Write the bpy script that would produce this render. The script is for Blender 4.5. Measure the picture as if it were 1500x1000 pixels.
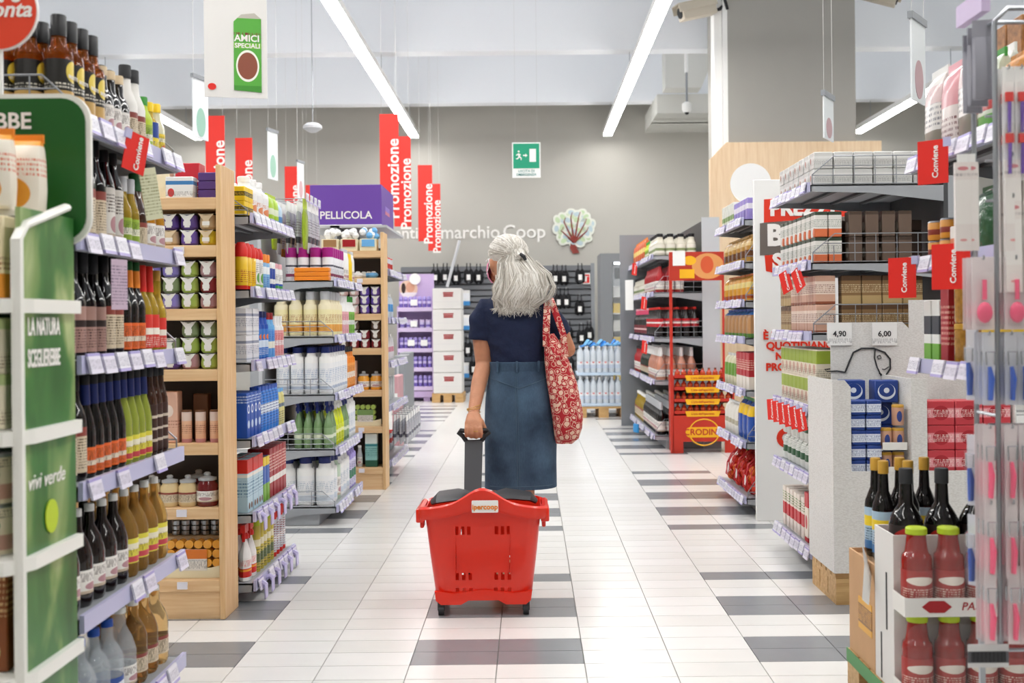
import bpy, bmesh, math, random
from mathutils import Vector, Matrix
for o in list(bpy.data.objects): bpy.data.objects.remove(o)
rnd = random.Random(11)
S = bpy.context.scene
COL = S.collection
PI = math.pi

# ------------------------------------------------------------------ camera, world, exposure
F, VX, VY, H, ROLL = 1620.0, 775.7, 470.0, 1.175, 0.010
cd = bpy.data.cameras.new('camera'); cam = bpy.data.objects.new('camera', cd); COL.objects.link(cam)
cam.location = (0, 0, H); cam.rotation_euler = (PI/2, ROLL, 0)
cd.sensor_width = 36; cd.lens = F/1500*36
cd.shift_x = (750-VX)/1500; cd.shift_y = (VY-500)/1500
cd.clip_start = .05; cd.clip_end = 100
cd.dof.use_dof = True; cd.dof.focus_distance = 4.9; cd.dof.aperture_fstop = 4.0
S.camera = cam
w = bpy.data.worlds.new('world'); S.world = w; w.use_nodes = True
w.node_tree.nodes['Background'].inputs[0].default_value = (.93, .965, 1, 1)
w.node_tree.nodes['Background'].inputs[1].default_value = 1.08
S.view_settings.view_transform = 'Standard'; S.view_settings.look = 'None'
S.view_settings.gamma = 1; S.view_settings.use_curve_mapping = False
S.view_settings.exposure = 0.27
STRIP_POWER = 28.0

def unroll(px, py):
    u, v = px-VX, py-VY; c, s = math.cos(ROLL), math.sin(ROLL)
    return u*c - v*s, v*c + u*s
def at(px, py, Y):                       # photo pixel at a known depth
    u, v = unroll(px, py); return Vector((u*Y/F, Y, H - v*Y/F))
def ground(px, py):                      # photo pixel on the floor
    u, v = unroll(px, py); Y = F*H/v; return Vector((u*Y/F, Y, 0))

# ------------------------------------------------------------------ materials
def lin(h):
    if not isinstance(h, str): return tuple(h) + (1,)
    h = h.lstrip('#'); c = [int(h[i:i+2], 16)/255 for i in (0, 2, 4)]
    return tuple(x/12.92 if x <= .04045 else ((x+.055)/1.055)**2.4 for x in c) + (1,)
MATS = {}
def mat(name, col='#ffffff', rough=.5, metal=0, trans=0, alpha=1, emit=0, coat=0, noise=0, nscale=20, bump=0, bscale=60, ior=1.45, spec=.5, sub=0):
    if name in MATS: return MATS[name]
    m = bpy.data.materials.new(name); m.use_nodes = True; nt = m.node_tree; b = nt.nodes['Principled BSDF']
    b.inputs['Base Color'].default_value = lin(col); b.inputs['Roughness'].default_value = rough
    b.inputs['Metallic'].default_value = metal; b.inputs['Transmission Weight'].default_value = trans
    b.inputs['Alpha'].default_value = alpha; b.inputs['Coat Weight'].default_value = coat; b.inputs['IOR'].default_value = ior
    b.inputs['Specular IOR Level'].default_value = spec
    if sub:
        b.inputs['Subsurface Weight'].default_value = sub; b.inputs['Subsurface Radius'].default_value = (.02, .008, .004)
    if emit:
        b.inputs['Emission Color'].default_value = lin(col); b.inputs['Emission Strength'].default_value = emit
    if noise or bump:
        tc = nt.nodes.new('ShaderNodeTexCoord'); n = nt.nodes.new('ShaderNodeTexNoise'); n.inputs['Detail'].default_value = 4
        nt.links.new(tc.outputs['Object'], n.inputs['Vector'])
        if noise:
            n.inputs['Scale'].default_value = nscale
            hs = nt.nodes.new('ShaderNodeHueSaturation'); hs.inputs['Color'].default_value = lin(col)
            mr = nt.nodes.new('ShaderNodeMapRange'); mr.inputs['From Min'].default_value = .25; mr.inputs['From Max'].default_value = .75
            mr.inputs['To Min'].default_value = 1-noise; mr.inputs['To Max'].default_value = 1+noise
            nt.links.new(n.outputs['Fac'], mr.inputs['Value']); nt.links.new(mr.outputs[0], hs.inputs['Value'])
            nt.links.new(hs.outputs[0], b.inputs['Base Color'])
        if bump:
            n2 = nt.nodes.new('ShaderNodeTexNoise'); n2.inputs['Scale'].default_value = bscale
            nt.links.new(tc.outputs['Object'], n2.inputs['Vector'])
            bp = nt.nodes.new('ShaderNodeBump'); bp.inputs['Strength'].default_value = bump; bp.inputs['Distance'].default_value = .01
            nt.links.new(n2.outputs['Fac'], bp.inputs['Height']); nt.links.new(bp.outputs[0], b.inputs['Normal'])
    MATS[name] = m
    return m
def printed(name, base, bands=(), blobs=(), lines=None, rough=.4, coat=0, alpha=1):
    """flat print: bands (colour, z0, z1), discs (colour, x, z, rx, rz), lines (colour, z0, z1) of tiny lettering, all in 0..1 of the piece"""
    if name in MATS: return MATS[name]
    m = bpy.data.materials.new(name); m.use_nodes = True; nt = m.node_tree; b = nt.nodes['Principled BSDF']; L = nt.links.new
    b.inputs['Roughness'].default_value = rough; b.inputs['Coat Weight'].default_value = coat; b.inputs['Alpha'].default_value = alpha
    tc = nt.nodes.new('ShaderNodeTexCoord'); sp = nt.nodes.new('ShaderNodeSeparateXYZ'); L(tc.outputs['Generated'], sp.inputs[0])
    def M(op, a, c):
        n = nt.nodes.new('ShaderNodeMath'); n.operation = op
        for i, v in enumerate((a, c)):
            if isinstance(v, (int, float)): n.inputs[i].default_value = v
            else: L(v, n.inputs[i])
        return n.outputs[0]
    def mix(cur, fac, col):
        n = nt.nodes.new('ShaderNodeMix'); n.data_type = 'RGBA'
        if isinstance(cur, tuple): n.inputs[6].default_value = cur
        else: L(cur, n.inputs[6])
        n.inputs[7].default_value = lin(col); L(fac, n.inputs[0]); return n.outputs[2]
    cur = lin(base); X, Z = sp.outputs[0], sp.outputs[2]
    for c, z0, z1 in bands: cur = mix(cur, M('MULTIPLY', M('GREATER_THAN', Z, z0), M('LESS_THAN', Z, z1)), c)
    for c, x, z, rx, rz in blobs:
        dx = M('DIVIDE', M('SUBTRACT', X, x), rx); dz = M('DIVIDE', M('SUBTRACT', Z, z), rz)
        cur = mix(cur, M('LESS_THAN', M('ADD', M('MULTIPLY', dx, dx), M('MULTIPLY', dz, dz)), 1.0), c)
    if lines:
        c, z0, z1 = lines
        n = nt.nodes.new('ShaderNodeTexNoise'); n.inputs['Scale'].default_value = 9
        mp = nt.nodes.new('ShaderNodeMapping'); mp.inputs['Scale'].default_value = (4, 4, .5); L(tc.outputs['Generated'], mp.inputs[0]); L(mp.outputs[0], n.inputs['Vector'])
        row = M('GREATER_THAN', M('FRACT', M('MULTIPLY', Z, 16), 0), .5)
        f = M('MULTIPLY', M('MULTIPLY', M('GREATER_THAN', n.outputs['Fac'], .5), row), M('MULTIPLY', M('GREATER_THAN', Z, z0), M('LESS_THAN', Z, z1)))
        cur = mix(cur, f, c)
    if isinstance(cur, tuple): b.inputs['Base Color'].default_value = cur
    else: L(cur, b.inputs['Base Color'])
    MATS[name] = m
    return m
def wood_mat(name, c1, c2, scale=3, axis=2):
    m = bpy.data.materials.new(name); m.use_nodes = True; nt = m.node_tree; b = nt.nodes['Principled BSDF']; L = nt.links.new
    tc = nt.nodes.new('ShaderNodeTexCoord'); mp = nt.nodes.new('ShaderNodeMapping'); sc = [22, 22, 22]; sc[axis] = 1.5
    mp.inputs['Scale'].default_value = sc; L(tc.outputs['Object'], mp.inputs[0])
    n = nt.nodes.new('ShaderNodeTexNoise'); n.inputs['Scale'].default_value = scale; n.inputs['Detail'].default_value = 5; L(mp.outputs[0], n.inputs['Vector'])
    r = nt.nodes.new('ShaderNodeValToRGB'); r.color_ramp.elements[0].position = .3; r.color_ramp.elements[1].position = .7
    r.color_ramp.elements[0].color = lin(c1); r.color_ramp.elements[1].color = lin(c2); L(n.outputs['Fac'], r.inputs[0]); L(r.outputs[0], b.inputs['Base Color'])
    b.inputs['Roughness'].default_value = .5; MATS[name] = m
    return m

# ------------------------------------------------------------------ mesh building
class MB:
    def __init__(s): s.v = []; s.f = []; s.m = []; s.mats = []
    def mi(s, m):
        if isinstance(m, str): m = MATS[m]
        if m not in s.mats: s.mats.append(m)
        return s.mats.index(m)
    def quadset(s, vs, fs, m):
        o = len(s.v); k = s.mi(m); s.v += [tuple(v) for v in vs]
        for f in fs: s.f.append([i+o for i in f]); s.m.append(k)
        return s
    def box(s, x0, y0, z0, x1, y1, z1, m):
        if x0 > x1: x0, x1 = x1, x0
        if y0 > y1: y0, y1 = y1, y0
        if z0 > z1: z0, z1 = z1, z0
        return s.quadset([(x0,y0,z0),(x1,y0,z0),(x1,y1,z0),(x0,y1,z0),(x0,y0,z1),(x1,y0,z1),(x1,y1,z1),(x0,y1,z1)],
                  [(0,3,2,1),(4,5,6,7),(0,1,5,4),(1,2,6,5),(2,3,7,6),(3,0,4,7)], m)
    def rings(s, R, m, cap0=True, cap1=True, closed=False):
        n = len(R[0]); vs = [p for r in R for p in r]; fs = []
        K = len(R)
        for i in range(K if closed else K-1):
            a = i*n; b = ((i+1) % K)*n
            for j in range(n): fs.append((a+j, a+(j+1) % n, b+(j+1) % n, b+j))
        if cap0 and not closed: fs.append(tuple(range(n-1, -1, -1)))
        if cap1 and not closed: fs.append(tuple(range((K-1)*n, K*n)))
        return s.quadset(vs, fs, m)
    def lathe(s, prof, m, seg=14, cx=0, cy=0, cap0=True, cap1=True):
        R = [[(cx+r*math.cos(2*PI*j/seg), cy+r*math.sin(2*PI*j/seg), z) for j in range(seg)] for r, z in prof]
        return s.rings(R, m, cap0, cap1)
    def ball(s, c, r, m, seg=10, rows=6, sx=1, sy=1, sz=1):
        R = []
        for i in range(rows+1):
            t = -PI/2 + PI*(i+.02*(i == 0)-.02*(i == rows))/rows
            R.append([(c[0]+sx*r*math.cos(t)*math.cos(2*PI*j/seg), c[1]+sy*r*math.cos(t)*math.sin(2*PI*j/seg), c[2]+sz*r*math.sin(t)) for j in range(seg)])
        return s.rings(R, m)
    def tube(s, pts, r, m, seg=6, up=(0, 0, 1), closed=False):
        """swept round (or elliptical: radius pair) bar through pts; r may be a list"""
        P = [Vector(p) for p in pts]; n = len(P); R = []; side0 = None
        for i, p in enumerate(P):
            t = (P[(i+1) % n]-P[i-1]) if closed else (P[min(i+1, n-1)]-P[max(i-1, 0)])
            if t.length < 1e-9: t = Vector((0, 0, 1))
            t.normalize()
            if side0 is None:
                a = Vector(up)
                if abs(a.dot(t)) > .95: a = Vector((1, 0, 0)) if abs(t.x) < .9 else Vector((0, 1, 0))
                side0 = a.cross(t).normalized()
            side = (side0 - t*side0.dot(t)).normalized(); side0 = side; bi = t.cross(side)
            rr = r[i] if isinstance(r, list) else r
            ra, rb = rr if isinstance(rr, (list, tuple)) else (rr, rr)
            R.append([p + side*ra*math.cos(2*PI*j/seg) + bi*rb*math.sin(2*PI*j/seg) for j in range(seg)])
        return s.rings(R, m, closed=closed)
    def prism(s, poly, y0, y1, m):      # outline in x,z pushed along y
        n = len(poly); vs = [(x, y0, z) for x, z in poly]+[(x, y1, z) for x, z in poly]
        a = sum(poly[i][0]*poly[(i+1) % n][1]-poly[(i+1) % n][0]*poly[i][1] for i in range(n))
        fs = [tuple(range(n)), tuple(range(2*n-1, n-1, -1))] + [((i+1) % n, i, n+i, n+(i+1) % n) for i in range(n)]
        if a < 0: fs = [f[::-1] for f in fs]
        return s.quadset(vs, fs, m)
    def slab(s, poly, z0, z1, m):       # outline in x,y pushed along z
        n = len(poly); vs = [(x, y, z0) for x, y in poly]+[(x, y, z1) for x, y in poly]
        a = sum(poly[i][0]*poly[(i+1) % n][1]-poly[(i+1) % n][0]*poly[i][1] for i in range(n))
        fs = [tuple(range(n-1, -1, -1)), tuple(range(n, 2*n))] + [(i, (i+1) % n, n+(i+1) % n, n+i) for i in range(n)]
        if a < 0: fs = [f[::-1] for f in fs]
        return s.quadset(vs, fs, m)
    def mesh(s, name, smooth=True, angle=35):
        me = bpy.data.meshes.new(name); me.from_pydata(s.v, [], s.f)
        for m in s.mats: me.materials.append(m)
        me.polygons.foreach_set('material_index', s.m)
        if smooth:
            me.polygons.foreach_set('use_smooth', [True]*len(me.polygons)); me.set_sharp_from_angle(angle=math.radians(angle))
        me.update(); return me
def rrect(w, h, r, n=4, cx=0, cz=0):
    out = []
    for sx, sz, a0 in ((1, 1, 0), (-1, 1, PI/2), (-1, -1, PI), (1, -1, 1.5*PI)):
        for i in range(n+1):
            a = a0+PI/2*i/n; out.append((cx+sx*(w/2-r)+r*math.cos(a), cz+sz*(h/2-r)+r*math.sin(a)))
    return out
def ob(name, me, parent=None, loc=(0, 0, 0), rz=0, rot=None, kind=None):
    o = bpy.data.objects.new(name, me); COL.objects.link(o); o.location = loc
    o.rotation_euler = rot if rot else (0, 0, rz)
    if parent: o.parent = parent
    if kind: o['kind'] = kind
    return o
def thing(name, me, label, cat, loc=(0, 0, 0), rz=0, group=None, rot=None):
    o = ob(name, me, None, loc, rz, rot); o['label'] = label; o['category'] = cat
    if group: o['group'] = group
    return o
def bevel(me, w=.004, seg=2):
    bm = bmesh.new(); bm.from_mesh(me)
    bmesh.ops.bevel(bm, geom=[e for e in bm.edges], offset=w, segments=seg, affect='EDGES', profile=.5)
    bm.to_mesh(me); bm.free()
    me.polygons.foreach_set('use_smooth', [True]*len(me.polygons)); me.set_sharp_from_angle(angle=math.radians(40)); return me
TXT = {}
def text(txt, size, m, bold=0, depth=.0008, align='CENTER', shear=0, sp=1.0, flip=False):
    """lettering as a mesh standing in x,z, read from -y"""
    key = (txt, size, m, bold, depth, align, shear, sp)
    if key in TXT: return TXT[key]
    c = bpy.data.curves.new('lettering', 'FONT'); c.body = txt; c.size = size; c.extrude = depth; c.offset = bold*size; c.align_x = align; c.align_y = 'CENTER'
    c.shear = shear; c.space_character = sp; c.resolution_u = 3
    t = bpy.data.objects.new('lettering', c); COL.objects.link(t)
    dg = bpy.context.evaluated_depsgraph_get(); dg.update()
    me = bpy.data.meshes.new_from_object(t.evaluated_get(dg)); bpy.data.objects.remove(t); bpy.data.curves.remove(c)
    me.transform(Matrix.Rotation(PI/2, 4, 'X')); me.materials.clear(); me.materials.append(MATS[m] if isinstance(m, str) else m); me.name = 'lettering'
    TXT[key] = me; return me
def evaluated(me, mods):
    """a mesh after modifiers"""
    t = bpy.data.objects.new('tmp', me); COL.objects.link(t)
    for typ, kw in mods:
        md = t.modifiers.new(typ, typ)
        for k, v in kw.items(): setattr(md, k, v)
    dg = bpy.context.evaluated_depsgraph_get(); dg.update()
    out = bpy.data.meshes.new_from_object(t.evaluated_get(dg)); ms = list(me.materials); bpy.data.objects.remove(t)
    out.materials.clear()
    for m in ms: out.materials.append(m)
    return out

# base materials
for a in [('white', '#f4f4f2', .5), ('offwhite', '#e9e7e2', .6), ('black', '#16161a', .4), ('dark', '#2a2b2e', .6), ('grey', '#8d9196', .5), ('lightgrey', '#c3c6ca', .45),
          ('midgrey', '#6d7075', .55), ('red', '#e0281f', .45), ('deepred', '#a81a22', .4), ('orange', '#f08a24', .5), ('yellow', '#f5cf1d', .45), ('green', '#3f9a3b', .5), ('lime', '#b9d02e', .45),
          ('darkgreen', '#1f5a2c', .5), ('blue', '#2455b8', .45), ('navy', '#1b2a6b', .4), ('sky', '#6fb2e6', .45), ('purple', '#6c46a8', .5), ('lilac', '#a99bdc', .5), ('pink', '#efb3bd', .5),
          ('magenta', '#a81d86', .4), ('cream', '#f0e6c4', .55), ('beige', '#d9c3a0', .6), ('brown', '#6b4226', .55), ('gold', '#c79a3b', .35), ('teal', '#2f8f8a', .5), ('hotpink', '#f0597f', .4),
          ('peach', '#eab08c', .5), ('amberprint', '#c8862c', .4), ('silverprint', '#c9cbcc', .35)]:
    mat(a[0], a[1], a[2])
mat('steel', '#a9adb3', .35, metal=.9); mat('chrome', '#c8ccd2', .22, metal=1); mat('shelfgrey', '#a7abb0', .45, metal=.15); mat('shelfdark', '#4b4d50', .55, metal=.2)
mat('rail', '#c5c5e6', .3, alpha=.92); mat('tag', '#eceaf4', .4); mat('tagviolet', '#c9c2ea', .4)
mat('clear', '#eef6fb', .06, trans=.96, ior=1.12); mat('clearfilm', '#ffffff', .05, alpha=.035); mat('clearblue', '#e6eff5', .05, alpha=.28)
mat('darkglass', '#0d0a0a', .08, coat=.5); mat('greenglass', '#14240f', .08, coat=.5); mat('amberglass', '#b8601c', .05, trans=.8, ior=1.25); mat('juice', '#e8a838', .06, trans=.6, ior=1.25); mat('oil', '#e0c048', .05, trans=.6, ior=1.25)
mat('honey', '#e3bf85', .05, trans=.85, ior=1.2); mat('vinegar', '#1a1110', .08, coat=.5); mat('brownglass', '#3a1f12', .08, coat=.5); mat('paleglass', '#d9d6b4', .08, coat=.4)
mat('passata', '#8f150d', .1, coat=.5); mat('wirepale', '#d5d5d3', .5); mat('cardboard', '#c9a077', .75, noise=.06, nscale=9); mat('kraft', '#a47a4e', .7)
mat('screen_wire', '#9a9da2', .4, metal=.6)
wood_mat('birch', '#d9ad78', '#e8c596', 3, 2); wood_mat('birch_h', '#dcb181', '#ebc99b', 3, 0); wood_mat('pallet_wood', '#b98d55', '#d9b47c', 3, 0); wood_mat('ply', '#dfc09a', '#ecd3b2', 2, 2)
# ------------------------------------------------------------------ the setting
mat('grout', '#a9a7a2', .8)
def tile_mat(name, col, rough, var):
    m = mat(name, col, rough, noise=var, nscale=5); m.node_tree.nodes['Principled BSDF'].inputs['Specular IOR Level'].default_value = .55; return m
TW = [tile_mat('tile_white_a', '#e3e2df', .22, .02), tile_mat('tile_white_b', '#dedddA', .24, .02), tile_mat('tile_white_c', '#e6e5e3', .22, .02)]
TD = tile_mat('tile_grey', '#83868a', .22, .07)
floor = ob('floor', MB().box(-13, -4, -.06, 13, 19.4, -.008, 'grout').mesh('floor', False), kind='structure')
floor['label'] = 'white tiled shop floor with dark grey stripe tiles'
G = .0016
def tile_mesh(m):
    return MB().box(G, G, -.007, .3-G, .15-G, 0, m).mesh('tile', False)
tmesh = [tile_mesh(m) for m in TW]; dmesh = tile_mesh(TD)
seq = 'D' + 'W'*7 + 'D' + 'WWDD'*3 + 'WW'
rest = MB()
for j in range(-48, 94):
    y = 4.99+.15*j
    for k in range(-22, 23):
        x = -.123+.3*(k+1-2)
        kk = k+1
        d = kk % 4 in (1, 2) and seq[j % 23] == 'D'
        if 3.45 < y < 8.42 and -1.34 < x < 1.36:
            ob('tile', dmesh if d else tmesh[rnd.randrange(3)], floor, (x, y, 0))
        elif y > 1.5 and -6 < x < 6:
            rest.box(x+G, y+G, -.007, x+.3-G, y+.15-G, 0, TD if d else TW[(k*7+j*3) % 3])
ob('tile_field', rest.mesh('tile_field', False), floor, kind='stuff')
mat('wall_paint', '#bab8b1', .75, noise=.015, nscale=2); mat('ceiling_white', '#f6f9fe', .7); mat('column_paint', '#a3a19b', .7, noise=.015, nscale=3); mat('soffit', '#d7d7d2', .7)
ob('wall_back', MB().box(-13, 19.2, 0, 13, 19.4, 6.6, 'wall_paint').mesh('wall_back', False), kind='structure')
ob('wall_left', MB().box(-13, -4, 0, -12.8, 19.2, 6.6, 'wall_paint').mesh('wall_left', False), kind='structure')
ob('wall_right', MB().box(12.8, -4, 0, 13, 19.2, 6.6, 'wall_paint').mesh('wall_right', False), kind='structure')
ob('wall_front', MB().box(-13, -4.2, 0, 13, -4, 6.6, 'wall_paint').mesh('wall_front', False), kind='structure')
cl = MB().box(-13, -4, 6.4, 13, -.5, 6.6, 'ceiling_white').box(-13, 18.95, 6.4, 13, 19.2, 6.6, 'ceiling_white')
for i, yb in enumerate((0.5, 4.0, 7.5, 11.0, 14.5, 17.95)):
    cl.box(-13, yb-1.0, 6.4, 13, yb+1.0, 6.6, 'ceiling_white')
ob('ceiling', cl.mesh('ceiling', False), kind='structure')
for yb in (0.5, 4.0, 7.5, 11.0, 14.5, 17.95):
    b = MB().box(-12.8, yb, 4.72, 12.8, yb+.26, 6.4, 'ceiling_white')
    ob('ceiling_beam', b.mesh('ceiling_beam', False), kind='structure')
for i, yb in enumerate((2.25, 5.75, 9.25, 12.75, 16.2)):
    ob('window_%d_offscreen' % (i+1), MB().box(-12.8, yb-.75, 6.5, 12.8, yb+.75, 6.52, mat('skylight', '#f6fbff', .3, alpha=.12)).mesh('window', False), kind='structure')
# drop box beside the column with a sensor under it
ob('trim_1', MB().box(2.04, 17.4, 4.42, 3.6, 17.94, 4.72, 'soffit').box(2.04, 18.22, 4.42, 3.6, 19.2, 4.72, 'soffit').box(2.04, 17.9, 4.42, 3.6, 18.3, 4.715, 'soffit').mesh('trim', False), kind='structure')

def ceil_z(Y): return 6.4 if any(abs(Y-yb) < 1.0 for yb in (0.5, 4.0, 7.5, 11.0, 14.5, 17.95)) else 6.5
# ceiling strip lamps
mat('lamp', '#ffffff', .5, emit=STRIP_POWER)
MATS['lamp'].node_tree.nodes['Principled BSDF'].inputs['Emission Color'].default_value = (1, .975, .94, 1)
YE = 18.8; zl = at(750, 200, YE).z
xs = [at(607, 203, YE).x, at(890, 198, YE).x, at(292, 196, YE).x, at(1256, 184, YE).x]
for x, lab in zip(xs, ['long white strip lamp ending above the red promotion banners', 'long white strip lamp ending above the exit door sign side',
                    'long white strip lamp above the vinegar shelves', 'long white strip lamp behind the grey column']):
    t = thing('strip_lamp', MB().box(-.075, -20.3, .02, .075, 0, .1, 'white').mesh('strip_lamp', False), lab, 'lamp', (x, YE, zl), group='ceiling strip lamps')
    ob('diffuser', MB().box(-.068, -20.28, -.005, .068, -.01, .02, 'lamp').mesh('diffuser', False), t)
    w_ = MB()
    for yb in (0.5, 4.0, 7.5, 11.0, 14.5, 17.95): w_.box(-.004, yb+.13-YE, .1, .004, yb+.138-YE, 4.72-zl, 'steel')
    ob('suspension_wire', w_.mesh('suspension_wire', False), t)

# grey column with white trim and birch casing at its foot
YK = 12.7
cx0 = at(1066, 100, YK).x; cx1 = at(1253, 100, YK).x
ob('column', MB().box(cx0, YK, 0, cx1, YK+1.4, 6.4, 'column_paint').mesh('column', False), kind='structure')
p0 = at(1047, 100, YK).x
tr = MB().box(p0, YK+.03, 0, cx0-.06, YK+.25, 6.4, 'white').box(cx0-.055, YK, 0, cx0, YK+.2, 6.4, 'white')
ob('trim_2', tr.mesh('trim', False), kind='structure')
wl = at(1040, 230, YK-.1).x; wr = at(1253, 230, YK-.1).x; wt = at(1100, 208, YK-.1).z
th = thing('birch_casing', MB().prism([(wl, 0), (wr+.3, 0), (wr+.3, wt), (wl+.19, wt), (wl, wt-.19)], YK-.1, YK-.01, 'ply').mesh('birch_casing', False),
      'pale birch board casing with clipped corner around the grey column', 'panel')
c = at(1100, 269, 8.2); r = 30*7.2/F
thing('round_sign', MB().prism([(r*math.cos(a*PI/20), r*math.sin(a*PI/20)) for a in range(40)], 0, .012, 'white').mesh('round_sign', False), 'plain white round sign above the white price board', 'sign', (c.x, 8.2, c.z))

# security cameras on the column
def cctv(loc, rz, ry, label):
    body = bevel(MB().box(-.17, -.06, -.06, .12, .06, .06, mat('cctv', '#c9c0b0', .45)).mesh('security_camera', False), .008)
    t = thing('security_camera', body, label, 'camera', loc, rot=(0, ry, rz))
    ob('sun_shield', bevel(MB().box(-.2, -.068, .062, .13, .068, .07, 'cctv').box(-.2, -.068, .0, .13, -.061, .062, 'cctv').box(-.2, .061, .0, .13, .068, .062, 'cctv').mesh('sun_shield', False), .003, 1), t)
    ob('lens', MB().tube([(-.178, 0, 0), (-.171, 0, 0)], .042, 'dark', 14).mesh('lens'), t)
    t.scale = (1.45, 1.45, 1.45)
    ob('bracket', MB().tube([(.1, 0, -.03), (.17, .0, -.03), (.22, 0, -.0)], .014, 'black', 8).box(.21, -.03, -.05, .23, .03, .05, 'black').mesh('bracket'), t)
p = at(1026, 12, YK-.1); cctv((p.x, YK-.05, p.z), .25, -.25, 'beige box security camera on a black bracket beside the white trim')
p = at(1276, -6, YK+.3); cctv((p.x+.06, YK+.3, p.z+.02), PI-.3, -.35, 'beige security camera on the far side of the column')
# drop sensor
p = at(1006, 155, 16.6)
t = thing('ceiling_sensor', MB().lathe([(.05, -.1), (.07, -.06), (.07, .03), (.03, .06)], 'white', 14).mesh('ceiling_sensor'), 'small white sensor hanging on a rod below the ceiling beam', 'sensor', (p.x, 16.6, p.z))
ob('rod', MB().lathe([(.016, .05), (.016, .55)], 'grey', 8).lathe([(.03, .5), (.03, 1.25)], 'white', 8).mesh('rod'), t)
ob('lens', MB().lathe([(.02, -.13), (.035, -.1)], 'dark', 10).mesh('lens'), t)
bx = at(1014, 115, 16.5)
t = thing('ceiling_bracket_box', MB().prism([(-.35, .55), (.45, .55), (.2, -.05), (-.35, -.05)], -.1, .3, 'soffit').mesh('ceiling_bracket_box', False), 'white bracket box on the ceiling above the sensor', 'bracket', (bx.x, 17.0, bx.z))
# round antenna
p = at(458, 187, 13.0)
t = thing('ceiling_antenna', MB().lathe([(.02, .06), (.07, .05), (.11, .02), (.11, -.01), (.05, -.05), (.01, -.06)], 'lightgrey', 18).mesh('ceiling_antenna'), 'small round grey disc hanging on a wire between red banners', 'antenna', (p.x, 13, p.z))
ob('suspension_wire', MB().box(-.004, -.004, .05, .004, .004, ceil_z(13)-p.z, 'steel').mesh('suspension_wire', False), t)

# hanging red promotion banners
mat('banner_red', '#e5352b', .5); mat('letter_white', '#f6f2ee', .6)
def banner(px, Y, label):
    X = at(px, 300, Y).x
    t = thing('promotion_banner', MB().box(-.1, -.004, -1.06, .1, .004, 0, 'banner_red').mesh('promotion_banner', False), label, 'banner', (X, Y, 3.36), group='red hanging promotion banners')
    ob('lettering', text('Promozione', .17, 'letter_white', .02), t, (.045, -.006, -.68), rot=(0, -PI/2, 0))
    wm = MB()
    for sx in (-.08, .08): wm.tube([(sx, 0, -.02), (sx, 0, .03), (sx*.9, 0, ceil_z(Y)-3.36)], .0015, 'wirepale', 4)
    ob('suspension_wire', wm.mesh('suspension_wire'), t)
for px, Y, l in [(571, 11.6, 'red banner reading Promozione directly above the purple wrapping display'), (590, 13.0, 'red banner reading Promozione partly behind another beside the purple display'),
              (623, 15.4, 'red banner reading Promozione covering the gap in the wall lettering'), (636, 17.5, 'lower red banner reading Promozione touching the word marchio'),
              (316, 11.6, 'red banner above the birch candle shelf, first of its row'), (358, 13.0, 'red banner above the yellow boxes of the cleaning shelf'),
              (428, 15.4, 'red banner above the hanging packets, beside a slim white aisle flag'), (457, 17.5, 'low red banner just over the end of the purple display')]:
    banner(px, Y, l)
# slim aisle flags
def flag(px, py, Y, hpx, label, rz, tint):
    p = at(px, py, Y); h = hpx*Y/F
    t = thing('aisle_flag', MB().box(-.1, -.004, -h, .1, .004, 0, mat('flagpaper', '#e9eef0', .4)).mesh('aisle_flag', False), label, 'sign', tuple(p), rz, group='slim aisle flags')
    ob('print', MB().prism([(.06*math.cos(a*PI/12), -h*.72+.24*h*math.sin(a*PI/12)) for a in range(24)], -.006, .006, tint).mesh('print', False), t)
    ob('clip_rail', MB().box(-.11, -.012, -.005, .11, .012, .025, 'grey').mesh('clip_rail', False), t)
    wl_ = ceil_z(Y)-p.z
    ob('suspension_wire', MB().box(-.09, -.001, .02, -.088, .001, wl_, 'wirepale').box(.088, -.001, .02, .09, .001, wl_, 'wirepale').mesh('suspension_wire', False), t)
mat('flag_green', '#9cc7b4', .5); mat('flag_rose', '#c5a4a8', .5)
flag(293, 116, 8.2, 88, 'slim white aisle flag with green print beside the hanging banner', 1.30, 'flag_green')
flag(399, 193, 10.9, 70, 'slim white aisle flag with green print between red banners', 1.32, 'flag_green')
flag(440, 238, 14.0, 55, 'short pale aisle flag above the hanging packets', 1.38, 'flag_rose')
flag(1213, 143, 6.2, 62, 'slim white aisle flag above the wafer shelves', 1.05, 'flag_rose')
flag(1344, 32, 4.9, 118, 'slim white aisle flag above the pasta bags', .95, 'flag_rose')
# large hanging poster with a food can
p = at(346, 143, 6.0)
pm = printed('can_print', '#55a83c', bands=[('#3f8f2e', 0, .08), ('#b9b4aa', .93, 1), ('#7fbf45', .55, .62)], blobs=[('#f2f2e8', .5, .33, .42, .2), ('#8a4a35', .5, .33, .36, .17)], lines=('#7a2f22', .68, .78))
t = thing('hanging_poster', MB().prism([(-.165, 0), (.165, 0), (.165, 2.2), (-.165, 2.2)], -.006, .006, mat('posterpaper', '#e3e1de', .5)).mesh('hanging_poster', False), 'tall hanging white poster with a green pet food can', 'poster', (p.x, 6.0, p.z), .22)
ob('can_picture', MB().prism([(-.01, .04), (.135, .03), (.135, .43), (.1, .46), (.03, .45), (-.01, .41)], -.0105, -.0065, pm).mesh('can_picture', False), t)
ob('lettering', text('AMICI', .05, 'letter_white', .02), t, (.06, -.012, .32)); ob('lettering', text('SPECIALI', .035, 'letter_white', .02), t, (.062, -.012, .28))
ob('logo_dot', MB().prism([(-.125+.022*math.cos(a*PI/9), .055+.018*math.sin(a*PI/9)) for a in range(18)], -.0105, -.0065, 'red').mesh('logo_dot', False), t)
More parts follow.
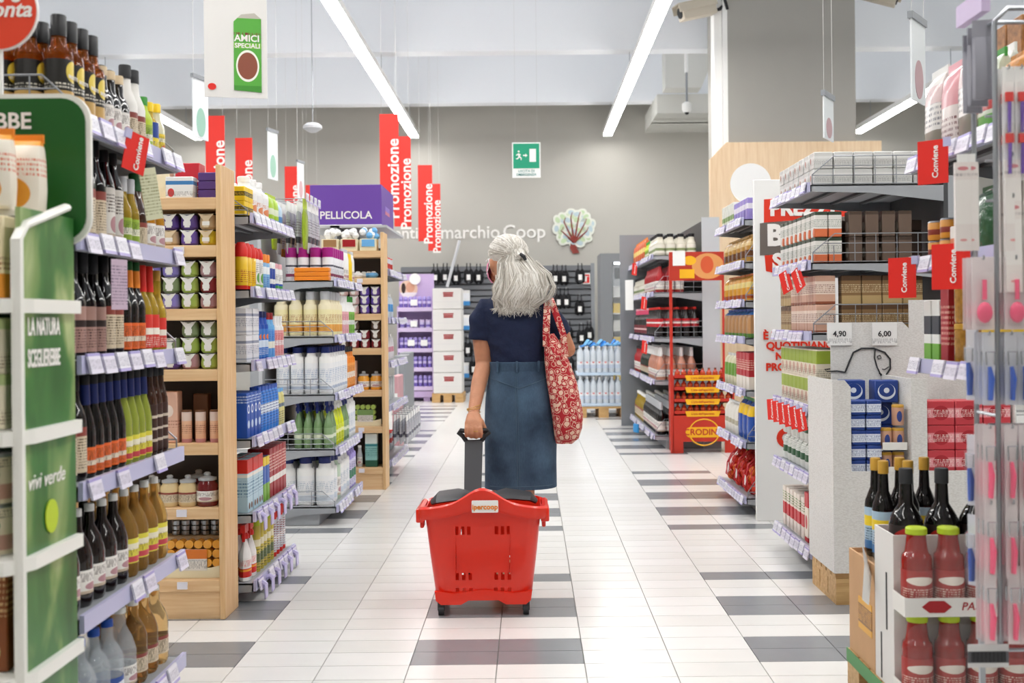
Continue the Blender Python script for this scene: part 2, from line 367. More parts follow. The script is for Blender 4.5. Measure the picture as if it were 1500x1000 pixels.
ob('suspension_wire', MB().box(-.15, -.002, 2.2, -.146, .002, ceil_z(6)-p.z, 'steel').box(.146, -.002, 2.2, .15, .002, ceil_z(6)-p.z, 'steel').mesh('suspension_wire', False), t)

# emergency exit sign
a0, a1 = at(750, 209, 12), at(792, 260, 12); wS = a1.x-a0.x; hS = a0.z-a1.z
t = thing('exit_sign', MB().box(-wS/2, -.008, -hS/2, wS/2, .008, hS/2, 'white').mesh('exit_sign', False), 'hanging green and white emergency exit sign with running figure', 'sign', ((a0.x+a1.x)/2, 12, (a0.z+a1.z)/2))
ob('green_panel', MB().box(-wS/2+.012, -.0105, -hS/2+.1, wS/2-.012, -.0085, hS/2-.012, mat('exitgreen', '#1f9d78', .4)).mesh('green_panel', False), t)
pic = MB(); zc = .05
def seg2(a, b, r): pic.tube([(a[0], -.0115, a[1]), (b[0], -.0115, b[1])], (r, r) if False else r, 'white', 6)
seg2((-.085, zc+.02), (-.075, zc-.015), .011); seg2((-.085, zc+.018), (-.06, zc+.005), .006); seg2((-.087, zc+.018), (-.108, zc), .006); seg2((-.075, zc-.015), (-.055, zc-.028), .007)
seg2((-.055, zc-.028), (-.058, zc-.05), .006); seg2((-.078, zc-.015), (-.095, zc-.035), .007); seg2((-.095, zc-.035), (-.112, zc-.036), .006)
pic.ball((-.082, -.0115, zc+.043), .011, 'white'); pic.prism([(-.035, zc-.007), (-.01, zc-.007), (-.01, zc-.02), (.012, zc), (-.01, zc+.02), (-.01, zc+.007), (-.035, zc+.007)], -.0125, -.0106, 'white')
pic.box(.035, -.0125, zc-.07, .105, -.0106, zc+.07, 'white')
ob('pictogram', pic.mesh('pictogram'), t)
ob('lettering', text('USCITA DI', .038, 'teal', .005), t, (0, -.01, -hS/2+.07)); ob('lettering', text('EMERGENZA', .038, 'teal', .005), t, (0, -.01, -hS/2+.032))
zw = ceil_z(12)-(a0.z+a1.z)/2
ob('suspension_wire', MB().box(-.12, -.001, hS/2, -.118, .001, zw, 'wirepale').box(.118, -.001, hS/2, .12, .001, zw, 'wirepale').mesh('suspension_wire', False), t)

# lettering and tree emblem on the far wall
mat('wall_letter', '#f1f0ec', .6)
s = 19.17/F
def wtext(txt, x0, x1, yc, lab):
    me = text(txt, .5, 'wall_letter', .012, .004); xs_ = [v.co.x for v in me.vertices]; a, b = at(x0, yc, 19.17), at(x1, yc, 19.17)
    k = (b.x-a.x)/(max(xs_)-min(xs_)); o = thing('wall_lettering', me, lab, 'lettering', ((a.x+b.x)/2-k*(max(xs_)+min(xs_))/2, 19.19, a.z)); o.scale = (k, 1, k)
wtext('enti', 577, 612, 342, 'white letters enti on the grey wall beside the red banner'); wtext('a', 622, 631, 343, 'single white letter on the grey wall behind the red banners')
wtext('marchio', 646, 732, 341, 'white word marchio on the grey wall behind the shopper'); wtext('Coop', 737, 799, 340, 'white word Coop on the grey wall next to the tree emblem')
p = at(841, 341, 19.1); em = thing('tree_emblem', MB().prism([(0+x*s, y*s) for x, y in [(-2, -30), (8, -29), (4, -22), (5, -12), (12, -4), (2, 0), (0, 10), (-4, 0), (-12, -6), (-5, -13), (-6, -22)]], -.012, 0, mat('treetrunk', '#8c3b33', .6)).mesh('tree_emblem', False),
       'wall emblem of a tree with a red trunk and pale leaves', 'emblem', (p.x, 19.18, p.z))
br = MB()
for a, L_ in [(-60, 20), (-35, 24), (-10, 25), (15, 26), (40, 24), (62, 20)]:
    a = math.radians(a); br.tube([(0, -.028, -.16), (.45*L_*s*math.sin(a), -.028, -.14+.55*L_*s*math.cos(a)), (1.05*L_*s*math.sin(a), -.028, -.12+1.5*L_*s*math.cos(a)*.9), (1.05*L_*s*math.sin(a)+.03, -.028, -.06+1.6*L_*s*math.cos(a)*.9)], [.022, .014, .009, .005], 'treetrunk', 5)
ob('branch', br.mesh('branch'), em)
mat('leafpale', '#e3e6dc', .6); mat('leafblue', '#bccfd6', .6); mat('leafgreen', '#c2d8b0', .6)
lf = [MB().prism([(.075*math.cos(i*PI/8), .095*math.sin(i*PI/8)) for i in range(16)], -.01, -.002, 'leafpale').prism([(.04*math.cos(i*PI/8), .055*math.sin(i*PI/8)) for i in range(16)], -.014, -.009, m).mesh('leaf', False) for m in ('leafblue', 'leafgreen')]
for i in range(46):
    a = i*2.399; r = math.sqrt((i+.5)/46); x = r*28*s*math.cos(a); z = r*24*s*math.sin(a)+8*s
    if z < -.28 and abs(x) < .12: continue
    ob('leaf', lf[i % 2], em, (x, -.004*(i % 3), z), rot=(0, a, 0))
# ------------------------------------------------------------------ product kinds
class Kind:
    def __init__(s, name, cat, desc, body, parts, size): s.name, s.cat, s.desc, s.body, s.parts, s.size = name, cat, desc, body, parts, size
def put(k, label, group, loc, rz=0):
    o = thing(k.name, k.body, label, k.cat, (loc[0], loc[1], loc[2]+.001), rz, group)
    for pn, me in k.parts: ob(pn, me, o)
    return o
def bottle(name, desc, r, h, body, cap, label=None, neck=.3, sh=.55, lab=(.12, .45), caph=.09, foil=None, seg=14, cat='bottle', capr=None, waist=0, bell=.2):
    nr = r*neck; b = MB(); zs = sh*h; top = h*(1-caph)
    pr = [(r*.86, 0), (r, .012)]
    if waist: pr += [(r, .3*zs), (r*(1-waist), .5*zs), (r, .7*zs)]
    pr += [(r, zs), (r*.93, zs+.05*h), (r*.72+nr*.1, zs+bell*.55*h), (nr*1.15, zs+bell*h), (nr, top)]
    b.lathe(pr, body, seg); parts = [('cap', MB().lathe([((capr or nr*1.12), top-.002), ((capr or nr*1.12), h-.003), ((capr or nr*1.12)*.9, h)], cap, seg).mesh('cap'))]
    if label: parts.append(('label', MB().lathe([(r*1.012, lab[0]*h), (r*1.012, lab[1]*h)], label, seg, cap0=False, cap1=False).mesh('label')))
    if foil: parts.append(('neck_foil', MB().lathe([(nr*1.25, zs+(bell+.02)*h), (nr*1.12, top+.001)], foil, seg).mesh('neck_foil')))
    return Kind(name, cat, desc, b.mesh(name), parts, (2*r, 2*r, h))
def can(name, desc, r, h, body, lid, cat='can', lidh=.06, lidr=1.0, dome=0, seg=14):
    b = MB().lathe([(r*.94, 0), (r, .006), (r, h*(1-lidh)-.004), (r*.92, h*(1-lidh))], body, seg)
    z = h*(1-lidh)-.001; R_ = r*lidr
    l = MB().lathe([(R_, z), (R_, h-.004-dome*h*.1), (R_*(.6 if dome else .9), h)], lid, seg)
    return Kind(name, cat, desc, b.mesh(name), [('lid', l.mesh('lid'))], (2*r, 2*r, h))
def box(name, desc, w, d, h, m, cat='box', side=None, flap=True):
    me = bevel(MB().box(-w/2, -d/2, 0, w/2, d/2, h, m).mesh(name, False), min(.003, w*.05, d*.05), 1)
    parts = []
    if side: parts.append(('label', MB().box(-w*.32, -d/2-.0012, h*.18, w*.32, -d/2+.001, h*.55, side).mesh('label', False)))
    return Kind(name, cat, desc, me, parts, (w, d, h))
def bag(name, desc, w, d, h, m, cat='bag', seal=None, n=14):
    R_ = []
    for z, kw, kd in [(0, .88, .8), (.04, .96, .95), (.3, 1, 1), (.65, .98, .95), (.82, .96, .75), (.91, .96, .3), (.94, .97, .08), (1, .97, .05)]:
        ring = []
        for j in range(n):
            a = 2*PI*j/n; c, s_ = math.cos(a), math.sin(a)
            ring.append((w/2*kw*math.copysign(abs(c)**.6, c), d/2*kd*math.copysign(abs(s_)**.6, s_), h*z))
        R_.append(ring)
    parts = []
    if seal: parts.append(('seal', MB().box(-w*.485, -.004, h*.9, w*.485, .004, h*1.01, seal).mesh('seal', False)))
    return Kind(name, cat, desc, MB().rings(R_, m).mesh(name), parts, (w, d, h))
def pouch(name, desc, w, h, m, header, d=.012, cat='packet'):     # hanging flat packet, origin at its hook hole
    R_ = []
    for z, kd in [(-h, .3), (-h*.97, .5), (-h*.6, 1), (-h*.3, .8), (-h*.16, .25)]:
        R_.append([(x*w/2, y*d*kd, z) for x, y in ((-1, -.3), (-.8, -1), (.8, -1), (1, -.3), (1, .3), (.8, 1), (-.8, 1), (-1, .3))])
    return Kind(name, cat, desc, MB().rings(R_, m).mesh(name), [('header_card', MB().box(-w/2, -.002, -h*.17, w/2, .002, .012, header).mesh('header_card', False))], (w, 2*d, h))
def spray(name, desc, r, h, body, head, label=None, flat=.62):
    b = MB(); hb = h*.72; n = 14
    R_ = [[(r*k*math.cos(2*PI*j/n), r*k*flat*math.sin(2*PI*j/n), hb*z) for j in range(n)] for z, k in [(0, .9), (.02, 1), (.6, 1), (.72, .8), (.84, .55), (.96, .34), (1, .34)]]
    b.rings(R_, body)
    t = MB().lathe([(r*.4, hb), (r*.4, hb+h*.06), (r*.28, hb+h*.1)], head, 10).box(-r*1.05, -r*.25, hb+h*.12, r*.55, r*.25, hb+h*.26, head).box(-r*.25, -r*.2, hb+h*.08, r*.3, r*.2, hb+h*.14, head)
    t.prism([(-r*.7, hb+h*.13), (-r*.5, hb+h*.13), (-r*.6, hb), (-r*.75, hb-.01)], -r*.15, r*.15, head)
    parts = [('trigger_head', t.mesh('trigger_head'))]
    if label:
        L_ = [[(r*1.015*math.cos(2*PI*j/n), r*1.015*flat*math.sin(2*PI*j/n), hb*z) for j in range(n)] for z in (.1, .56)]
        parts.append(('label', MB().rings(L_, label, False, False).mesh('label')))
    return Kind(name, 'spray bottle', desc, b.mesh(name), parts, (2*r, 2*r*flat, h))
def candle(name, desc, r, h, wax, sleeve):
    b = MB().lathe([(r*.75, 0), (r*.98, h*.15), (r, h*.5), (r*.86, h*.92), (r*.82, h*.92), (r*.8, h*.7)], wax, 14)
    s_ = MB().prism([(-r*.3, h*.12), (r*.3, h*.12), (r*.34, h*.6), (r*.9, h*1.0), (0, h*.86), (-r*.9, h*1.0), (-r*.34, h*.6)], -r*1.06, -r*1.0, sleeve)
    s_.box(-r*.5, -r*1.06, h*.93, r*.5, r*1.0, h*.955, sleeve)
    lb = MB().box(-r*.42, -r*1.09, h*.24, r*.42, -r*1.055, h*.5, 'offwhite')
    return Kind(name, 'candle', desc, b.mesh(name), [('sleeve', s_.mesh('sleeve', False)), ('label', lb.mesh('label', False))], (2*r, 2*r, h))
def jarcandle(name, desc, r, h, wax, lab):
    b = MB().lathe([(r*.9, 0), (r, .01), (r, h*.62), (r*.78, h*.72), (r*.76, h*.76)], wax, 14)
    l = MB().lathe([(r*.86, h*.76), (r*.86, h*.84), (r*.3, h*.88), (r*.35, h*.96), (r*.2, h)], mat('glasslid', '#cfd3d6', .08, alpha=.7), 14)
    return Kind(name, 'candle', desc, b.mesh(name), [('glass_lid', l.mesh('glass_lid')), ('label', MB().lathe([(r*1.015, h*.14), (r*1.015, h*.46)], lab, 14, cap0=False, cap1=False).mesh('label'))], (2*r, 2*r, h))

# ------------------------------------------------------------------ shelf units
class Unit: pass
def wire_guard(w, h, x0, bars=3, m='screen_wire', r=.0022, vert=5, slope=True):
    """wire fence standing in the y,z plane along +y, sloped at its front end"""
    b = MB(); c = .35*w if slope else 0
    b.tube([(x0, 0, 0), (x0, 0, h*.35), (x0, c*.5, h), (x0, w, h), (x0, w, 0)] if slope else [(x0, 0, 0), (x0, 0, h), (x0, w, h), (x0, w, 0)], r*1.3, m, 5)
    for i in range(1, bars):
        z = h*i/bars; y0 = 0 if not slope or z < h*.35 else c*.5*(z-h*.35)/(h*.65)
        b.tube([(x0, y0, z), (x0, w, z)], r, m, 4)
    b.tube([(x0, 0, .004), (x0, w, .004)], r, m, 4)
    for i in range(1, vert):
        y = w*i/vert; b.tube([(x0, y, 0), (x0, y, h if y > c*.5 or not slope else h*.6)], r, m, 4)
    return b
def shelf_unit(name, label, xf, y0, y1, zs, depth, side, where, ztop=None, tagw=.075, guards=(), tags=True, backmat='shelfdark', gap=.012, panel_near=False, thick=.035, plinth=True, guard_h=.1, sparse=()):
    U = Unit(); U.xf, U.y0, U.y1, U.zs, U.d, U.side, U.where = xf, y0, y1, zs, depth, side, where
    U.w = y1-y0; W = U.w; ztop = ztop or zs[0]+.1
    U.rz = PI/2 if side > 0 else -PI/2
    root = thing(name, None, label, 'shelving', (xf, (y0+y1)/2, 0), U.rz); U.root = root
    ob('back_panel', MB().box(-W/2, depth, .08, W/2, depth+.02, ztop, backmat).mesh('back_panel', False), root)
    for sx in (-1, 1): ob('upright', MB().box(sx*(W/2-.03), depth+.02, 0, sx*W/2, depth+.07, ztop, 'shelfgrey').mesh('upright', False), root)
    if plinth: ob('plinth', bevel(MB().box(-W/2+.02, .1, .0, W/2-.02, depth, zs[-1]-thick, 'shelfgrey').mesh('plinth', False), .004, 1), root)
    nm = int((W-.02)/(tagw+gap))
    tg = [MB().quadset([(-tagw/2, -.018, -.024), (tagw/2, -.018, -.024), (tagw/2, -.006, .026), (-tagw/2, -.006, .026), (-tagw/2, -.012, -.024), (tagw/2, -.012, -.024), (tagw/2, 0, .026), (-tagw/2, 0, .026)],
           [(0, 1, 2, 3), (7, 6, 5, 4), (0, 4, 5, 1), (3, 2, 6, 7), (0, 3, 7, 4), (1, 5, 6, 2)], m).mesh('price_tag', False)
           for m in (printed('tagprint1', '#ecebf5', [('#b8aee0', 0, .16)], lines=('#7d7a92', .25, .8)), printed('tagprint2', '#e6e2f2', [('#a99fd6', .86, 1)], lines=('#6d6a80', .2, .7)))]
    for i, z in enumerate(zs):
        sm = MB().box(-W/2, 0, z-.006, W/2, depth, z, 'shelfgrey').box(-W/2, 0, z-thick, W/2, .006, z, 'shelfgrey')
        for sx in (-1, 1): sm.prism([(0, 0), (0, 0)], 0, 0, 'shelfgrey') if False else sm.quadset([(sx*W/2, 0, z), (sx*W/2, depth, z), (sx*W/2, depth, z-thick*2.6), (sx*W/2, depth*.45, z-thick*1.25), (sx*W/2, 0, z-thick), (sx*(W/2-.006), 0, z), (sx*(W/2-.006), depth, z), (sx*(W/2-.006), depth, z-thick*2.6), (sx*(W/2-.006), depth*.45, z-thick*1.25), (sx*(W/2-.006), 0, z-thick)],
             [(0, 1, 2, 3, 4), (9, 8, 7, 6, 5), (0, 5, 6, 1), (1, 6, 7, 2), (2, 7, 8, 3), (3, 8, 9, 4), (4, 9, 5, 0)], 'shelfgrey')
        for k in range(3):
            y = depth*(.25+.25*k); sm.box(-W/2+.01, y-.012, z-.018, W/2-.01, y+.012, z-.006, 'shelfdark')
        sh = ob('shelf', sm.mesh('shelf', False), root)
        if tags:
            ob('price_rail', MB().box(-W/2, -.012, z-.032, W/2, 0, z+.012, 'rail').mesh('price_rail', False), sh)
            for k in range(nm):
                if rnd.random() < (.68 if i in sparse else .1): continue
                ob('price_tag', tg[rnd.randrange(2)], sh, (-W/2+.02+tagw/2+k*(W-.02)/nm, -.012, z-.012+rnd.uniform(-.003, .003)))
        for g in guards:
            if i in g[1]:
                near = -1 if side > 0 else 1
                xx = near*W/2 if g[0] == 'near' else -near*W/2
                ob('wire_guard', wire_guard(depth*.95, guard_h, xx*.985, vert=g[2] if len(g) > 2 else 4).mesh('wire_guard'), sh, (0, .01, z))
    return U
ORD = ['first', 'second', 'third', 'fourth', 'fifth', 'sixth', 'seventh', 'eighth', 'ninth', 'tenth', 'eleventh', 'twelfth']
PROT = {}
def nice(n): return n.replace('_', ' ')
def own_label(k, where, items, ii, c, d, st):
    """where in its row, counted from the neighbouring kind, as far as sixteen words allow"""
    lab = k.desc+' '+where
    def add(x): return lab+x if len((lab+x).split()) <= 16 else lab
    if d > 0: return add(', behind the front row') if lab != add(', behind the front row') else add(', row behind')
    if st > 0: return add(', stacked on another')
    cnt = items[ii][1]
    if cnt == 1: return lab
    def nb(o): return nice(o.name) if o.name != k.name else ' '.join(o.desc.split()[:2]+[nice(o.name).split()[-1]])
    def tryadd(x, o):
        r = add(', %s from the %s' % (x, nb(o)))
        return r if r != lab else add(', %s from %s' % (x, nb(o).split()[-1]))
    if ii > 0: return tryadd(ORD[min(c, 11)], items[ii-1][0])
    if ii+1 < len(items): return tryadd(ORD[min(cnt-1-c, 11)], items[ii+1][0])
    return add(', %s of its row' % ORD[min(c, 11)]) if c in (0, cnt-1) and False else lab
def fill(U, i, items, deep=2, setback=.025, t0=.02, t1=.02, jit=.004):
    """items from the near end to the far end: (kind, count[, stack[, deep]])"""
    tot = sum(it[0].size[0]*it[1] for it in items); n = sum(it[1] for it in items)
    g = (U.w-t0-t1-tot)/max(n, 1); z = U.zs[i]; t = U.y0+t0
    if g < 0: print('OVERFULL', U.where[i], round(tot, 3), U.w)
    for ii, it in enumerate(items):
        k, cnt = it[0], it[1]; st = it[2] if len(it) > 2 and it[2] else 1; dp = it[3] if len(it) > 3 else deep
        for c in range(cnt):
            y = t+g/2+k.size[0]/2; t += k.size[0]+g
            for d in range(dp):
                if setback+k.size[1]*(d+1)*1.05 > U.d: break
                for s_ in range(st):
                    dx = setback+k.size[1]*(.5+d*1.06)+rnd.uniform(-jit, jit)*.2
                    put(k, own_label(k, U.where[i], items, ii, c, d, s_), nice(k.name)+'s '+U.where[i], (U.xf-U.side*dx, y+rnd.uniform(-1, 1)*min(jit, max(0, g)*.3), z+s_*(k.size[2]+.0012)), U.rz+rnd.uniform(-.05, .05)*(0 if st > 1 or k.cat in ('box', 'bag') else 1))
def fillx(x0, x1, yf, z, items, where, deep=1, rz=0, jit=.003):
    """rows facing the camera side (-y), from x0 to x1"""
    tot = sum(it[0].size[0]*it[1] for it in items); n = sum(it[1] for it in items); g = (x1-x0-tot)/n; t = x0
    if g < -.002: print('OVERFULLX', where, round(tot, 3), x1-x0)
    for ii, it in enumerate(items):
        k, cnt = it[0], it[1]; st = it[2] if len(it) > 2 and it[2] else 1; dp = it[3] if len(it) > 3 else deep
        for c in range(cnt):
            x = t+g/2+k.size[0]/2; t += k.size[0]+g
            for d in range(dp):
                for s_ in range(st):
                    put(k, own_label(k, where, items, ii, c, d, s_), nice(k.name)+'s '+where, (x+rnd.uniform(-1, 1)*min(jit, max(0, g)*.3), yf+k.size[1]*(.5+d*1.06), z+s_*(k.size[2]+.0012)), rz+rnd.uniform(-.03, .03)*(st == 1 and k.cat not in ('box', 'bag')))
mat('promo', '#e2261c', .45)
def conviene(loc, rz, label, tilt=0, sub=True, w=.075, h=.105, inner=1):
    t = thing('promo_tag', MB().box(-w/2, -.001, -h, w/2, .001, 0, 'promo').mesh('promo_tag', False), label, 'price tag', loc, rot=(0, tilt, rz), group='red Conviene price tags')
    ob('lettering', text('Conviene', .024, 'letter_white', .02), t, (.008, -.002, -h*.5), rot=(0, -PI/2, 0))
    ob('holder', MB().box(inner*(w/2-.014), -.003, -.022, inner*(w/2+.006), .004, .004, 'rail').mesh('holder', False), t)
    return t
# ------------------------------------------------------------------ left: vinegar and oil shelves
A = shelf_unit('endcap_shelving', 'grey end shelving stocked with vinegar, oil and water bottles', -1.09, 2.66, 3.44, [1.68, 1.39, 1.09, .785, .465, .145], .42, 1,
    ['on top vinegar shelf', 'on second vinegar shelf', 'on third vinegar shelf', 'on fourth vinegar shelf', 'on fifth vinegar shelf', 'on bottom vinegar shelf'], ztop=1.86,
    guards=[('near', (0, 1, 2, 3, 4)), ('far', (0, 2, 3))], guard_h=.1, sparse=(3, 4, 5))
lb_b = printed('lab_balsamic', '#15120f', [('#c9a25c', 0, .42)], [('#e8cf55', .5, .78, .3, .2)], ('#e8e2d2', .44, .56), coat=.2)
lb_w = printed('lab_white', '#efece6', [('#c9b7a0', 0, .12)], [('#b98a90', .5, .3, .3, .16)], ('#5a4a45', .5, .9))
lb_y = printed('lab_yellow', '#e3d94a', [('#d04a55', .05, .28), ('#efe9d0', .55, .8)], lines=('#7a5a20', .3, .6))
lb_tan = printed('lab_tan', '#d9c9ad', [('#8c3f35', .8, 1)], lines=('#5b4a3a', .1, .75)); lb_or = printed('lab_orange', '#e56a2c', [('#f3e6d0', .3, .5)], lines=('#5b2a1a', .1, .9))
lb_red = printed('lab_red', '#d8352c', [('#f3eee0', .4, .6)], lines=('#f3eee0', .05, .35)); lb_green = printed('lab_green', '#9bb83a', [('#f2f0da', .35, .62)], lines=('#3a5a20', .4, .9))
lb_blue = printed('lab_blue', '#2b4f9c', [('#e8ecf2', .0, .35)], [('#e8ecf2', .5, .62, .3, .15)], ('#2b4f9c', .05, .3)); lb_oil = printed('lab_oil', '#efd43a', [('#f5efd0', .6, .8)], [('#d86a2a', .5, .3, .3, .18)], ('#6a5a10', .1, .9))
b_bals = bottle('balsamic_bottle', 'amber balsamic bottle with black cap and dark label', .034, .255, 'amberglass', 'black', lb_b, neck=.5, sh=.6, lab=(.04, .56), caph=.2, bell=.1)
ob_t = text('BALSETTI', .012, 'letter_white', .02, .0003)
bt_ = ob_t.copy(); bt_.transform(Matrix.Translation((0, -.0352, .1))); b_bals.parts.append(('lettering', bt_))
b_swing = bottle('condiment_bottle', 'dark glossy condiment bottle with pale wooden stopper', .03, .19, 'darkglass', 'beige', lb_w, neck=.42, sh=.5, lab=(.1, .45), caph=.12)
b_white = bottle('gift_bottle', 'white wrapped glass bottle with dark stopper and kraft label', .034, .235, 'offwhite', 'dark', lb_tan, neck=.45, sh=.5, lab=(.08, .42), caph=.16)
b_lemon = bottle('lemon_bottle', 'green label dressing bottle with green cap', .028, .17, 'lime', 'green', lb_green, neck=.45, sh=.58, lab=(.08, .5), caph=.14)
b_yel = bottle('dressing_bottle', 'blue and yellow dressing bottle with yellow cap', .028, .165, 'oil', 'yellow', printed('lab_by', '#f0d838', [('#24479a', .5, 1)], lines=('#24479a', .1, .4)), neck=.42, sh=.55, lab=(.06, .62), caph=.16)
b_yel2 = bottle('lemon_juice_bottle', 'clear bottle with yellow cap and yellow label', .027, .17, 'paleglass', 'yellow', lb_oil, neck=.5, sh=.52, lab=(.08, .45), caph=.15)
fill(A, 0, [(b_bals, 4), (b_swing, 3), (b_white, 2), (b_lemon, 1), (b_yel, 1), (b_yel2, 1)], deep=3)
b_blk = bottle('vinegar_bottle', 'tall black balsamic vinegar bottle', .031, .27, 'darkglass', 'black', lb_tan, neck=.42, sh=.55, lab=(.08, .5), caph=.16)
b_blk2 = bottle('vinegar_bottle', 'slim black vinegar bottle with long printed label', .028, .255, 'darkglass', 'black', lb_w, neck=.42, sh=.6, lab=(.05, .6), caph=.12)
b_ypk = bottle('mustard_bottle', 'yellow dressing bottle with clear cap', .028, .2, 'oil', 'lightgrey', lb_green, neck=.5, sh=.5, lab=(.06, .42), caph=.2)
b_syr = bottle('syrup_bottle', 'dark syrup bottle with green cap and cream label', .033, .225, 'brownglass', 'darkgreen', lb_tan, neck=.5, sh=.45, lab=(.05, .36), caph=.22, bell=.22)
b_jui = bottle('apple_vinegar_bottle', 'amber apple vinegar bottle with white label', .036, .225, 'juice', 'lightgrey', lb_w, neck=.42, sh=.45, lab=(.08, .38), caph=.14, bell=.24)
fill(A, 1, [(b_blk, 4), (b_blk2, 2), (b_ypk, 2), (b_syr, 1), (b_jui, 2)], deep=3)
b_rose = bottle('glaze_bottle', 'black glaze bottle with rose printed label and dark stopper', .032, .275, 'darkglass', 'dark', printed('lab_rose', '#b08a80', [('#2a1a18', .55, .7)], lines=('#3a1a1a', .1, .5)), neck=.36, sh=.5, lab=(.06, .48), caph=.2)
b_org = bottle('glaze_bottle', 'black bottle with orange and green neck band', .028, .265, 'darkglass', 'darkgreen', lb_or, neck=.4, sh=.5, lab=(.06, .34), caph=.1, foil='orange')
b_rd = bottle('chili_oil_bottle', 'red label oil bottle with red cap', .03, .26, 'oil', 'red', lb_red, neck=.38, sh=.48, lab=(.06, .44), caph=.14, foil='red')
b_gd = bottle('white_vinegar_bottle', 'golden vinegar bottle with gold cap and red label', .03, .25, 'oil', 'gold', lb_red, neck=.42, sh=.48, lab=(.06, .42), caph=.12)
fill(A, 2, [(b_rose, 4), (b_blk, 2), (b_org, 3), (b_rd, 2), (b_gd, 1)], deep=3)
b_blu = bottle('wine_vinegar_bottle', 'dark wine vinegar bottle with blue neck foil', .026, .262, 'darkglass', 'dark', lb_or, neck=.42, sh=.45, lab=(.05, .3), caph=.1, foil='navy', bell=.24)
b_blg = bottle('wine_vinegar_bottle', 'pale green wine vinegar bottle with blue neck foil', .026, .262, mat('greenpale', '#8e9a3a', .1, coat=.4), 'dark', lb_y, neck=.42, sh=.45, lab=(.05, .3), caph=.1, foil='navy', bell=.24)
b_brn = bottle('slim_vinegar_bottle', 'slim brown vinegar bottle with ivory printed bands', .023, .262, 'brownglass', 'dark', printed('lab_bands', '#3a2018', [('#cdbfae', .2, .26), ('#cdbfae', .45, .5), ('#cdbfae', .7, .76)]), neck=.45, sh=.6, lab=(.05, .58), caph=.1)
fill(A, 3, [(b_blk, 2), (b_blu, 5), (b_blg, 4), (b_brn, 3)], deep=3)
b_pet = bottle('vinegar_flask', 'dark plastic vinegar bottle with white cap and label', .039, .245, 'vinegar', 'white', lb_w, neck=.3, sh=.5, lab=(.14, .38), caph=.07, waist=.06, bell=.28)
b_pal = bottle('vinegar_flask', 'light amber plastic vinegar bottle with yellow label', .039, .245, mat('amberpale', '#d0a45a', .05, trans=.65, ior=1.2), 'white', lb_y, neck=.3, sh=.52, lab=(.16, .44), caph=.07, waist=.06, bell=.26)
fill(A, 4, [(b_pet, 5), (b_pal, 4)], deep=2)
b_wat = bottle('water_bottle', 'clear water bottle with blue cap and blue label', .042, .232, 'clearblue', 'blue', lb_blue, neck=.34, sh=.55, lab=(.1, .34), caph=.08, waist=.04, bell=.22)
b_clr = bottle('alcohol_bottle', 'large clear bottle with white cap and white label', .046, .238, 'clearblue', 'white', lb_w, neck=.36, sh=.5, lab=(.12, .34), caph=.06, bell=.28)
b_hon = bottle('cider_bottle', 'clear bottle of pale gold vinegar with small label', .04, .236, 'honey', 'white', lb_tan, neck=.34, sh=.55, lab=(.14, .36), caph=.06, bell=.24)
fill(A, 5, [(b_wat, 4), (b_clr, 1), (b_hon, 3)], deep=2)
conviene((-1.09+.031+.018, 2.96, 1.685), PI/2-.5, 'red Conviene tag on the top vinegar shelf', .22, inner=-1)
t = thing('hanging_label', MB().box(-.03, -.001, -.14, .03, .001, 0, printed('lab_flyer', '#cfd0b0', lines=('#8a8a60', .1, .9))).mesh('hanging_label', False), 'pale green paper slip hanging under the red Conviene tag', 'label', (-1.035, 3.0, 1.60), rot=(0, -.2, PI/2-.5))
t = thing('hanging_label', MB().box(-.03, -.001, -.13, .03, .001, 0, printed('lab_flyer2', '#c9b3c6', lines=('#7a6a80', .1, .9))).mesh('hanging_label', False), 'lilac paper slip hanging from the second vinegar shelf', 'label', (-1.06, 2.86, 1.345), rot=(0, .0, PI/2-.35))

# ------------------------------------------------------------------ left, nearest: green organic food display
mat('displaywhite', '#f1f0ea', .4)
def green_mat():
    m = bpy.data.materials.new('leafprint'); m.use_nodes = True; nt = m.node_tree; b = nt.nodes['Principled BSDF']; L = nt.links.new
    tc = nt.nodes.new('ShaderNodeTexCoord'); n = nt.nodes.new('ShaderNodeTexNoise'); n.inputs['Scale'].default_value = 6; n.inputs['Detail'].default_value = 3; n.inputs['Distortion'].default_value = .8
    mp = nt.nodes.new('ShaderNodeMapping'); mp.inputs['Scale'].default_value = (1, 1, .4); L(tc.outputs['Object'], mp.inputs[0]); L(mp.outputs[0], n.inputs['Vector'])
    r = nt.nodes.new('ShaderNodeValToRGB'); e = r.color_ramp.elements
    e[0].position = .3; e[0].color = lin('#1f5a24'); e[1].position = .68; e[1].color = lin('#b9c890'); x = e.new(.48); x.color = lin('#3f7a3a'); x = e.new(.57); x.color = lin('#7a9a5a')
    L(n.outputs['Fac'], r.inputs[0]); L(r.outputs[0], b.inputs['Base Color']); b.inputs['Roughness'].default_value = .3; MATS['leafprint'] = m
green_mat(); mat('headergreen', '#1d5a22', .35)
gx = -.995; gy0, gy1 = 2.14, 2.43
g = thing('green_display', None, 'green and white cardboard display of organic foods with leaf print side', 'display stand', (gx-.35, gy1, 0))
ob('side_panel', MB().box(.335, gy0-gy1+.035, 0, .345, 0, 1.41, 'leafprint').mesh('side_panel', False), g)
ed = MB().tube([(.345, gy0-gy1+.02, .0), (.345, gy0-gy1+.02, 1.345), (.345, gy0-gy1+.05, 1.375), (.345, -.04, 1.43)], [(.009, .013)]*4, 'displaywhite', 8)
ob('edge_trim', ed.mesh('edge_trim'), g)
ob('back_board', MB().box(-.4, 0, 0, .34, .012, 1.4, 'headergreen').mesh('back_board', False), g)
hd = ob('header_board', MB().prism(rrect(.76, .335, .06, 6, 0, 1.52), .012, .022, 'displaywhite').mesh('header_board'), g)
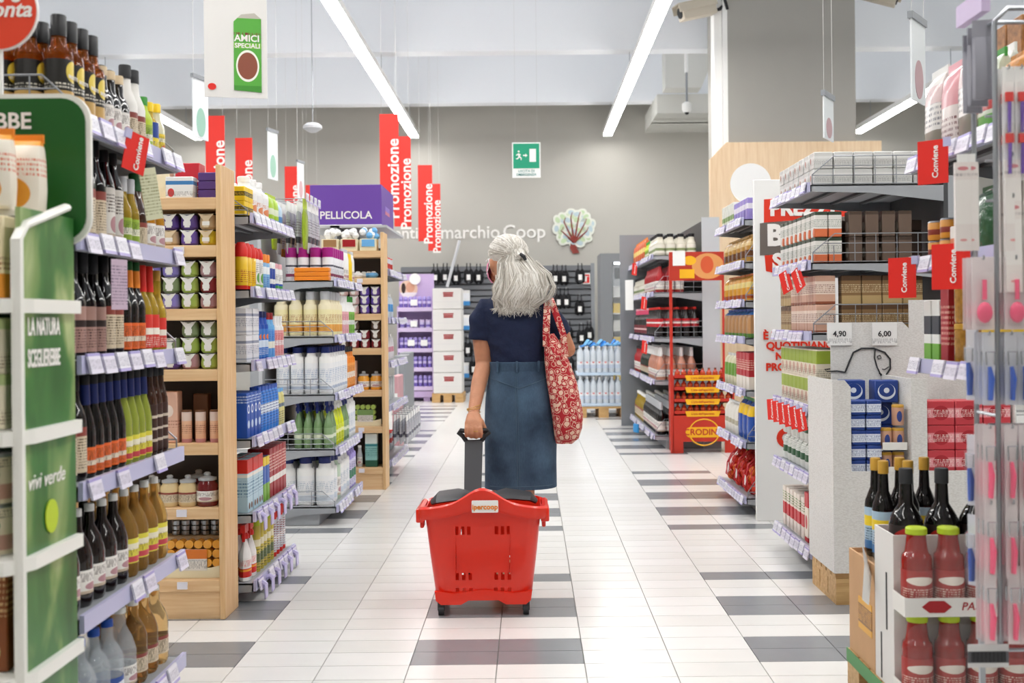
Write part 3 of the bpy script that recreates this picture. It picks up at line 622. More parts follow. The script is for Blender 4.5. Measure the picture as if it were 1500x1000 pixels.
ob('header_face', MB().prism(rrect(.738, .313, .052, 6, 0, 1.52), .008, .0125, 'headergreen').mesh('header_face'), hd)
ob('lettering', text('SCEGLIEREBBE', .05, 'letter_white', .02, align='RIGHT'), hd, (.252, .006, 1.625))
for z in (1.415, 1.215, .955, .705, .475, .2)[1:]:
    poly = [(-.42, -.305), (.29, -.305), (.325, -.295), (.345, -.27), (.36, -.23), (.36, 0), (-.42, 0)]
    ob('shelf', MB().slab(poly, z-.014, z+.014, 'displaywhite').mesh('shelf', False), g)
ob('top_tray', MB().slab([(-.4, -.22), (.33, -.17), (.33, 0), (-.4, 0)], 1.4, 1.412, 'displaywhite').mesh('top_tray', False), g)
for tx_, zz3 in (('LA NATURA', 1.172), ('SCEGLIEREBBE', 1.108)):
    me_ = text(tx_, .05, 'letter_white', .02); wd_ = max(v.co.x for v in me_.vertices)-min(v.co.x for v in me_.vertices); o_ = ob('lettering', me_, g, (.3465, -.155, zz3), rot=(0, 0, PI/2)); o_.scale = (.15/wd_, 1, 1)
ob('lettering', text('vivi verde', .045, 'letter_white', .0, shear=.3), g, (.3465, -.15, .86), rot=(0, 0, PI/2))
ob('round_badge', MB().prism([(.03*math.cos(a*PI/10), .035*math.sin(a*PI/10)) for a in range(20)], -.001, .001, 'lime').mesh('round_badge', False), g, (.3475, -.13, .78), rot=(0, 0, PI/2))
pk1 = bag('cracker_packet', 'white and orange cracker packet', .12, .07, .165, printed('prn_cracker', '#efe7d8', [('#f0a028', .86, 1)], [('#e39a2a', .45, .24, .4, .22)], ('#d8643a', .45, .72)), seal='orange')
for i, (x, y) in enumerate([(-1.11, 2.26), (-1.085, 2.345), (-1.24, 2.33)]): put(pk1, pk1.desc+' on top tray of the green display', 'cracker packets of the green display', (x, y, 1.412), .12-.1*i)
pk2 = box('biscuit_carton', 'orange and cream biscuit carton', .13, .06, .165, printed('prn_biscuit', '#eddcb4', [('#e0902a', 0, .3)], [('#e39a2a', .5, .6, .35, .25)], ('#9a5a2a', .35, .5)))
pk3 = box('pasta_carton', 'cream food carton with green leaf print', .13, .07, .11, printed('prn_vv', '#eee4cc', [('#b9c98a', .8, 1)], [('#5f9a3a', .4, .6, .28, .22)], ('#8a6a4a', .1, .35)))
pk4 = can('bean_tin', 'organic bean tin with green round logo', .041, .1, printed('prn_bean', '#e9ddc4', [('#c99a8a', .1, .42)], [('#2f7a3a', .4, .62, .4, .22)], ('#6a5a3a', .75, .95)), 'steel')
pk5 = box('cereal_carton', 'brown cereal carton with wheat print', .15, .07, .2, printed('prn_wheat', '#8a4a1e', [], [('#d9a24a', .5, .5, .2, .45), ('#c7d28a', .78, .2, .12, .12)], ('#d9b27a', .55, .95)))
pk6 = can('sauce_jar', 'amber sauce jar with green lid', .045, .12, printed('prn_sauce', '#a4601e', [('#e3d2b2', .1, .6)], [('#3a6a3a', .4, .4, .3, .15)], ('#6a4a2a', .12, .3)), 'green', lidh=.14)
for k, z, st, n in [(pk2, 1.229, 1, 3), (pk3, .969, 2, 4), (pk4, .719, 2, 6), (pk5, .489, 1, 4), (pk6, .214, 1, 6)]:
    for i in range(n):
        for s_ in range(st):
            put(k, k.desc+' in the green display', k.name.replace('_', ' ')+'s of the green display', (gx-.045-k.size[0]*(.5+i*1.03), gy0+.05+k.size[1]/2, z+s_*(k.size[2]+.0012)))
# red round sign above it
c = at(4, 20, 2.5)
t = thing('round_promo_sign', MB().prism([(.088*math.cos(a*PI/24), .088*math.sin(a*PI/24)) for a in range(48)], 0, .008, 'white').mesh('round_promo_sign'), 'red round sign with white script above the green display', 'sign', (c.x, 2.48, c.z))
ob('red_face', MB().prism([(.085*math.cos(a*PI/24), .085*math.sin(a*PI/24)) for a in range(48)], -.002, .001, mat('orangered', '#e4472c', .4)).mesh('red_face'), t)
ob('lettering', text('ca e', .05, 'letter_white', .02, shear=.25, align='RIGHT'), t, (.05, -.003, .035)); ob('lettering', text('onta', .05, 'letter_white', .02, shear=.25, align='RIGHT'), t, (.075, -.003, .002))
ob('stem', MB().box(-.006, .002, -.24, .006, .008, -.08, 'white').mesh('stem', False), t)

# ------------------------------------------------------------------ birch candle displays
WZ = [1.66, 1.47, 1.217, .975, .68, .424, .136]
def wood_display(xr, y0, w, label, ztop=1.81, d=.2):
    t = thing('birch_display', None, label, 'display shelf', (xr, y0, 0))
    for x in (-.022, -w): ob('side_panel', bevel(MB().box(x, 0, 0, x+.022, d, ztop, 'birch').mesh('side_panel', False), .002, 1), t)
    ob('back_panel', MB().box(-w+.022, d-.012, 0, -.022, d, ztop-.1, mat('backdark', '#4a4340', .7)).mesh('back_panel', False), t)
    for z in WZ: ob('shelf', bevel(MB().box(-w+.022, .004, z-.026, -.022, d-.012, z+.02, 'birch_h').mesh('shelf', False), .002, 1), t)
    ob('base', MB().box(-w+.022, .012, 0, -.022, .03, WZ[-1]-.026, 'birch_h').mesh('base', False), t)
    tg = MB().box(-.02, -.003, -.014, .02, .004, .014, 'tag').mesh('price_tag', False)
    for i, z in enumerate(WZ):
        if i in (1, 5, 6): ob('price_tag', tg, t, (-.17, 0, z))
    return t
wood_display(-1.222, 4.40, .62, 'tall birch candle display beside the insect spray shelving')
SL = 'offwhite'
cd_ = {c: candle('cup_candle', n+' cup candle in a white card sleeve', .035, .063, mat('wax_'+c, h, .35, coat=.3), s_) for c, n, h, s_ in
       [('lilac', 'lilac', '#8f82cf', SL), ('green', 'green', '#a9c05a', SL), ('rose', 'dusty rose', '#b58a92', SL), ('wine', 'wine red', '#8c2a35', SL), ('sage', 'sage green', '#8a9a72', SL), ('plum', 'plum', '#5f4590', SL),
        ('sand', 'sandy', '#d0b48a', 'beige'), ('blush', 'blush pink', '#e3c2bd', SL), ('cocoa', 'cocoa brown', '#6b564c', SL), ('violet', 'violet', '#7258b8', SL), ('yel', 'yellow', '#d9c030', 'beige')]}
def candle_block(x0, yf, z, cols, where):     # cols: list of stacks bottom to top
    for i, st in enumerate(cols):
        for j, c in enumerate(st):
            k = cd_[c]; put(k, k.desc+' '+where, 'cup candles '+where, (x0+.037+i*.076, yf+.045, z+.02+j*.0642), rnd.uniform(-.08, .08))
X1 = -1.245; Y1 = 4.415
r_box = box('gift_box', 'red gift box with white stripes', .1, .08, .15, printed('prn_redbox', '#c22434', [('#e9d6d2', .48, .54)], lines=('#e9d6d2', .1, .4)))
w_box = box('carton_pack', 'white carton with blue and red print', .11, .06, .085, printed('prn_wbox', '#ecebe8', [('#3f7fb8', .62, .8)], [('#d04040', .2, .25, .12, .2)], ('#555555', .1, .3)))
p_box = box('candle_tin_box', 'flat purple candle box', .075, .06, .034, printed('prn_pbox', '#57397c'))
t_box = box('tall_carton', 'tall cream carton', .06, .06, .13, 'cream')
for i in range(3): put(p_box, p_box.desc+' on top shelf of the tall candle display', 'purple candle boxes', (X1-.045, Y1+.06, 1.68+i*.0352))
put(r_box, 'red gift box with white stripes on the tall birch candle display', 'gift boxes', (X1-.14, Y1+.12, 1.68)); put(w_box, 'white carton with blue and red print in front of the red gift box', 'cartons', (X1-.15, Y1+.035, 1.68)); put(t_box, 'tall cream carton beside the red gift box', 'cartons', (X1-.24, Y1+.1, 1.68))
candle_block(X1-.31, Y1, 1.47, [('plum', 'lilac'), ('sand', 'plum'), ('violet', 'plum'), ('yel', 'sand')], 'on second shelf of tall candle display')
candle_block(X1-.31, Y1, 1.217, [('lilac', 'green', 'lilac'), ('lilac', 'sage', 'lilac'), ('green', 'green', 'green'), ('rose', 'wine', 'rose')], 'on third shelf of tall candle display')
candle_block(X1-.31, Y1, .975, [('plum', 'sage'), ('plum', 'sage'), ('rose', 'green', 'sage'), ('green', 'green', 'sage')], 'on fourth shelf of tall candle display')
pk_t = box('diffuser_carton', 'tall pale pink diffuser carton', .075, .065, .205, printed('prn_pinkbox', '#e2b49c', [], [('#f0dccf', .5, .62, .28, .12)], ('#a86a5a', .3, .45)))
pk_c = can('diffuser_tube', 'pink and peach scent tube with printed label', .021, .13, printed('prn_tube', '#e7b795', [('#dfc8bc', .7, 1), ('#c7888a', 0, .12)], lines=('#9a5a4a', .3, .6)), 'brown', lidh=.05, cat='tube')
fillx(X1-.34, X1-.0, Y1+.02, .70, [(pk_t, 2), (pk_c, 3)], 'on fifth shelf of tall candle display')
put(box('scent_box', 'brown scent box standing behind the pink tubes', .06, .05, .19, 'brown'), 'brown scent box behind the pink tubes', 'cartons', (X1-.1, Y1+.12, .70))
jc_r = jarcandle('jar_candle', 'red jar candle with glass lid', .043, .135, mat('wax_red', '#6e1f22', .15, coat=.5), lb_w); jc_c = jarcandle('jar_candle', 'cream jar candle with glass lid', .038, .125, mat('wax_cream', '#e0c796', .2, coat=.4), lb_tan); jc_o = jarcandle('jar_candle', 'orange jar candle with glass lid', .042, .13, mat('wax_or', '#eda432', .2, coat=.4), lb_w)
fillx(X1-.32, X1-.02, Y1+.006, .444, [(jc_c, 3), (jc_r, 1)], 'on sixth shelf of tall candle display')
put(jc_r, 'red jar candle with glass lid on sixth shelf of tall candle display', 'jar candles on sixth shelf of tall candle display', (X1-.12, Y1+.1285, .444))
tl = Kind('tealight', 'candle', 'silver tealight candle', MB().lathe([(.018, 0), (.019, .016), (.017, .017), (.017, .014), (.003, .014), (.003, .02)], 'steel', 10).mesh('tealight'), [], (.04, .04, .018))
def tealight_pack(x, y, z, wax, label, cols=6, rows=4, r=.0185):
    t = thing('tealight_pack', MB().box(-.1, .0, 0, .1, .05, .004, 'cream').prism([(-.112, 0), (.112, 0), (.112, .05), (.07, .0401), (-.07, .0401), (-.112, .05)], -.004, 0, 'cream').mesh('tealight_pack', False), label, 'candle pack', (x, y, z+.001))
    m = MB().tube([(0, 0, 0), (0, .045, 0)], r*.95, wax, 12).mesh('tealight')
    for i in range(cols):
        for j in range(rows): ob('tealight', m, t, (-.0925+i*.037, .002, .022+j*.037))
    ob('paper_band', MB().box(-.055, -.006, .03, .055, -.001, .115, printed('prn_band_'+wax, '#e8e2da', [('#e07a2a' if 'or' in wax else '#7a9a5a', .55, 1)], lines=('#555555', .1, .5))).mesh('paper_band', False), t)
    return t
tealight_pack(X1-.115, Y1+.03, .156, 'wax_or', 'clear pack of orange tealights with a paper band')
mtl = MB().tube([(0, 0, 0), (0, .016, 0)], .0165, 'steel', 12)
for i in range(6):
    for j in range(3): put(tl, 'silver tealight stacked above the orange tealight pack', 'silver tealights of the tall candle display', (X1-.215+i*.04, Y1+.132, .312+j*.0205))
ob('display_step', MB().box(-.26, .092, .157, -.002, .165, .311, 'beige').mesh('display_step', False), bpy.data.objects['birch_display'], (X1+1.222, 0.015, 0))

# second birch display further down the aisle
wood_display(-1.02, 7.77, .6, 'birch candle display next to the large white bottle shelving')
X2 = -1.042; Y2 = 7.785
bsk = box('gift_basket', 'cream card gift tray with pale bows', .12, .1, .085, 'cream', 'tray')
for i, (dx, wd) in enumerate([(.09, 0), (.225, 1), (.36, 2)]):
    t = put(bsk, ['cream gift tray with blue parcels on candle display', 'cream gift tray with red parcels on candle display', 'kraft gift tray with white bow on candle display'][i], 'gift trays', (X2-dx, Y2+.06, 1.68))
    fl = MB()
    for q in range(10): fl.ball((rnd.uniform(-.05, .05), rnd.uniform(-.03, .03), .1+rnd.uniform(0, .05)), .025, 'white' if q % 3 or wd == 2 else ('sky' if wd == 0 else 'white'), 7, 4)
    ob('bow', fl.mesh('bow'), t)
    ob('parcel', MB().box(-.045, -.056, .03, .045, -.048, .08, ('sky', 'deepred', 'kraft')[wd]).mesh('parcel', False), t)
shell = MB()
for i, (x, c) in enumerate([(.06, 'sky'), (.1, 'sky'), (.17, 'white'), (.22, 'white'), (.26, 'lightgrey'), (.135, 'white')]):
    m = MB().ball((0, 0, .022), .03, c, 10, 6, 1.2, .8, .7).lathe([(.02, .038), (.012, .048)], 'white', 8).mesh('soap_shell')
    thing('soap_shell', m, ('pale blue' if c == 'sky' else 'white' if c == 'white' else 'grey')+' shell soap on second shelf of the birch candle display', 'soap', (X2-x, Y2+.05+.04*(i % 2), 1.49), group='shell soaps')
candle_block(X2-.31, Y2, 1.217, [('blush',)*3, ('blush',)*3, ('violet',)*3, ('violet',)*3], 'on third shelf of smaller candle display')
candle_block(X2-.31, Y2, .975, [('cocoa', 'cocoa'), ('wine', 'cocoa', 'cocoa'), ('wine', 'wine'), ('wine', 'cocoa', 'cocoa')], 'on fourth shelf of smaller candle display')
fillx(X2-.34, X2-.005, Y2+.02, .70, [(pk_t, 2), (jc_o, 2)], 'on fifth shelf of second candle display')
mat('wax_green', '#a9b85a', .35)
tealight_pack(X2-.125, Y2+.03, .444, 'wax_green', 'clear pack of green tealights with a paper band', 5, 4)
for i in range(2):
    for j in range(6): put(tl, 'silver tealight stacked beside the green tealight pack', 'silver tealights of the smaller candle display', (X2-.27-.04*i, Y2+.05, .444+j*.0205))
bgb = box('kraft_carton', 'flat kraft carton in a stack', .095, .07, .036, printed('prn_kraft', '#cdb393'))
for j in range(5): put(bgb, 'flat kraft carton stacked on bottom shelf of candle display', 'flat kraft cartons', (X2-.27, Y2+.045, .156+j*.037))
put(bottle('room_spray', 'small white room spray', .02, .15, 'lightgrey', 'white', lb_w, neck=.6), 'small white room spray beside kraft cartons', 'sprays', (X2-.17, Y2+.05, .156))
put(box('diffuser_carton', 'teal and white diffuser carton', .085, .06, .235, printed('prn_teal', '#8fc4bf', [('#2f7f86', .62, .68), ('#e6eee8', .7, 1), ('#2f5f4a', 0, .2)], lines=('#2f6f6a', .3, .6))), 'teal and white diffuser carton on candle display bottom shelf', 'cartons', (X2-.085, Y2+.05, .156))
# ------------------------------------------------------------------ left: insect spray and household shelves
B = shelf_unit('endcap_shelving', 'grey end shelving of insect sprays behind the tall birch display', -1.17, 4.64, 5.42, [1.63, 1.32, 1.01, .69, .375, .085], .38, 1,
    ['on top insect spray shelf', 'on second insect spray shelf', 'on third insect spray shelf', 'on fourth insect spray shelf', 'on fifth insect spray shelf', 'on bottom insect spray shelf'], ztop=1.75, guards=[('near', (0,), 3)], guard_h=.07)
y_box = box('repellent_carton', 'small yellow repellent carton', .07, .06, .062, printed('prn_ybox', '#efc818', [('#2a2412', .35, .65)], lines=('#efc818', .4, .6)))
w_jug = bottle('refill_jug', 'big white refill jug with orange print', .055, .19, 'white', 'white', printed('prn_jug', '#f0efee', [], [('#e08a5a', .5, .35, .3, .16)], ('#d07a4a', .5, .7)), neck=.45, sh=.66, lab=(.08, .6), caph=.12, bell=.12)
g_pack = bag('refill_pouch', 'lime green refill pouch', .09, .05, .15, printed('prn_lime', '#a9cf2e', [('#dfe8c8', .35, .55), ('#8fb0c8', 0, .22)]), seal='lime')
bl_pack = bag('refill_pouch', 'pale blue refill pouch', .08, .05, .13, printed('prn_pblue', '#b9d3e6', [('#4f86c0', .2, .45)]), seal='white')
fill(B, 0, [(y_box, 2, 2), (w_jug, 3), (g_pack, 2), (bl_pack, 1)], deep=2)
r_can = can('spray_can', 'yellow spray can with red cap', .027, .2, printed('prn_rcan', '#f0c41c', [('#d8261c', 0, .12)], lines=('#a81818', .2, .6), coat=.3), 'red', lidh=.3, dome=1, cat='spray can')
r_can2 = can('spray_can', 'white spray can with red cap', .025, .19, printed('prn_rcan2', '#ecebe8', [('#9cc56a', 0, .2)], [('#5aa040', .5, .4, .3, .16)], ('#888888', .55, .9), coat=.3), 'red', lidh=.26, dome=1, cat='spray can')
o_can = can('spray_can', 'light blue spray can with orange cap', .024, .17, printed('prn_ocan', '#7fb4df', [('#eef3f6', .6, .85)], lines=('#2455b8', .1, .5), coat=.3), 'orange', lidh=.22, cat='spray can')
n_can = can('roll_on', 'navy and white roll on with yellow foot', .018, .14, printed('prn_ncan', '#2546a0', [('#f0f0ee', .35, .55), ('#efd030', 0, .16)]), 'white', lidh=.2, cat='bottle')
g_tub = bottle('lotion_tub', 'white lotion bottle with pink lid and green stripe', .034, .14, 'white', 'pink', printed('prn_tub', '#f2f2f0', [('#3f9a4b', .0, .3), ('#2455b8', .3, .4)], lines=('#888888', .55, .9)), neck=.8, sh=.75, lab=(.05, .7), caph=.16, bell=.06)
fill(B, 1, [(r_can, 3), (r_can2, 2), (o_can, 2), (n_can, 2), (g_tub, 2)], deep=2)
wh_c = box('coil_carton', 'white coil carton with grey print', .1, .05, .115, printed('prn_coil', '#e6e6ea', [('#8d93a8', .7, .8), ('#b7bccb', .1, .16)], lines=('#6d7390', .3, .62)))
bl_b = bottle('repellent_bottle', 'blue repellent bottle with navy cap', .024, .22, 'blue', 'navy', printed('prn_brep', '#3f7fd0', [('#d8e6f4', .35, .6)], [('#e87a3a', .5, .72, .3, .1)], ('#f0f0f0', .1, .3)), neck=.6, sh=.68, lab=(.06, .64), caph=.12, bell=.1)
bl_b2 = bottle('repellent_bottle', 'light blue repellent bottle with dark red cap', .024, .215, 'sky', 'deepred', printed('prn_brep2', '#5f9fe0', [('#f0f0e0', .3, .55)], lines=('#2455b8', .6, .95)), neck=.6, sh=.68, lab=(.06, .64), caph=.14, bell=.1)
pk_b = bottle('repellent_bottle', 'pink and white repellent bottle with white cap', .023, .2, 'white', 'white', printed('prn_brep3', '#e8a5a5', [('#f3f0f0', .4, .6)], lines=('#c04048', .1, .9)), neck=.6, sh=.7, lab=(.06, .66), caph=.12, bell=.1)
fill(B, 2, [(wh_c, 2, 2), (bl_b, 3), (bl_b2, 2), (pk_b, 3)], deep=2)
bl_c = box('repellent_carton', 'blue repellent carton with white rings', .055, .05, .19, printed('prn_bcar', '#1f52b0', [], [('#e8f0f8', .5, .64, .34, .1), ('#1f52b0', .5, .64, .2, .06), ('#cfe0f4', .5, .3, .3, .09)], ('#cfe0f4', .78, .95)))
bl_c2 = bag('repellent_sachet', 'blue and white repellent sachet', .055, .03, .2, printed('prn_bsac', '#3f8ae0', [('#e8f0f8', .4, .62)], lines=('#1f3f90', .1, .9)), seal='blue')
yl_w = bag('wipe_sachet', 'yellow striped wipe sachet', .055, .03, .17, printed('prn_ysac', '#d9d28a', [('#6a7a8a', .5, .6)], lines=('#555555', .1, .4)), seal='sky')
fill(B, 3, [(bl_c, 4), (bl_c2, 6), (yl_w, 2)], deep=2)
r_pk = box('insecticide_carton', 'red topped insecticide carton with pale blue front', .085, .05, .225, printed('prn_ins', '#bcd9e4', [('#d82a20', .74, 1), ('#f2efe6', .66, .72)], [('#7a4a20', .3, .12, .14, .06), ('#7a4a20', .75, .12, .14, .06)], ('#2f6f9a', .3, .6)))
b_pk = box('insecticide_carton', 'blue and green insecticide carton', .05, .05, .2, printed('prn_ins2', '#2f5fb8', [('#7fb83a', 0, .4), ('#efd030', .8, 1)]))
d_pk = box('insecticide_carton', 'dark red insecticide carton with white flash', .06, .05, .225, printed('prn_ins3', '#a8242c', [('#f0ece6', .3, .42)], lines=('#f0d0c0', .5, .9)))
fill(B, 4, [(r_pk, 3), (b_pk, 2), (d_pk, 5)], deep=2)
trig = spray('trigger_spray', 'white trigger spray with red head', .04, .245, 'white', 'red', printed('prn_trig', '#efefec', [('#d8281e', .0, .45), ('#f0a020', .3, .4)], lines=('#d8281e', .55, .9)))
gcan = can('spray_can', 'yellow green spray can with lime cap', .026, .235, printed('prn_gcan', '#c9b848', [('#5a6a3a', .2, .4), ('#e8e2c0', .55, .7)], lines=('#3a4a2a', .05, .5), coat=.3), 'lime', lidh=.14, cat='spray can')
rcap = can('spray_can', 'silver spray can with tall red cap', .026, .25, printed('prn_rcap', '#c9ced4', [('#d8281e', 0, .12), ('#e8e8e8', .4, .55)], lines=('#8a3030', .15, .9), coat=.3), 'red', lidh=.3, cat='spray can')
fill(B, 5, [(trig, 2), (gcan, 5), (rcap, 4)], deep=2)
mat('hookwire', '#b9bcc0', .3, metal=.8)
# hook tags sticking out under the two low shelves
for i, z in ((4, .36), (5, .07)):
    for k in range(6):
        y = 4.7+.125*k
        t = thing('price_flag', bevel(MB().box(-.022, -.03, -.03, .022, -.024, .03, 'tagviolet').mesh('price_flag', False), .002, 1), 'curled lilac price flag on the %s insect spray shelf edge' % ('fifth' if i == 4 else 'bottom'), 'price tag', (-1.157, y, z-.03), PI/2, 'lilac price flags of the insect spray shelves')
        ob('clip', MB().tube([(0, -.0, .03), (0, -.012, .036), (0, -.026, .026)], .012, 'tagviolet', 6).mesh('clip'), t)

C = shelf_unit('endcap_shelving', 'white end shelving of detergents and bleach bottles with wire sides', -1.13, 6.4, 7.35, [1.42, 1.095, .76, .444, .11], .42, 1,
    ['on top detergent shelf', 'on second detergent shelf', 'on third detergent shelf', 'on fourth detergent shelf', 'on bottom detergent shelf'], ztop=1.95, guards=[('near', (1, 2, 3, 4), 3)], guard_h=.09, backmat='lightgrey')
for o in C.root.children:
    if o.name.startswith('plinth'): pass
m_can = can('laundry_spray', 'white laundry spray can with magenta cap', .034, .2, printed('prn_mcan', '#e3e3e8', [('#8a3a5a', .2, .32), ('#4a4a5a', .6, .68)], lines=('#8a8a9a', .35, .55), coat=.3), 'magenta', lidh=.28, cat='spray can')
sp_w = box('sponge_pack', 'orange striped sponge cloth pack', .07, .2, .024, printed('prn_sponge', '#f08a1e'), 'packet')
wb = bottle('roll_pack', 'white slim household bottle', .022, .22, 'white', 'lightgrey', lb_w, neck=.6, sh=.7, caph=.1)
yb_ = bottle('glue_bottle', 'bright yellow slim bottle', .022, .2, 'yellow', 'yellow', None, neck=.6, sh=.7, caph=.12)
for j in range(3): put(sp_w, 'orange striped sponge cloth pack stacked beside the magenta caps', 'orange sponge cloth packs', (-1.26, 6.437, 1.421+j*.0255), PI/2)
C2 = Unit(); C2.__dict__.update(C.__dict__); C2.y0 = 6.49; C2.w = C.w-.09
fill(C2, 0, [(m_can, 6), (wb, 4), (yb_, 3), (wb, 2)], deep=4)
crm = bottle('softener_bottle', 'cream softener bottle with white cap and orange label', .04, .265, 'cream', 'lightgrey', printed('prn_soft', '#efe6b4', [('#e8a850', .1, .4)], lines=('#a86a3a', .45, .8)), neck=.6, sh=.66, lab=(.05, .6), caph=.18, bell=.1)
pnk = bottle('softener_bottle', 'pink and white softener bottle with white cap', .036, .25, 'white', 'white', printed('prn_soft2', '#e8b0b8', [('#f2f2f2', .4, .6)], lines=('#c06a80', .1, .9)), neck=.6, sh=.66, lab=(.05, .6), caph=.14, bell=.1)
grn = bottle('softener_bottle', 'green and white softener bottle with green cap', .034, .25, 'white', 'green', printed('prn_soft3', '#7fb84a', [('#f2f2f2', .4, .62)], lines=('#2f6a2a', .1, .9)), neck=.6, sh=.66, lab=(.05, .6), caph=.14, bell=.1)
fill(C, 1, [(crm, 5), (pnk, 3), (grn, 3)], deep=4)
wbl = bottle('bleach_bottle', 'tall white bleach bottle with blue cap', .039, .275, 'white', 'navy', printed('prn_blea', '#eef0f2', [('#b8c4d6', .1, .2)], lines=('#9fb0cc', .3, .8)), neck=.62, sh=.74, lab=(.05, .66), caph=.12, bell=.07)
orb = bottle('cleaner_bottle', 'orange and white cleaner bottle with dark cap', .034, .26, 'orange', 'dark', printed('prn_orb', '#f0a050', [('#f5efe4', .35, .6)], lines=('#a85a20', .1, .9)), neck=.5, sh=.68, lab=(.05, .6), caph=.12, bell=.1)
fill(C, 2, [(wbl, 7), (orb, 4)], deep=4)
tr_y = spray('trigger_cleaner', 'bright yellow green cleaner with white trigger', .044, .3, mat('neon', '#d6e021', .15, coat=.4), 'white', printed('prn_try', '#d3dc2a', [('#eef0b0', .5, .7)], lines=('#6a7a10', .1, .45)))
tr_g = spray('trigger_cleaner', 'dark green cleaner with white trigger', .044, .3, mat('cleangreen', '#7a9a6a', .15, coat=.4), 'navy', printed('prn_trg', '#8aa87a', [('#dfe6cf', .4, .6)]))
fill(C, 3, [(tr_g, 2), (tr_y, 3), (tr_g, 2), (wbl, 3)], deep=4)
bigw = bottle('bleach_jug', 'large white bleach jug with navy cap', .052, .285, 'white', 'navy', printed('prn_big', '#f0f1f2', [('#d3dce6', .1, .3)], lines=('#a9b8c8', .4, .8)), neck=.62, sh=.72, lab=(.05, .62), caph=.13, bell=.08)
pgr = bottle('bleach_jug', 'pale green bleach jug with navy cap', .046, .275, mat('palegreen', '#c4d6c0', .4), 'navy', lb_w, neck=.6, sh=.72, lab=(.1, .5), caph=.13, bell=.08)
tgr = bottle('floor_cleaner_bottle', 'slim green and lilac floor cleaner bottle', .036, .28, 'lilac', 'navy', printed('prn_tgr', '#d8d4ec', [('#2f8a4a', .3, .6)], lines=('#6a5a9a', .1, .9)), neck=.6, sh=.74, lab=(.05, .66), caph=.12, bell=.07)
fill(C, 4, [(bigw, 2), (pgr, 1), (bigw, 3), (tgr, 3)], deep=3)
# packets on hooks above the detergents
def hook_row(x0, x1, y, z, kinds, where, n, rz=PI/2, cat='packet'):
    h = thing('display_hook', MB().tube([(x0, y, z), (x1, y, z), (x1, y, z+.012)], .003, 'hookwire', 5).mesh('display_hook'), 'chrome display hook '+where, 'hook', group='chrome hooks '+where)
    for i in range(n):
        k = kinds[i % len(kinds)]
        o = put(k, k.desc+' '+where, 'hanging packets '+where, (x0+(x1-x0)*(.2+.75*i/max(1, n-1)), y, z-.016), rz)
    return h
ph_s = pouch('hanging_packet', 'silver hanging packet with dark print', .1, .3, printed('prn_hs', '#c4c6cc', [('#4a4a52', .25, .4)], lines=('#6a5a5a', .45, .8), rough=.25), 'white')
ph_l = pouch('hanging_packet', 'lime green hanging packet', .1, .28, printed('prn_hl', '#98b02a', rough=.25), 'lime')
ph_p = pouch('hanging_packet', 'pale pink hanging packet with orange foot', .1, .31, printed('prn_hp', '#dccfd0', [('#f0982a', .0, .18)], lines=('#8a5a5a', .3, .8), rough=.25), 'white')
for k, (y, kk) in enumerate([(6.44, [ph_l]), (6.56, [ph_s]), (6.68, [ph_p, ph_s]), (6.8, [ph_s])]):
    hook_row(-1.53, -1.29, y, 1.9, kk, 'above the detergent shelves', 2 if k == 0 else 4)
    t = thing('price_flag', MB().box(-.035, -.002, -.05, .035, .002, 0, 'tagprint1').mesh('price_flag', False), 'lilac price flag on a hook above the detergents', 'price tag', (-1.285, y, 1.93), PI/2, 'price flags above the detergents')
ob('hook_bar', MB().tube([(-.48, .4, 1.9), (.48, .4, 1.9)], .006, 'steel', 6).mesh('hook_bar'), C.root)

# ------------------------------------------------------------------ left: wrapping display, packet racks
D = shelf_unit('packet_rack', 'grey rack of hanging kitchen packets behind the birch display', -1.03, 8.02, 9.1, [1.55, 1.2, .88, .56, .16], .34, 1,
    ['on top packet rack shelf', 'on second packet rack shelf', 'on third packet rack shelf', 'on fourth packet rack shelf', 'on bottom packet rack shelf'], ztop=1.88)
ob('top_board', MB().box(-.54, 0, 1.865, .54, .6, 1.882, 'lightgrey').mesh('top_board', False), D.root)
for i in range(5):
    kd = [can('kitchen_can', 'small red and white kitchen can', .035, .14, printed('prn_kc', '#d0d4da', [('#c83a34', .4, .7)]), 'red'), bag('kitchen_bag', 'blue and silver kitchen bag', .1, .06, .2, printed('prn_kb', '#c9d2dc', [('#3f8fd0', .3, .6)]), seal='white'), bag('kitchen_bag', 'white and pink kitchen bag', .1, .06, .2, printed('prn_kb2', '#e6e2e4', [('#d08a9a', .3, .5)]), seal='white'), box('foil_carton', 'silver foil carton', .1, .06, .18, 'silverprint')][i % 4]
    fill(D, i, [(kd, 7)], deep=1, setback=.08)
for k in range(6):
    hook_row(-1.02, -.9, 8.12+.17*k, .5, [pouch('hanging_packet', 'crinkled silver packet', .11, .2, printed('prn_hsil', '#b9bac2', [('#5a5a6a', .3, .45)], lines=('#8a8a9a', .5, .9), rough=.25), 'white')], 'low on the packet rack', 3)
bw = (-1.60, -1.075); by = 8.1
pb = thing('purple_display_box', None, 'purple card box reading PELLICOLA on top of the packet rack', 'display box', ((bw[0]+bw[1])/2, by, 1.886))
wv = (bw[1]-bw[0])/2
mat('purplecard', '#6d46a6', .5)
ob('shell', bevel(MB().box(-wv, 0, 0, wv, .7, .3, 'purplecard').mesh('shell', False), .003, 1), pb)
ob('lettering', text('PELLICOLA', .078, 'letter_white', .015), pb, (.0, -.002, .075))
ob('white_edge', MB().box(-wv, -.002, -.0, wv, -.0003, .008, 'white').mesh('white_edge', False), pb)
ob('side_print', MB().box(wv+.0003, .2, .1, wv+.002, .45, .16, printed('prn_pell', '#8a6ac8', [('#c86a8a', 0, .4)])).mesh('side_print', False), pb)
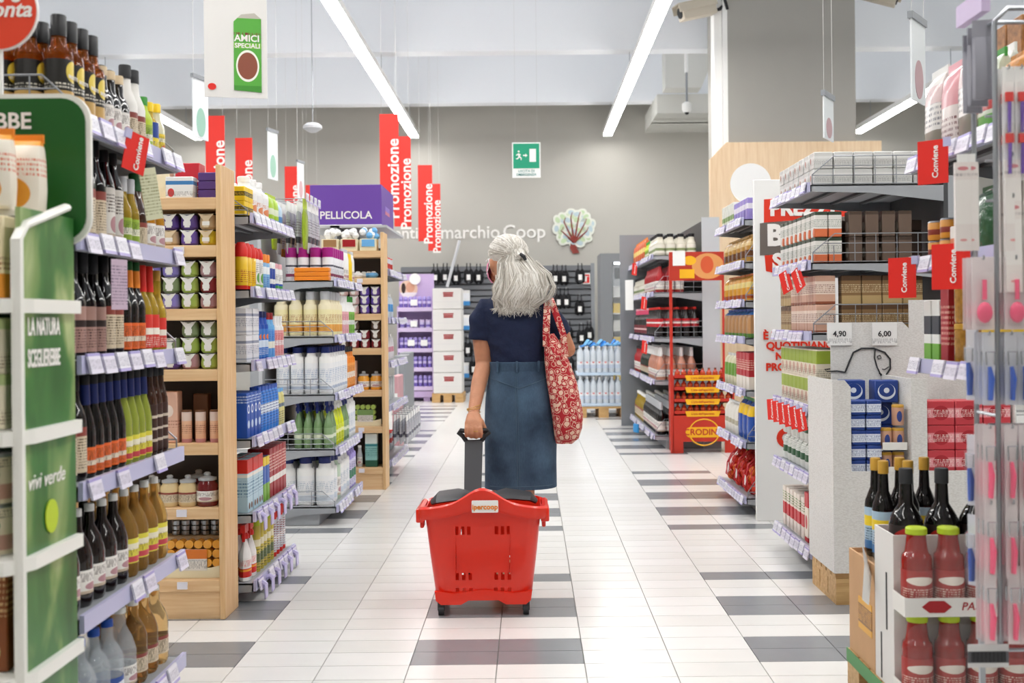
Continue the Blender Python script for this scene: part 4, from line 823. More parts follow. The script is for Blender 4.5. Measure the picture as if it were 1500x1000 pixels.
# grey trolleys and bins beyond the packet rack
for i, (px, yy, hpx) in enumerate([(594, 11.4, 118), (600, 12.3, 110)]):
    p = at(px, 540, yy); h = hpx*yy/F
    t = thing('stock_trolley', bevel(MB().box(-.055, 0, .1, .055, .5, h, 'grey').mesh('stock_trolley', False), .006, 1), ['grey upright stock trolley with black casters beside the packet rack', 'grey stock trolley standing before the purple deodorant display'][i], 'trolley', (p.x-.06, yy, 0), group='grey stock trolleys')
    for sx in (-.035, .035):
        for sy in (.06, .44): ob('caster', MB().tube([(sx-.012, sy, .05), (sx+.012, sy, .05)], .048, 'black', 12).box(sx-.006, sy-.02, .05, sx+.006, sy+.02, .1, 'steel').mesh('caster'), t)
    ob('strip', MB().box(-.03, -.004, .3, -.01, .0, h-.05, 'lightgrey').mesh('strip', False), t)
p = at(597, 560, 10.6)
t = thing('pink_crate', bevel(MB().box(-.03, 0, 0, .03, .4, .68, mat('dustypink', '#c99aa0', .5)).mesh('pink_crate', False), .008, 1), 'tall dusty pink box standing beside the packet rack', 'box', (p.x-.07, 10.2, 0))
ob('label', MB().box(-.02, -.003, .45, .02, 0, .52, 'white').mesh('label', False), t)

# ------------------------------------------------------------------ far end: purple deodorant display, carton stack, bra wall
mat('palepurple', '#c9b2dc', .5); mat('palelilac', '#d8c6e8', .5)
p0, p1 = ground(584, 590), ground(634, 590); yd = 16.4
xa, xb = at(582, 500, yd).x, at(634, 500, yd).x; wd = xb-xa
t = thing('deodorant_display', None, 'pale purple stepped display of deodorant cans with photo header', 'display stand', ((xa+xb)/2, yd, 0))
sc = yd/F
zz = [at(600, y, yd).z for y in (450, 480, 510, 538, 566)]
ob('back_board', MB().box(-wd/2, .3, 0, wd/2, .32, at(600, 400, yd).z, 'palepurple').mesh('back_board', False), t)
for s_ in (-1, 1): ob('side_panel', MB().box(s_*wd/2, 0, .05, s_*(wd/2-.012), .3, zz[0]+.02, 'palepurple').mesh('side_panel', False), t)
for z in zz: ob('shelf', MB().box(-wd/2+.012, 0, z-.06, wd/2-.012, .3, z, 'palelilac').mesh('shelf', False), t)
ob('base', MB().box(-wd/2, .01, 0.06, wd/2, .3, zz[-1]-.07, 'palepurple').box(-wd/2+.05, .05, 0, -wd/2+.15, .25, .06, 'palepurple').box(wd/2-.15, .05, 0, wd/2-.05, .25, .06, 'palepurple').mesh('base', False), t)
ob('header_photo', MB().prism(rrect(.27, .26, .12, 5, -.12, zz[0]+.28), .28, .3, printed('prn_photo', '#e8c9b0', [('#f0e8ea', 0, .3)], [('#3a2622', .22, .55, .12, .3), ('#d9a184', .6, .6, .25, .3)])).mesh('header_photo'), t)
ob('header_disc', MB().prism([(-.02+.085*math.cos(a*PI/10), zz[0]+.43+.085*math.sin(a*PI/10)) for a in range(20)], .26, .28, 'white').mesh('header_disc'), t)
deo = can('deodorant_can', 'violet deodorant can', .03, .16, printed('prn_deo', '#7f6cc0', [('#cfc4e8', .45, .75)], lines=('#4a3a8a', .1, .4)), 'lilac', lidh=.25, dome=1, cat='spray can')
deo2 = can('deodorant_can', 'pale violet cream jar', .04, .12, printed('prn_deo2', '#c8c0e4', [('#7a68bc', .2, .55)]), 'palelilac', lidh=.3, cat='jar')
for i, z in enumerate(zz): fillx((xa+xb)/2-wd/2+.02, (xa+xb)/2+wd/2-.02, yd+.03, z, [(deo2, 5)] if i == 1 else [(deo, 7)], 'on the %s tier of the purple display' % ('top', 'second', 'third', 'fourth', 'lowest')[i])
for px, py in ((606, 443), (606, 474), (602, 502), (621, 502)):
    q = at(px, py, yd-.03); thing('price_card', MB().box(-.05, 0, -.045, .05, .003, .045, 'white').mesh('price_card', False), 'white price card clipped to the purple display', 'price tag', (q.x, yd-.012, q.z), group='price cards of the purple display')
yp = 16.1; xa, xb = at(634, 500, yp).x, at(676, 500, yp).x; wc = xb-xa
def pallet(x0, x1, y0, y1, label, m='pallet_wood', h=.13, top='pallet_wood'):
    t = thing('pallet', None, label, 'pallet', ((x0+x1)/2, y0, 0)); w_ = x1-x0; d = y1-y0
    for i in range(5): ob('deck_board', MB().box(-w_/2, d*i/5+.006, h-.022, w_/2, d*(i+1)/5-.006, h, m).mesh('deck_board', False), t)
    for x in (-w_/2, -.06, w_/2-.12):
        ob('stringer_board', MB().box(x, 0, h-.042, x+.12, d, h-.0225, m).mesh('stringer_board', False), t)
        ob('runner', MB().box(x, 0, 0, x+.12, d, .018, m).mesh('runner', False), t)
        for y in (0, d/2-.06, d-.12): ob('block', MB().box(x, y, .0185, x+.12, y+.12, h-.0425, m).mesh('block', False), t)
    return t
pallet(xa-.02, xb+.02, yp, yp+.6, 'small wooden pallet under the tall stack of white cartons')
zt = at(655, 421, yp).z; hb = (zt-.135)/5
mat('cartonwhite', '#e3e1de', .6)
cb = bevel(MB().box(-wc/2, 0, 0, wc/2, .55, hb-.006, 'cartonwhite').mesh('white_carton', False), .006, 1)
lg = MB().prism([(-.075, .02), (.075, .02), (.075, .036), (-.075, .036)], -.003, 0, 'deepred').prism([(-.075, -.03), (.075, -.03), (.06, -.012), (-.06, -.012)], -.003, 0, 'deepred').box(-.07, -.003, -.006, .07, 0, .012, 'deepred').mesh('red_print', False)
for i in range(5):
    t = thing('white_carton', cb, 'large white carton with red print, %s of the tall stack' % ('lowest', 'second from the pallet', 'middle one', 'second from the top', 'topmost')[i], 'carton', ((xa+xb)/2, yp+.02, .131+i*hb), group='stack of white cartons')
    ob('red_print', lg, t, (.02, -.001, hb*.68)); ob('lid_line', MB().box(-wc/2, -.002, hb*.34, wc/2, 0, hb*.345, 'lightgrey').mesh('lid_line', False), t)
q0, q1 = at(655, 420, yp+.2), at(673, 352, yp+.3)
thing('mop_handle', MB().tube([q0, q1], .022, 'lightgrey', 8).mesh('mop_handle'), 'pale grey pole leaning on top of the white carton stack', 'pole')
# bra wall
yb = 18.5; xa, xb = at(640, 450, yb).x-.6, at(866, 450, yb).x; zt = at(760, 389, yb).z
t = thing('slat_wall', MB().box(xa, yb+.055, 0, xb, yb+.09, zt, mat('slatback', '#74777c', .5)).mesh('slat_wall', False), 'dark grey slat wall hung with black bras', 'display wall')
sl = MB().box(0, 0, 0, xb-xa, .056, .07, mat('slatgrey', '#74777c', .5)).mesh('slat', False)
n = int(zt/.1)
for i in range(n): ob('slat', sl, t, (xa, yb, .01+i*zt/n))
ob('end_post', MB().box(xb, yb-.02, 0, xb+.06, yb+.06, zt+.03, 'grey').mesh('end_post', False), t)
mat('bracloth', '#141418', .8)
def bra_kind(L_=0):
    b = MB()
    for s_ in (-1, 1):
        b.ball((s_*.035, s_*.012, -.19), .075, 'bracloth', 12, 8, .62, .5, 1.3)
        b.tube([(s_*.03, 0, 0), (s_*.03, -.01, -.05), (s_*.035, -.01, -.12)], .009, 'bracloth', 5)
        b.tube([(s_*.07, 0, -.22), (s_*.06, .015, -.3), (s_*.02, .02, -.33)], .02, 'bracloth', 6)
    b.box(-.07, -.01, -.3, .07, .02, -.25, 'bracloth')
    hg = MB().tube([(0, .05+L_, 0), (0, -.03, .0), (0, -.03, .02)], .004, 'hookwire', 5).box(-.05, -.012, -.01, .05, -.002, .01, 'clearfilm')
    return Kind('hanging_bra', 'bra', '', b.mesh('hanging_bra'), [('hanger', hg.mesh('hanger')), ('swing_tag', MB().box(-.03, -.075, -.28, .03, -.07, -.19, 'white').mesh('swing_tag', False))], (.34, .1, .3))
bra = [bra_kind(), bra_kind(.12)]
for bi, (px, py) in enumerate([(638, 386), (653, 386), (668, 387), (687, 386), (701, 386), (813, 388), (826, 388), (849, 386), (818, 422), (829, 422), (849, 432), (851, 474), (863, 470), (686, 492), (694, 520), (815, 470), (832, 470), (817, 520), (834, 515)]):
    q = at(px, py, yb-.05); put(bra[bi % 2], 'black bra with white tag in the %s row, %s' % ('top' if py < 400 else 'second' if py < 440 else 'third' if py < 480 else 'lowest', 'on the white carton side' if px < 710 else 'on the extinguisher sign side'), 'black bras on the slat wall', (q.x, yb-.06-.12*(bi % 2), q.z-.001))
hp = pouch('hosiery_packet', 'white and blue hosiery packet', .14, .24, printed('prn_hos', '#e8ecf0', [('#3f8fd0', .0, .35)]), 'white')
for px, py in [(682, 426), (682, 462), (681, 532)]:
    q = at(px, py, yb-.06); put(hp, 'white and blue hosiery packet hanging on the slat wall', 'hosiery packets', (q.x, yb-.04, q.z))
q = at(862, 405, 17.6); t = thing('extinguisher_sign', MB().box(-.075, 0, -.09, .075, .01, .09, 'white').mesh('extinguisher_sign', False), 'small white sign with a red fire extinguisher symbol', 'sign', (q.x, yb-.04, q.z))
ob('pictogram', MB().box(-.06, -.003, -.07, .06, 0, .07, 'red').box(-.02, -.005, -.05, .02, -.003, .03, 'white').box(-.03, -.005, .03, .045, -.003, .045, 'white').mesh('pictogram', False), t)
# wall fridge
yf = 15.6; xa = at(880, 450, yf).x; zt = at(890, 371, yf).z
t = thing('wall_fridge', None, 'grey wall fridge with a bright glass front', 'fridge', (xa+.75, yf, 0))
fb = MB().box(-.75, 0, 0, -.58, .7, zt, mat('fridgegrey', '#85888c', .45)).box(.58, 0, 0, .75, .7, zt, 'fridgegrey').box(-.58, 0, zt-.12, .58, .7, zt, 'fridgegrey').box(-.58, 0, 0, .58, .7, .2, 'fridgegrey').box(-.58, .66, .2, .58, .7, zt-.12, 'white')
ob('cabinet', fb.mesh('cabinet', False), t)
ob('lamp_strip', MB().box(-.55, .04, zt-.15, .55, .1, zt-.125, mat('fridgelamp', '#f4f8ff', .5, emit=6)).mesh('lamp_strip', False), t)
ob('header_print', MB().box(-.55, .02, zt-.36, .55, .03, zt-.2, 'dark').mesh('header_print', False), t)
ob('glass_door', MB().box(-.57, -.01, .2, .57, -.002, zt-.13, mat('doorglass', '#eef4f8', .05, alpha=.12)).mesh('glass_door', False), t)
for i in range(6): ob('shelf', MB().box(-.57, .08, .3+i*.24, .57, .64, .315+i*.24, 'white').mesh('shelf', False), t)
fk = [box('chilled_carton', n+' chilled carton', .13, .1, .14, c) for n, c in (('yellow', 'yellow'), ('orange', 'peach'), ('white', 'offwhite'), ('blue', 'sky'))]
for i in range(6):
    for j in range(5): put(fk[(i*2+j//2) % 4], fk[(i*2+j//2) % 4].desc+' behind the fridge glass', 'chilled cartons in the wall fridge', (xa+.25+j*.15, yf+.2, .316+i*.24))
# bottled water on a pallet
yw = 13.35; xa, xb = at(846, 600, yw).x, at(918, 600, yw).x
pallet(xa-.01, xb+.05, yw, yw+.75, 'wooden pallet under shrink wrapped water bottles')
W_ = xb-xa; z1, z2 = .133, at(880, 553, yw).z
wbm = MB().lathe([(.035, 0), (.037, .01), (.037, .22), (.033, .25), (.014, .285), (.014, .3)], mat('waterpet', '#e6eef6', .12, alpha=.85), 10)
wbm.lathe([(.014, .3), (.014, .318)], 'white', 8); wbm.lathe([(.0375, .05), (.0375, .13)], printed('prn_watl', '#e8eaf0', [('#c9d4e4', 0, .3)], [('#d87a7a', .5, .55, .3, .2)]), 10, cap0=False, cap1=False)
wbm = wbm.mesh('water_bottle')
wk = Kind('water_bottle', 'bottle', 'clear water bottle with pale label', wbm, [], (.072, .072, .32))
for lay in range(2):
    z = .133+lay*.375
    thing('bottle_tray', bevel(MB().box(xa, yw+.02, z, xb+.03, yw+.55, z+.035, mat('trayblue', '#c3d6ea', .4)).mesh('bottle_tray', False), .004, 1), ['pale blue tray under the lower layer of water bottles', 'pale blue tray under the upper layer of water bottles'][lay], 'tray', group='water bottle trays')
    for i in range(8):
        for j in range(4): put(wk, 'clear water bottle in the %s shrink wrapped layer' % ('lower', 'upper')[lay], 'water bottles on the pallet', (xa+.05+i*.0745, yw+.08+j*.08, z+.036))
fm = MB()
for i in range(14): fm.tube([(xa+.05+.04*i, yw+.05+.02*(i % 5), .86+.012*(i % 3)), (xa+.1+.04*i, yw+.1+.03*(i % 4), .875+.02*((i*3) % 4)), (xa+.13+.04*i, yw+.2, .865)], (.024, .012), 'sky' if i % 3 else mat('bluefilm', '#3f8fe0', .25), 6)
thing('wrap_film', fm.mesh('wrap_film'), 'crumpled blue plastic film on top of the water bottles', 'film')

# ------------------------------------------------------------------ right: drinks gondola and red aperitif display
Gn = shelf_unit('drinks_shelving', 'grey shelving of sauces and drinks beside the red aperitif stand', 1.13, 10.05, 12.3, [1.76, 1.42, 1.01, .62, .12], .5, -1,
    ['on top drinks shelf', 'on second drinks shelf', 'on third drinks shelf', 'on fourth drinks shelf', 'on bottom drinks shelf'], ztop=2.1, guards=[('near', (1, 2, 3, 4), 4)], guard_h=.15, tagw=.1, gap=.03)
ob('far_panel', MB().box(-Gn.w/2-.02, -.12, 0, -Gn.w/2-.002, .5, 2.12, 'grey').mesh('far_panel', False), Gn.root)
ob('end_panel', MB().box(Gn.w/2, .44, 0, Gn.w/2+.02, .6, 2.1, 'lightgrey').mesh('end_panel', False), Gn.root)
sau = bottle('sauce_jar', 'white sauce jar with black cap', .045, .2, mat('sauce', '#d8d3c2', .2, coat=.3), 'black', printed('prn_sau', '#ece8dc', [('#8a9a6a', .3, .6)]), neck=.6, sh=.55, lab=(.1, .5), caph=.14, bell=.18)
gsau = bottle('sauce_jar', 'green sauce jar with green cap', .045, .18, 'lime', 'green', lb_green, neck=.6, sh=.55, lab=(.1, .5), caph=.14, bell=.18)
rbag = bag('snack_bag', 'orange and red snack bag', .16, .08, .24, printed('prn_sn', '#d8622c', [('#efd27a', .4, .6)]), seal='orange')
fill(Gn, 0, [(sau, 5), (gsau, 3), (rbag, 6)], deep=4)
rbt = bottle('bitter_bottle', 'red bitter bottle with black cap', .042, .27, 'deepred', 'dark', lb_w, neck=.36, sh=.55, lab=(.1, .4), caph=.1)
fill(Gn, 1, [(rbt, 8), (sau, 8)], deep=3)
col = bottle('cola_bottle', 'dark cola bottle with red cap and red label', .038, .28, 'vinegar', 'red', printed('prn_col', '#c01f2a', [('#f0e6e0', .4, .6)]), neck=.36, sh=.5, lab=(.35, .62), caph=.07, bell=.26)
col2 = bottle('cola_bottle', 'dark cola bottle with pink foil neck', .038, .28, 'vinegar', 'pink', printed('prn_col2', '#7a3038', [('#e8c0c0', .4, .6)]), neck=.36, sh=.5, lab=(.1, .4), caph=.07, bell=.26, foil='hotpink')
fill(Gn, 2, [(col, 7), (col2, 10)], deep=5)
ros = bottle('sparkling_wine', 'rose sparkling wine bottle with white foil neck', .044, .3, mat('rose', '#c98a72', .12, coat=.4), 'white', lb_w, neck=.34, sh=.45, lab=(.1, .32), caph=.1, foil='white', bell=.26)
drk = bottle('sparkling_wine', 'dark sparkling wine bottle with white foil neck', .044, .3, 'greenglass', 'white', lb_tan, neck=.34, sh=.45, lab=(.1, .32), caph=.1, foil='white', bell=.26)
fill(Gn, 3, [(ros, 6), (drk, 6), (rbt, 5)], deep=4)
win = bottle('wine_bottle', 'dark wine bottle with white foil and pale label', .042, .3, 'darkglass', 'lightgrey', lb_w, neck=.34, sh=.55, lab=(.12, .42), caph=.1, foil='lightgrey')
ywi = bottle('spirit_bottle', 'yellow spirit bottle with white cap', .045, .28, 'oil', 'white', lb_tan, neck=.36, sh=.55, lab=(.12, .45), caph=.1)
fill(Gn, 4, [(win, 12), (ywi, 8)], deep=4)
for i, (t_, z) in enumerate([(.3, 1.42), (.3, 1.01), (1.2, 1.78)]):
    conviene((1.0785, 10.05+t_, z-.03), -PI/2+.5, 'red Conviene tag on the drinks shelving', .15, w=.09, h=.12)
thing('price_sheet', MB().box(-.06, 0, -.32, .06, .003, 0, 'white').mesh('price_sheet', False), 'white paper price sheet hanging from the drinks shelving', 'price tag', (1.062, 11.75, 1.6), -PI/2+.7)
thing('blue_tag', bevel(MB().box(-.05, -.01, -.09, .05, .01, 0, mat('bluetag', '#2f9ae0', .4)).mesh('blue_tag', False), .006, 1), 'bright blue plastic tag under the bottom drinks shelf', 'price tag', (1.078, 11.3, .115), -PI/2+.4)
# aperitif stand
yc = 9.72; xa, xb = at(986, 640, yc).x, at(1077, 640, yc).x; w_ = xb-xa
mat('aperired', '#c0301f', .45); mat('aperiyel', '#f2b51a', .45)
t = thing('aperitif_stand', None, 'red card stand of aperitif bottles with yellow strips and header', 'display stand', ((xa+xb)/2, yc, 0)); ST = t
zb = at(1030, 608, yc).z
legp = [(-w_/2, 0), (-w_/2+.09, 0), (-w_/2+.09, .1), (w_/2-.09, .1), (w_/2-.09, 0), (w_/2, 0), (w_/2, zb), (-w_/2, zb)]
ob('front_board', MB().prism(legp, 0, .02, 'aperired').mesh('front_board', False), t)
for s_ in (-1, 1): ob('side_board', MB().box(s_*w_/2, .02, 0, s_*(w_/2-.015), .28, .68, 'aperired').mesh('side_board', False), t)
lgz = zb*.55
ob('logo', MB().prism(rrect(.33, .09, .044, 6, 0, lgz), -.004, 0, 'aperiyel').mesh('logo', False), t)
ob('logo_ring', MB().tube([(.13*math.cos(a*PI/14), -.003, lgz+.115*math.sin(a*PI/14)) for a in range(28)], .006, 'aperiyel', 5, closed=True).mesh('logo_ring'), t)
ob('lettering', text('CRODINO', .075, 'aperired', .02), t, (0, -.006, lgz))
cro = bottle('aperitif_bottle', 'small orange aperitif bottle with red label', .024, .086, mat('croorange', '#b8341c', .12, coat=.4), 'brown', printed('prn_cro', '#d8662c', [('#b82a1c', .4, .7)]), neck=.42, sh=.55, lab=(.1, .52), caph=.1, seg=10)
for i in range(4):
    z = zb+.001+i*.105; dz = i*.001
    ob('tray', MB().box(-w_/2+.016, .0, z, w_/2-.016, .24, z+.012, 'aperired').box(-w_/2+.016, .0, z, w_/2-.016, .012, z+.04, 'aperired').mesh('tray', False), t)
    ob('yellow_strip', MB().prism([(-.15, z-.012), (.13, z-.012), (.145, z+.036), (-.165, z+.036)], -.006, -.001, 'aperiyel').mesh('yellow_strip', False), t)
    ob('lettering', text("L'ora dell'aperitivo", .027, 'aperired', .01), t, (-.01, -.008, z+.012))
    for j in range(9): put(cro, 'small orange aperitif bottle in the %s tray of the red stand' % ('lowest', 'second', 'third', 'topmost')[i], 'aperitif bottles of the red stand', ((xa+xb)/2-w_/2+.05+j*(w_-.1)/8, yc+.05, z+.0125))
ob('pole', MB().box(-w_/2-.02, .0, 0, -w_/2+.005, .02, at(986, 372, yc).z, 'aperired').mesh('pole', False), t)
z0, z1 = at(1000, 411, yc).z, at(1000, 369, yc).z; x1 = at(1059, 390, yc).x-(xa+xb)/2
ob('header', MB().box(-w_/2-.02, -.01, z0, x1, 0, z1, printed('prn_head', '#b9301c', [], [('#e09a5a', .72, .5, .3, .45), ('#d85a30', .7, .55, .12, .3), ('#f2b51a', .38, .7, .12, .16)])).mesh('header', False), t)
ob('header_card', MB().box(-w_/2+.01, -.014, z1-.12, -w_/2+.12, -.011, z1+.01, 'white').mesh('header_card', False), t)
ob('header_print', MB().box(-w_/2+.07, -.013, z0+.02, -w_/2+.2, -.011, z0+.1, 'aperiyel').mesh('header_print', False), t)
ob('header_arm', MB().box(x1-.01, -.005, .62, x1+.008, .01, z1, 'aperired').mesh('header_arm', False), t)

# ------------------------------------------------------------------ right: snack shelving and white price board
Fn = shelf_unit('snack_shelving', 'grey end shelving of snacks and red net bags beside the white price board', 1.275, 6.55, 7.45, [1.765, 1.51, 1.28, 1.06, .75, .44, .11], .3, -1,
    ['on top snack shelf', 'on second snack shelf', 'on third snack shelf', 'on fourth snack shelf', 'on fifth snack shelf', 'on sixth snack shelf', 'on bottom snack shelf'], ztop=1.95, guards=[('near', (1, 2, 5, 6), 3)], guard_h=.11)
fill(Fn, 0, [(box('tea_carton', 'lilac tea carton', .07, .06, .13, printed('prn_tea', '#9a8ad0', [('#e8e4f0', .5, .75)])), 5), (box('tea_carton', 'white and green tea carton', .07, .06, .15, printed('prn_tea2', '#e2e4da', [('#8aa86a', .3, .5)])), 5)], deep=2)
cr1 = bag('crisp_bag', 'golden brown crisp bag', .13, .09, .17, printed('prn_cr1', '#b98a3a', [('#6a4020', .2, .45), ('#e0c080', .6, .75)], rough=.25), seal='gold')
cr2 = bag('crisp_bag', 'orange yellow crisp bag', .13, .09, .165, printed('prn_cr2', '#d99a2a', [('#e8d080', .5, .7), ('#a84a1a', .1, .25)], rough=.25), seal='orange')
fill(Fn, 1, [(cr1, 6)], deep=2); fill(Fn, 2, [(cr2, 6)], deep=2)
nut = bag('nut_bag', 'clear bag of nuts with blue top', .11, .08, .172, printed('prn_nut', '#b98a5a', [('#3f78c0', .8, 1), ('#5a8a3a', 0, .15)], rough=.25), seal='blue')
fill(Fn, 3, [(nut, 7)], deep=2)
crk = box('cracker_carton', 'red and white cracker carton', .09, .07, .22, printed('prn_crk', '#b81f2a', [('#efe6d8', .0, .35)], lines=('#f0d8c0', .5, .8)))
grb = bag('granola_bag', 'green and cream granola bag', .1, .07, .2, printed('prn_grb', '#d8d2b0', [('#6a9a3a', .3, .7)]), seal='white')
fill(Fn, 4, [(crk, 4), (grb, 4)], deep=2)
salt = bag('salad_bag', 'blue and yellow salad bag with green leaves', .13, .1, .25, printed('prn_salt', '#2450a8', [('#efc42a', .6, .85)], rough=.25), seal='green')
whb = bag('flour_bag', 'white flour bag', .11, .08, .2, printed('prn_whb', '#e6e2d8', [('#b0a890', .3, .45)]), seal='white')
fill(Fn, 5, [(salt, 3), (whb, 4)], deep=2)
# red net bags of produce
mat('rednet', '#c8202a', .4); mat('tomato', '#d83a24', .3); mat('netorange', '#ec7a2a', .35)
for i in range(3):
    t = thing('net_bag', None, 'red net bag of oranges and tomatoes on bottom snack shelf', 'net bag', (1.275+.145, 6.70+.285*i, .111), group='red net bags of produce')
    fr = MB().ball((0, 0, .035), .03, 'netorange', 10, 6).mesh('fruit'); fr2 = MB().ball((0, 0, .035), .031, 'tomato', 10, 6).mesh('fruit')
    for lay, (nn, rr) in enumerate([(8, .095), (7, .08), (6, .065), (3, .03)]):
        for j in range(nn): ob('fruit', fr if (j+lay+i) % 3 == 0 else fr2, t, (rr*1.05*math.cos(2*PI*j/nn+lay), rr*1.05*math.sin(2*PI*j/nn+lay), .006+lay*.05))
    nb = MB()
    for a in range(16):
        nb.tube([((.12*k+.012)*math.cos(a*PI/8+tw), (.12*k+.012)*math.sin(a*PI/8+tw), z) for z, k, tw in [(0.003, .6, 0), (.05, 1.05, .25), (.12, .98, .5), (.18, .75, .75), (.225, .35, 1), (.26, .1, 1.2)]], .0028, 'rednet', 4)
        nb.tube([((.12*k+.012)*math.cos(a*PI/8-tw), (.12*k+.012)*math.sin(a*PI/8-tw), z) for z, k, tw in [(0.003, .6, 0), (.05, 1.05, .25), (.12, .98, .5), (.18, .75, .75), (.225, .35, 1), (.26, .1, 1.2)]], .0028, 'rednet', 4)
    ob('net', nb.mesh('net'), t)
    ob('green_band', MB().tube([(-.06, -.02, .24), (0, -.02, .275), (.07, -.02, .3)], (.018, .006), 'green', 6).mesh('green_band'), t)
    ob('label', MB().box(-.03, -.128, .06, .03, -.124, .12, 'white').mesh('label', False), t, rot=(0, 0, -PI/2))
# white board with the low price slogan
yp_ = 6.42; xa = at(1106, 500, yp_).x; zt = at(1110, 263, yp_).z
t = thing('price_board', bevel(MB().box(xa, 0, 0, xa+.75, .03, zt, 'white').mesh('price_board', False), .003, 1), 'tall white board with red slogan about always low prices', 'sign', (0, yp_, 0)); PB = t
def onboard(px, py): q = at(px, py, yp_); return q.x, q.z
def ptext(txt, x0, x1, yc, m, bold=.03, h=None):
    me = text(txt, .2, m, bold, .001); xs_ = [v.co.x for v in me.vertices]; a, z = onboard(x0, yc); b, _ = onboard(x1, yc)
    k = (b-a)/(max(xs_)-min(xs_)); o = ob('lettering', me, PB, ((a+b)/2-k*(max(xs_)+min(xs_))/2, -.006, z)); o.scale = (k, 1, (h or k))
mat('boardred', '#e2371f', .45); mat('boardgrey', '#6f6660', .5)
def shape(pts, m, y, nm): ob(nm, MB().prism([onboard(*p) for p in pts], y, y+.002, m).mesh(nm, False), PB)
shape([(1119, 292), (1250, 283), (1250, 316), (1119, 326)], 'boardred', -.003, 'slogan_patch')
shape([(1113, 327), (1260, 316), (1260, 364), (1113, 374)], 'boardgrey', -.0035, 'slogan_patch')
shape([(1120, 374), (1250, 364), (1250, 392), (1180, 410), (1122, 397)], 'boardred', -.003, 'slogan_patch')
ptext('PREZZI', 1128, 1222, 306, 'letter_white', .05); ptext('BASSI', 1124, 1222, 346, 'letter_white', .05); ptext('SEMPRE', 1131, 1236, 384, 'letter_white', .05)
for tx, x0, x1, y in [('È UN IMPEGNO', 1118, 1226, 492), ('QUOTIDIANO', 1122, 1222, 507), ('NON UNA', 1136, 1208, 522), ('PROMOZIONE', 1122, 1222, 538)]: ptext(tx, x0, x1, y, 'boardred', .04)
q = onboard(1152, 641); ob('logo_ring', MB().tube([(q[0]+.042*math.cos(a), -.004, q[1]+.042*math.sin(a)) for a in [i*2*PI/22+.6 for i in range(20)]], (.016, .003), 'boardred', 6, up=(0, 1, 0)).mesh('logo_ring'), t)
q = onboard(1180, 641); ob('logo_ring', MB().tube([(q[0]+.042*math.cos(a), -.004, q[1]+.042*math.sin(a)) for a in [i*2*PI/22 for i in range(22)]], (.016, .003), 'boardred', 6, up=(0, 1, 0), closed=True).mesh('logo_ring'), t)
rs = bpy.data.objects['round_sign']; q = at(1100, 269, 7.2); rs.location = (q.x, 7.2, q.z)
ob('stem', MB().box(-.01, .002, 1.7665-q.z, .01, .01, -.12, 'white').mesh('stem', False), rs)
# ------------------------------------------------------------------ right: wafer shelving
E = shelf_unit('wafer_shelving', 'grey end shelving of wafers and milk cartons with wire sides', 1.27, 4.98, 5.72, [1.775, 1.425, 1.105, .77, .46, .12], .6, -1,
    ['on top wafer shelf', 'on second wafer shelf', 'on third wafer shelf', 'on fourth wafer shelf', 'on fifth wafer shelf', 'on bottom wafer shelf'], ztop=1.95, guards=[('near', (0, 1, 2), 6)], guard_h=.13, thick=.03)
slv = box('foil_pack', 'white silver foil snack cube pack', .085, .085, .075, printed('prn_foil', '#d9d9d6', [('#e8e8e6', .6, .75)], [('#a8604a', .3, .5, .12, .2)], ('#9a9a98', .2, .5), rough=.3))
fill(E, 0, [(slv, 7, 2)], deep=6)
wht = box('milk_carton', 'small white carton with orange corner', .07, .06, .115, printed('prn_milk', '#e6e4de', [('#3a4a3a', .86, 1)], [('#e0764a', .85, .15, .3, .2)], ('#7a8a7a', .4, .7)))
dkc = box('wafer_carton', 'dark brown wafer carton', .07, .06, .115, printed('prn_dkc', '#6a584c', [('#4a3a30', .86, 1)], [('#b8b0a4', .5, .4, .3, .2)]))
cho = box('chocolate_pack', 'flat brown chocolate pack', .09, .08, .05, printed('prn_cho', '#4a352a'))
fill(E, 1, [(wht, 8, 2, 2)], deep=2)
for r in range(4):
    for s_ in range(2): put(dkc, 'dark brown wafer carton behind the wire side, %s from the aisle, %s layer' % (ORD[r], ('lower', 'upper')[s_]), 'wafer cartons', (1.27+.21+.075*r, 5.04, 1.425+s_*.117), -PI/2)
for r in range(5):
    for s_ in range(4): put(cho, 'flat brown chocolate pack deep on the second wafer shelf', 'chocolate packs', (1.27+.2+.086*r*.95, 5.22, 1.425+s_*.0515), 0)
wfr = box('wafer_pack', 'pale pink wafer pack with brown side', .052, .09, .13, printed('prn_wf', '#cda28c', [('#8a4a30', .0, .1), ('#e3cfc0', .35, .8)], lines=('#7a3a2a', .4, .7)))
wfb = box('wafer_pack', 'brown wafer pack with gold foil end', .055, .09, .13, printed('prn_wfb', '#8a6a44', [('#5a3f28', .82, 1), ('#b59a6a', 0, .3)], lines=('#e0cfa8', .4, .7)))
fill(E, 2, [(wfr, 9, 2, 1), (wfb, 4, 2, 1)], deep=1)
for r in range(4):
    for s_ in range(2): put(wfb, 'brown wafer pack behind the third shelf wire, %s from the aisle, %s layer' % (ORD[r], ('lower', 'upper')[s_]), 'brown wafer packs', (1.27+.19+.093*r, 5.04, 1.105+s_*.1312), -PI/2)
ric = box('rice_carton', 'cream and green rice carton', .075, .07, .13, printed('prn_ric', '#e6dcc8', [('#9aae3a', .5, .95)], [('#c9a08a', .5, .3, .3, .18)], ('#6a5a4a', .05, .3)))
fill(E, 3, [(ric, 9, 2)], deep=2)
cof = bag('coffee_bag', 'white vacuum coffee brick with dark green band', .075, .06, .13, printed('prn_cof', '#dfe2dc', [('#2f5a3a', .3, .55)], lines=('#7a8a7a', .6, .9)), seal='white')
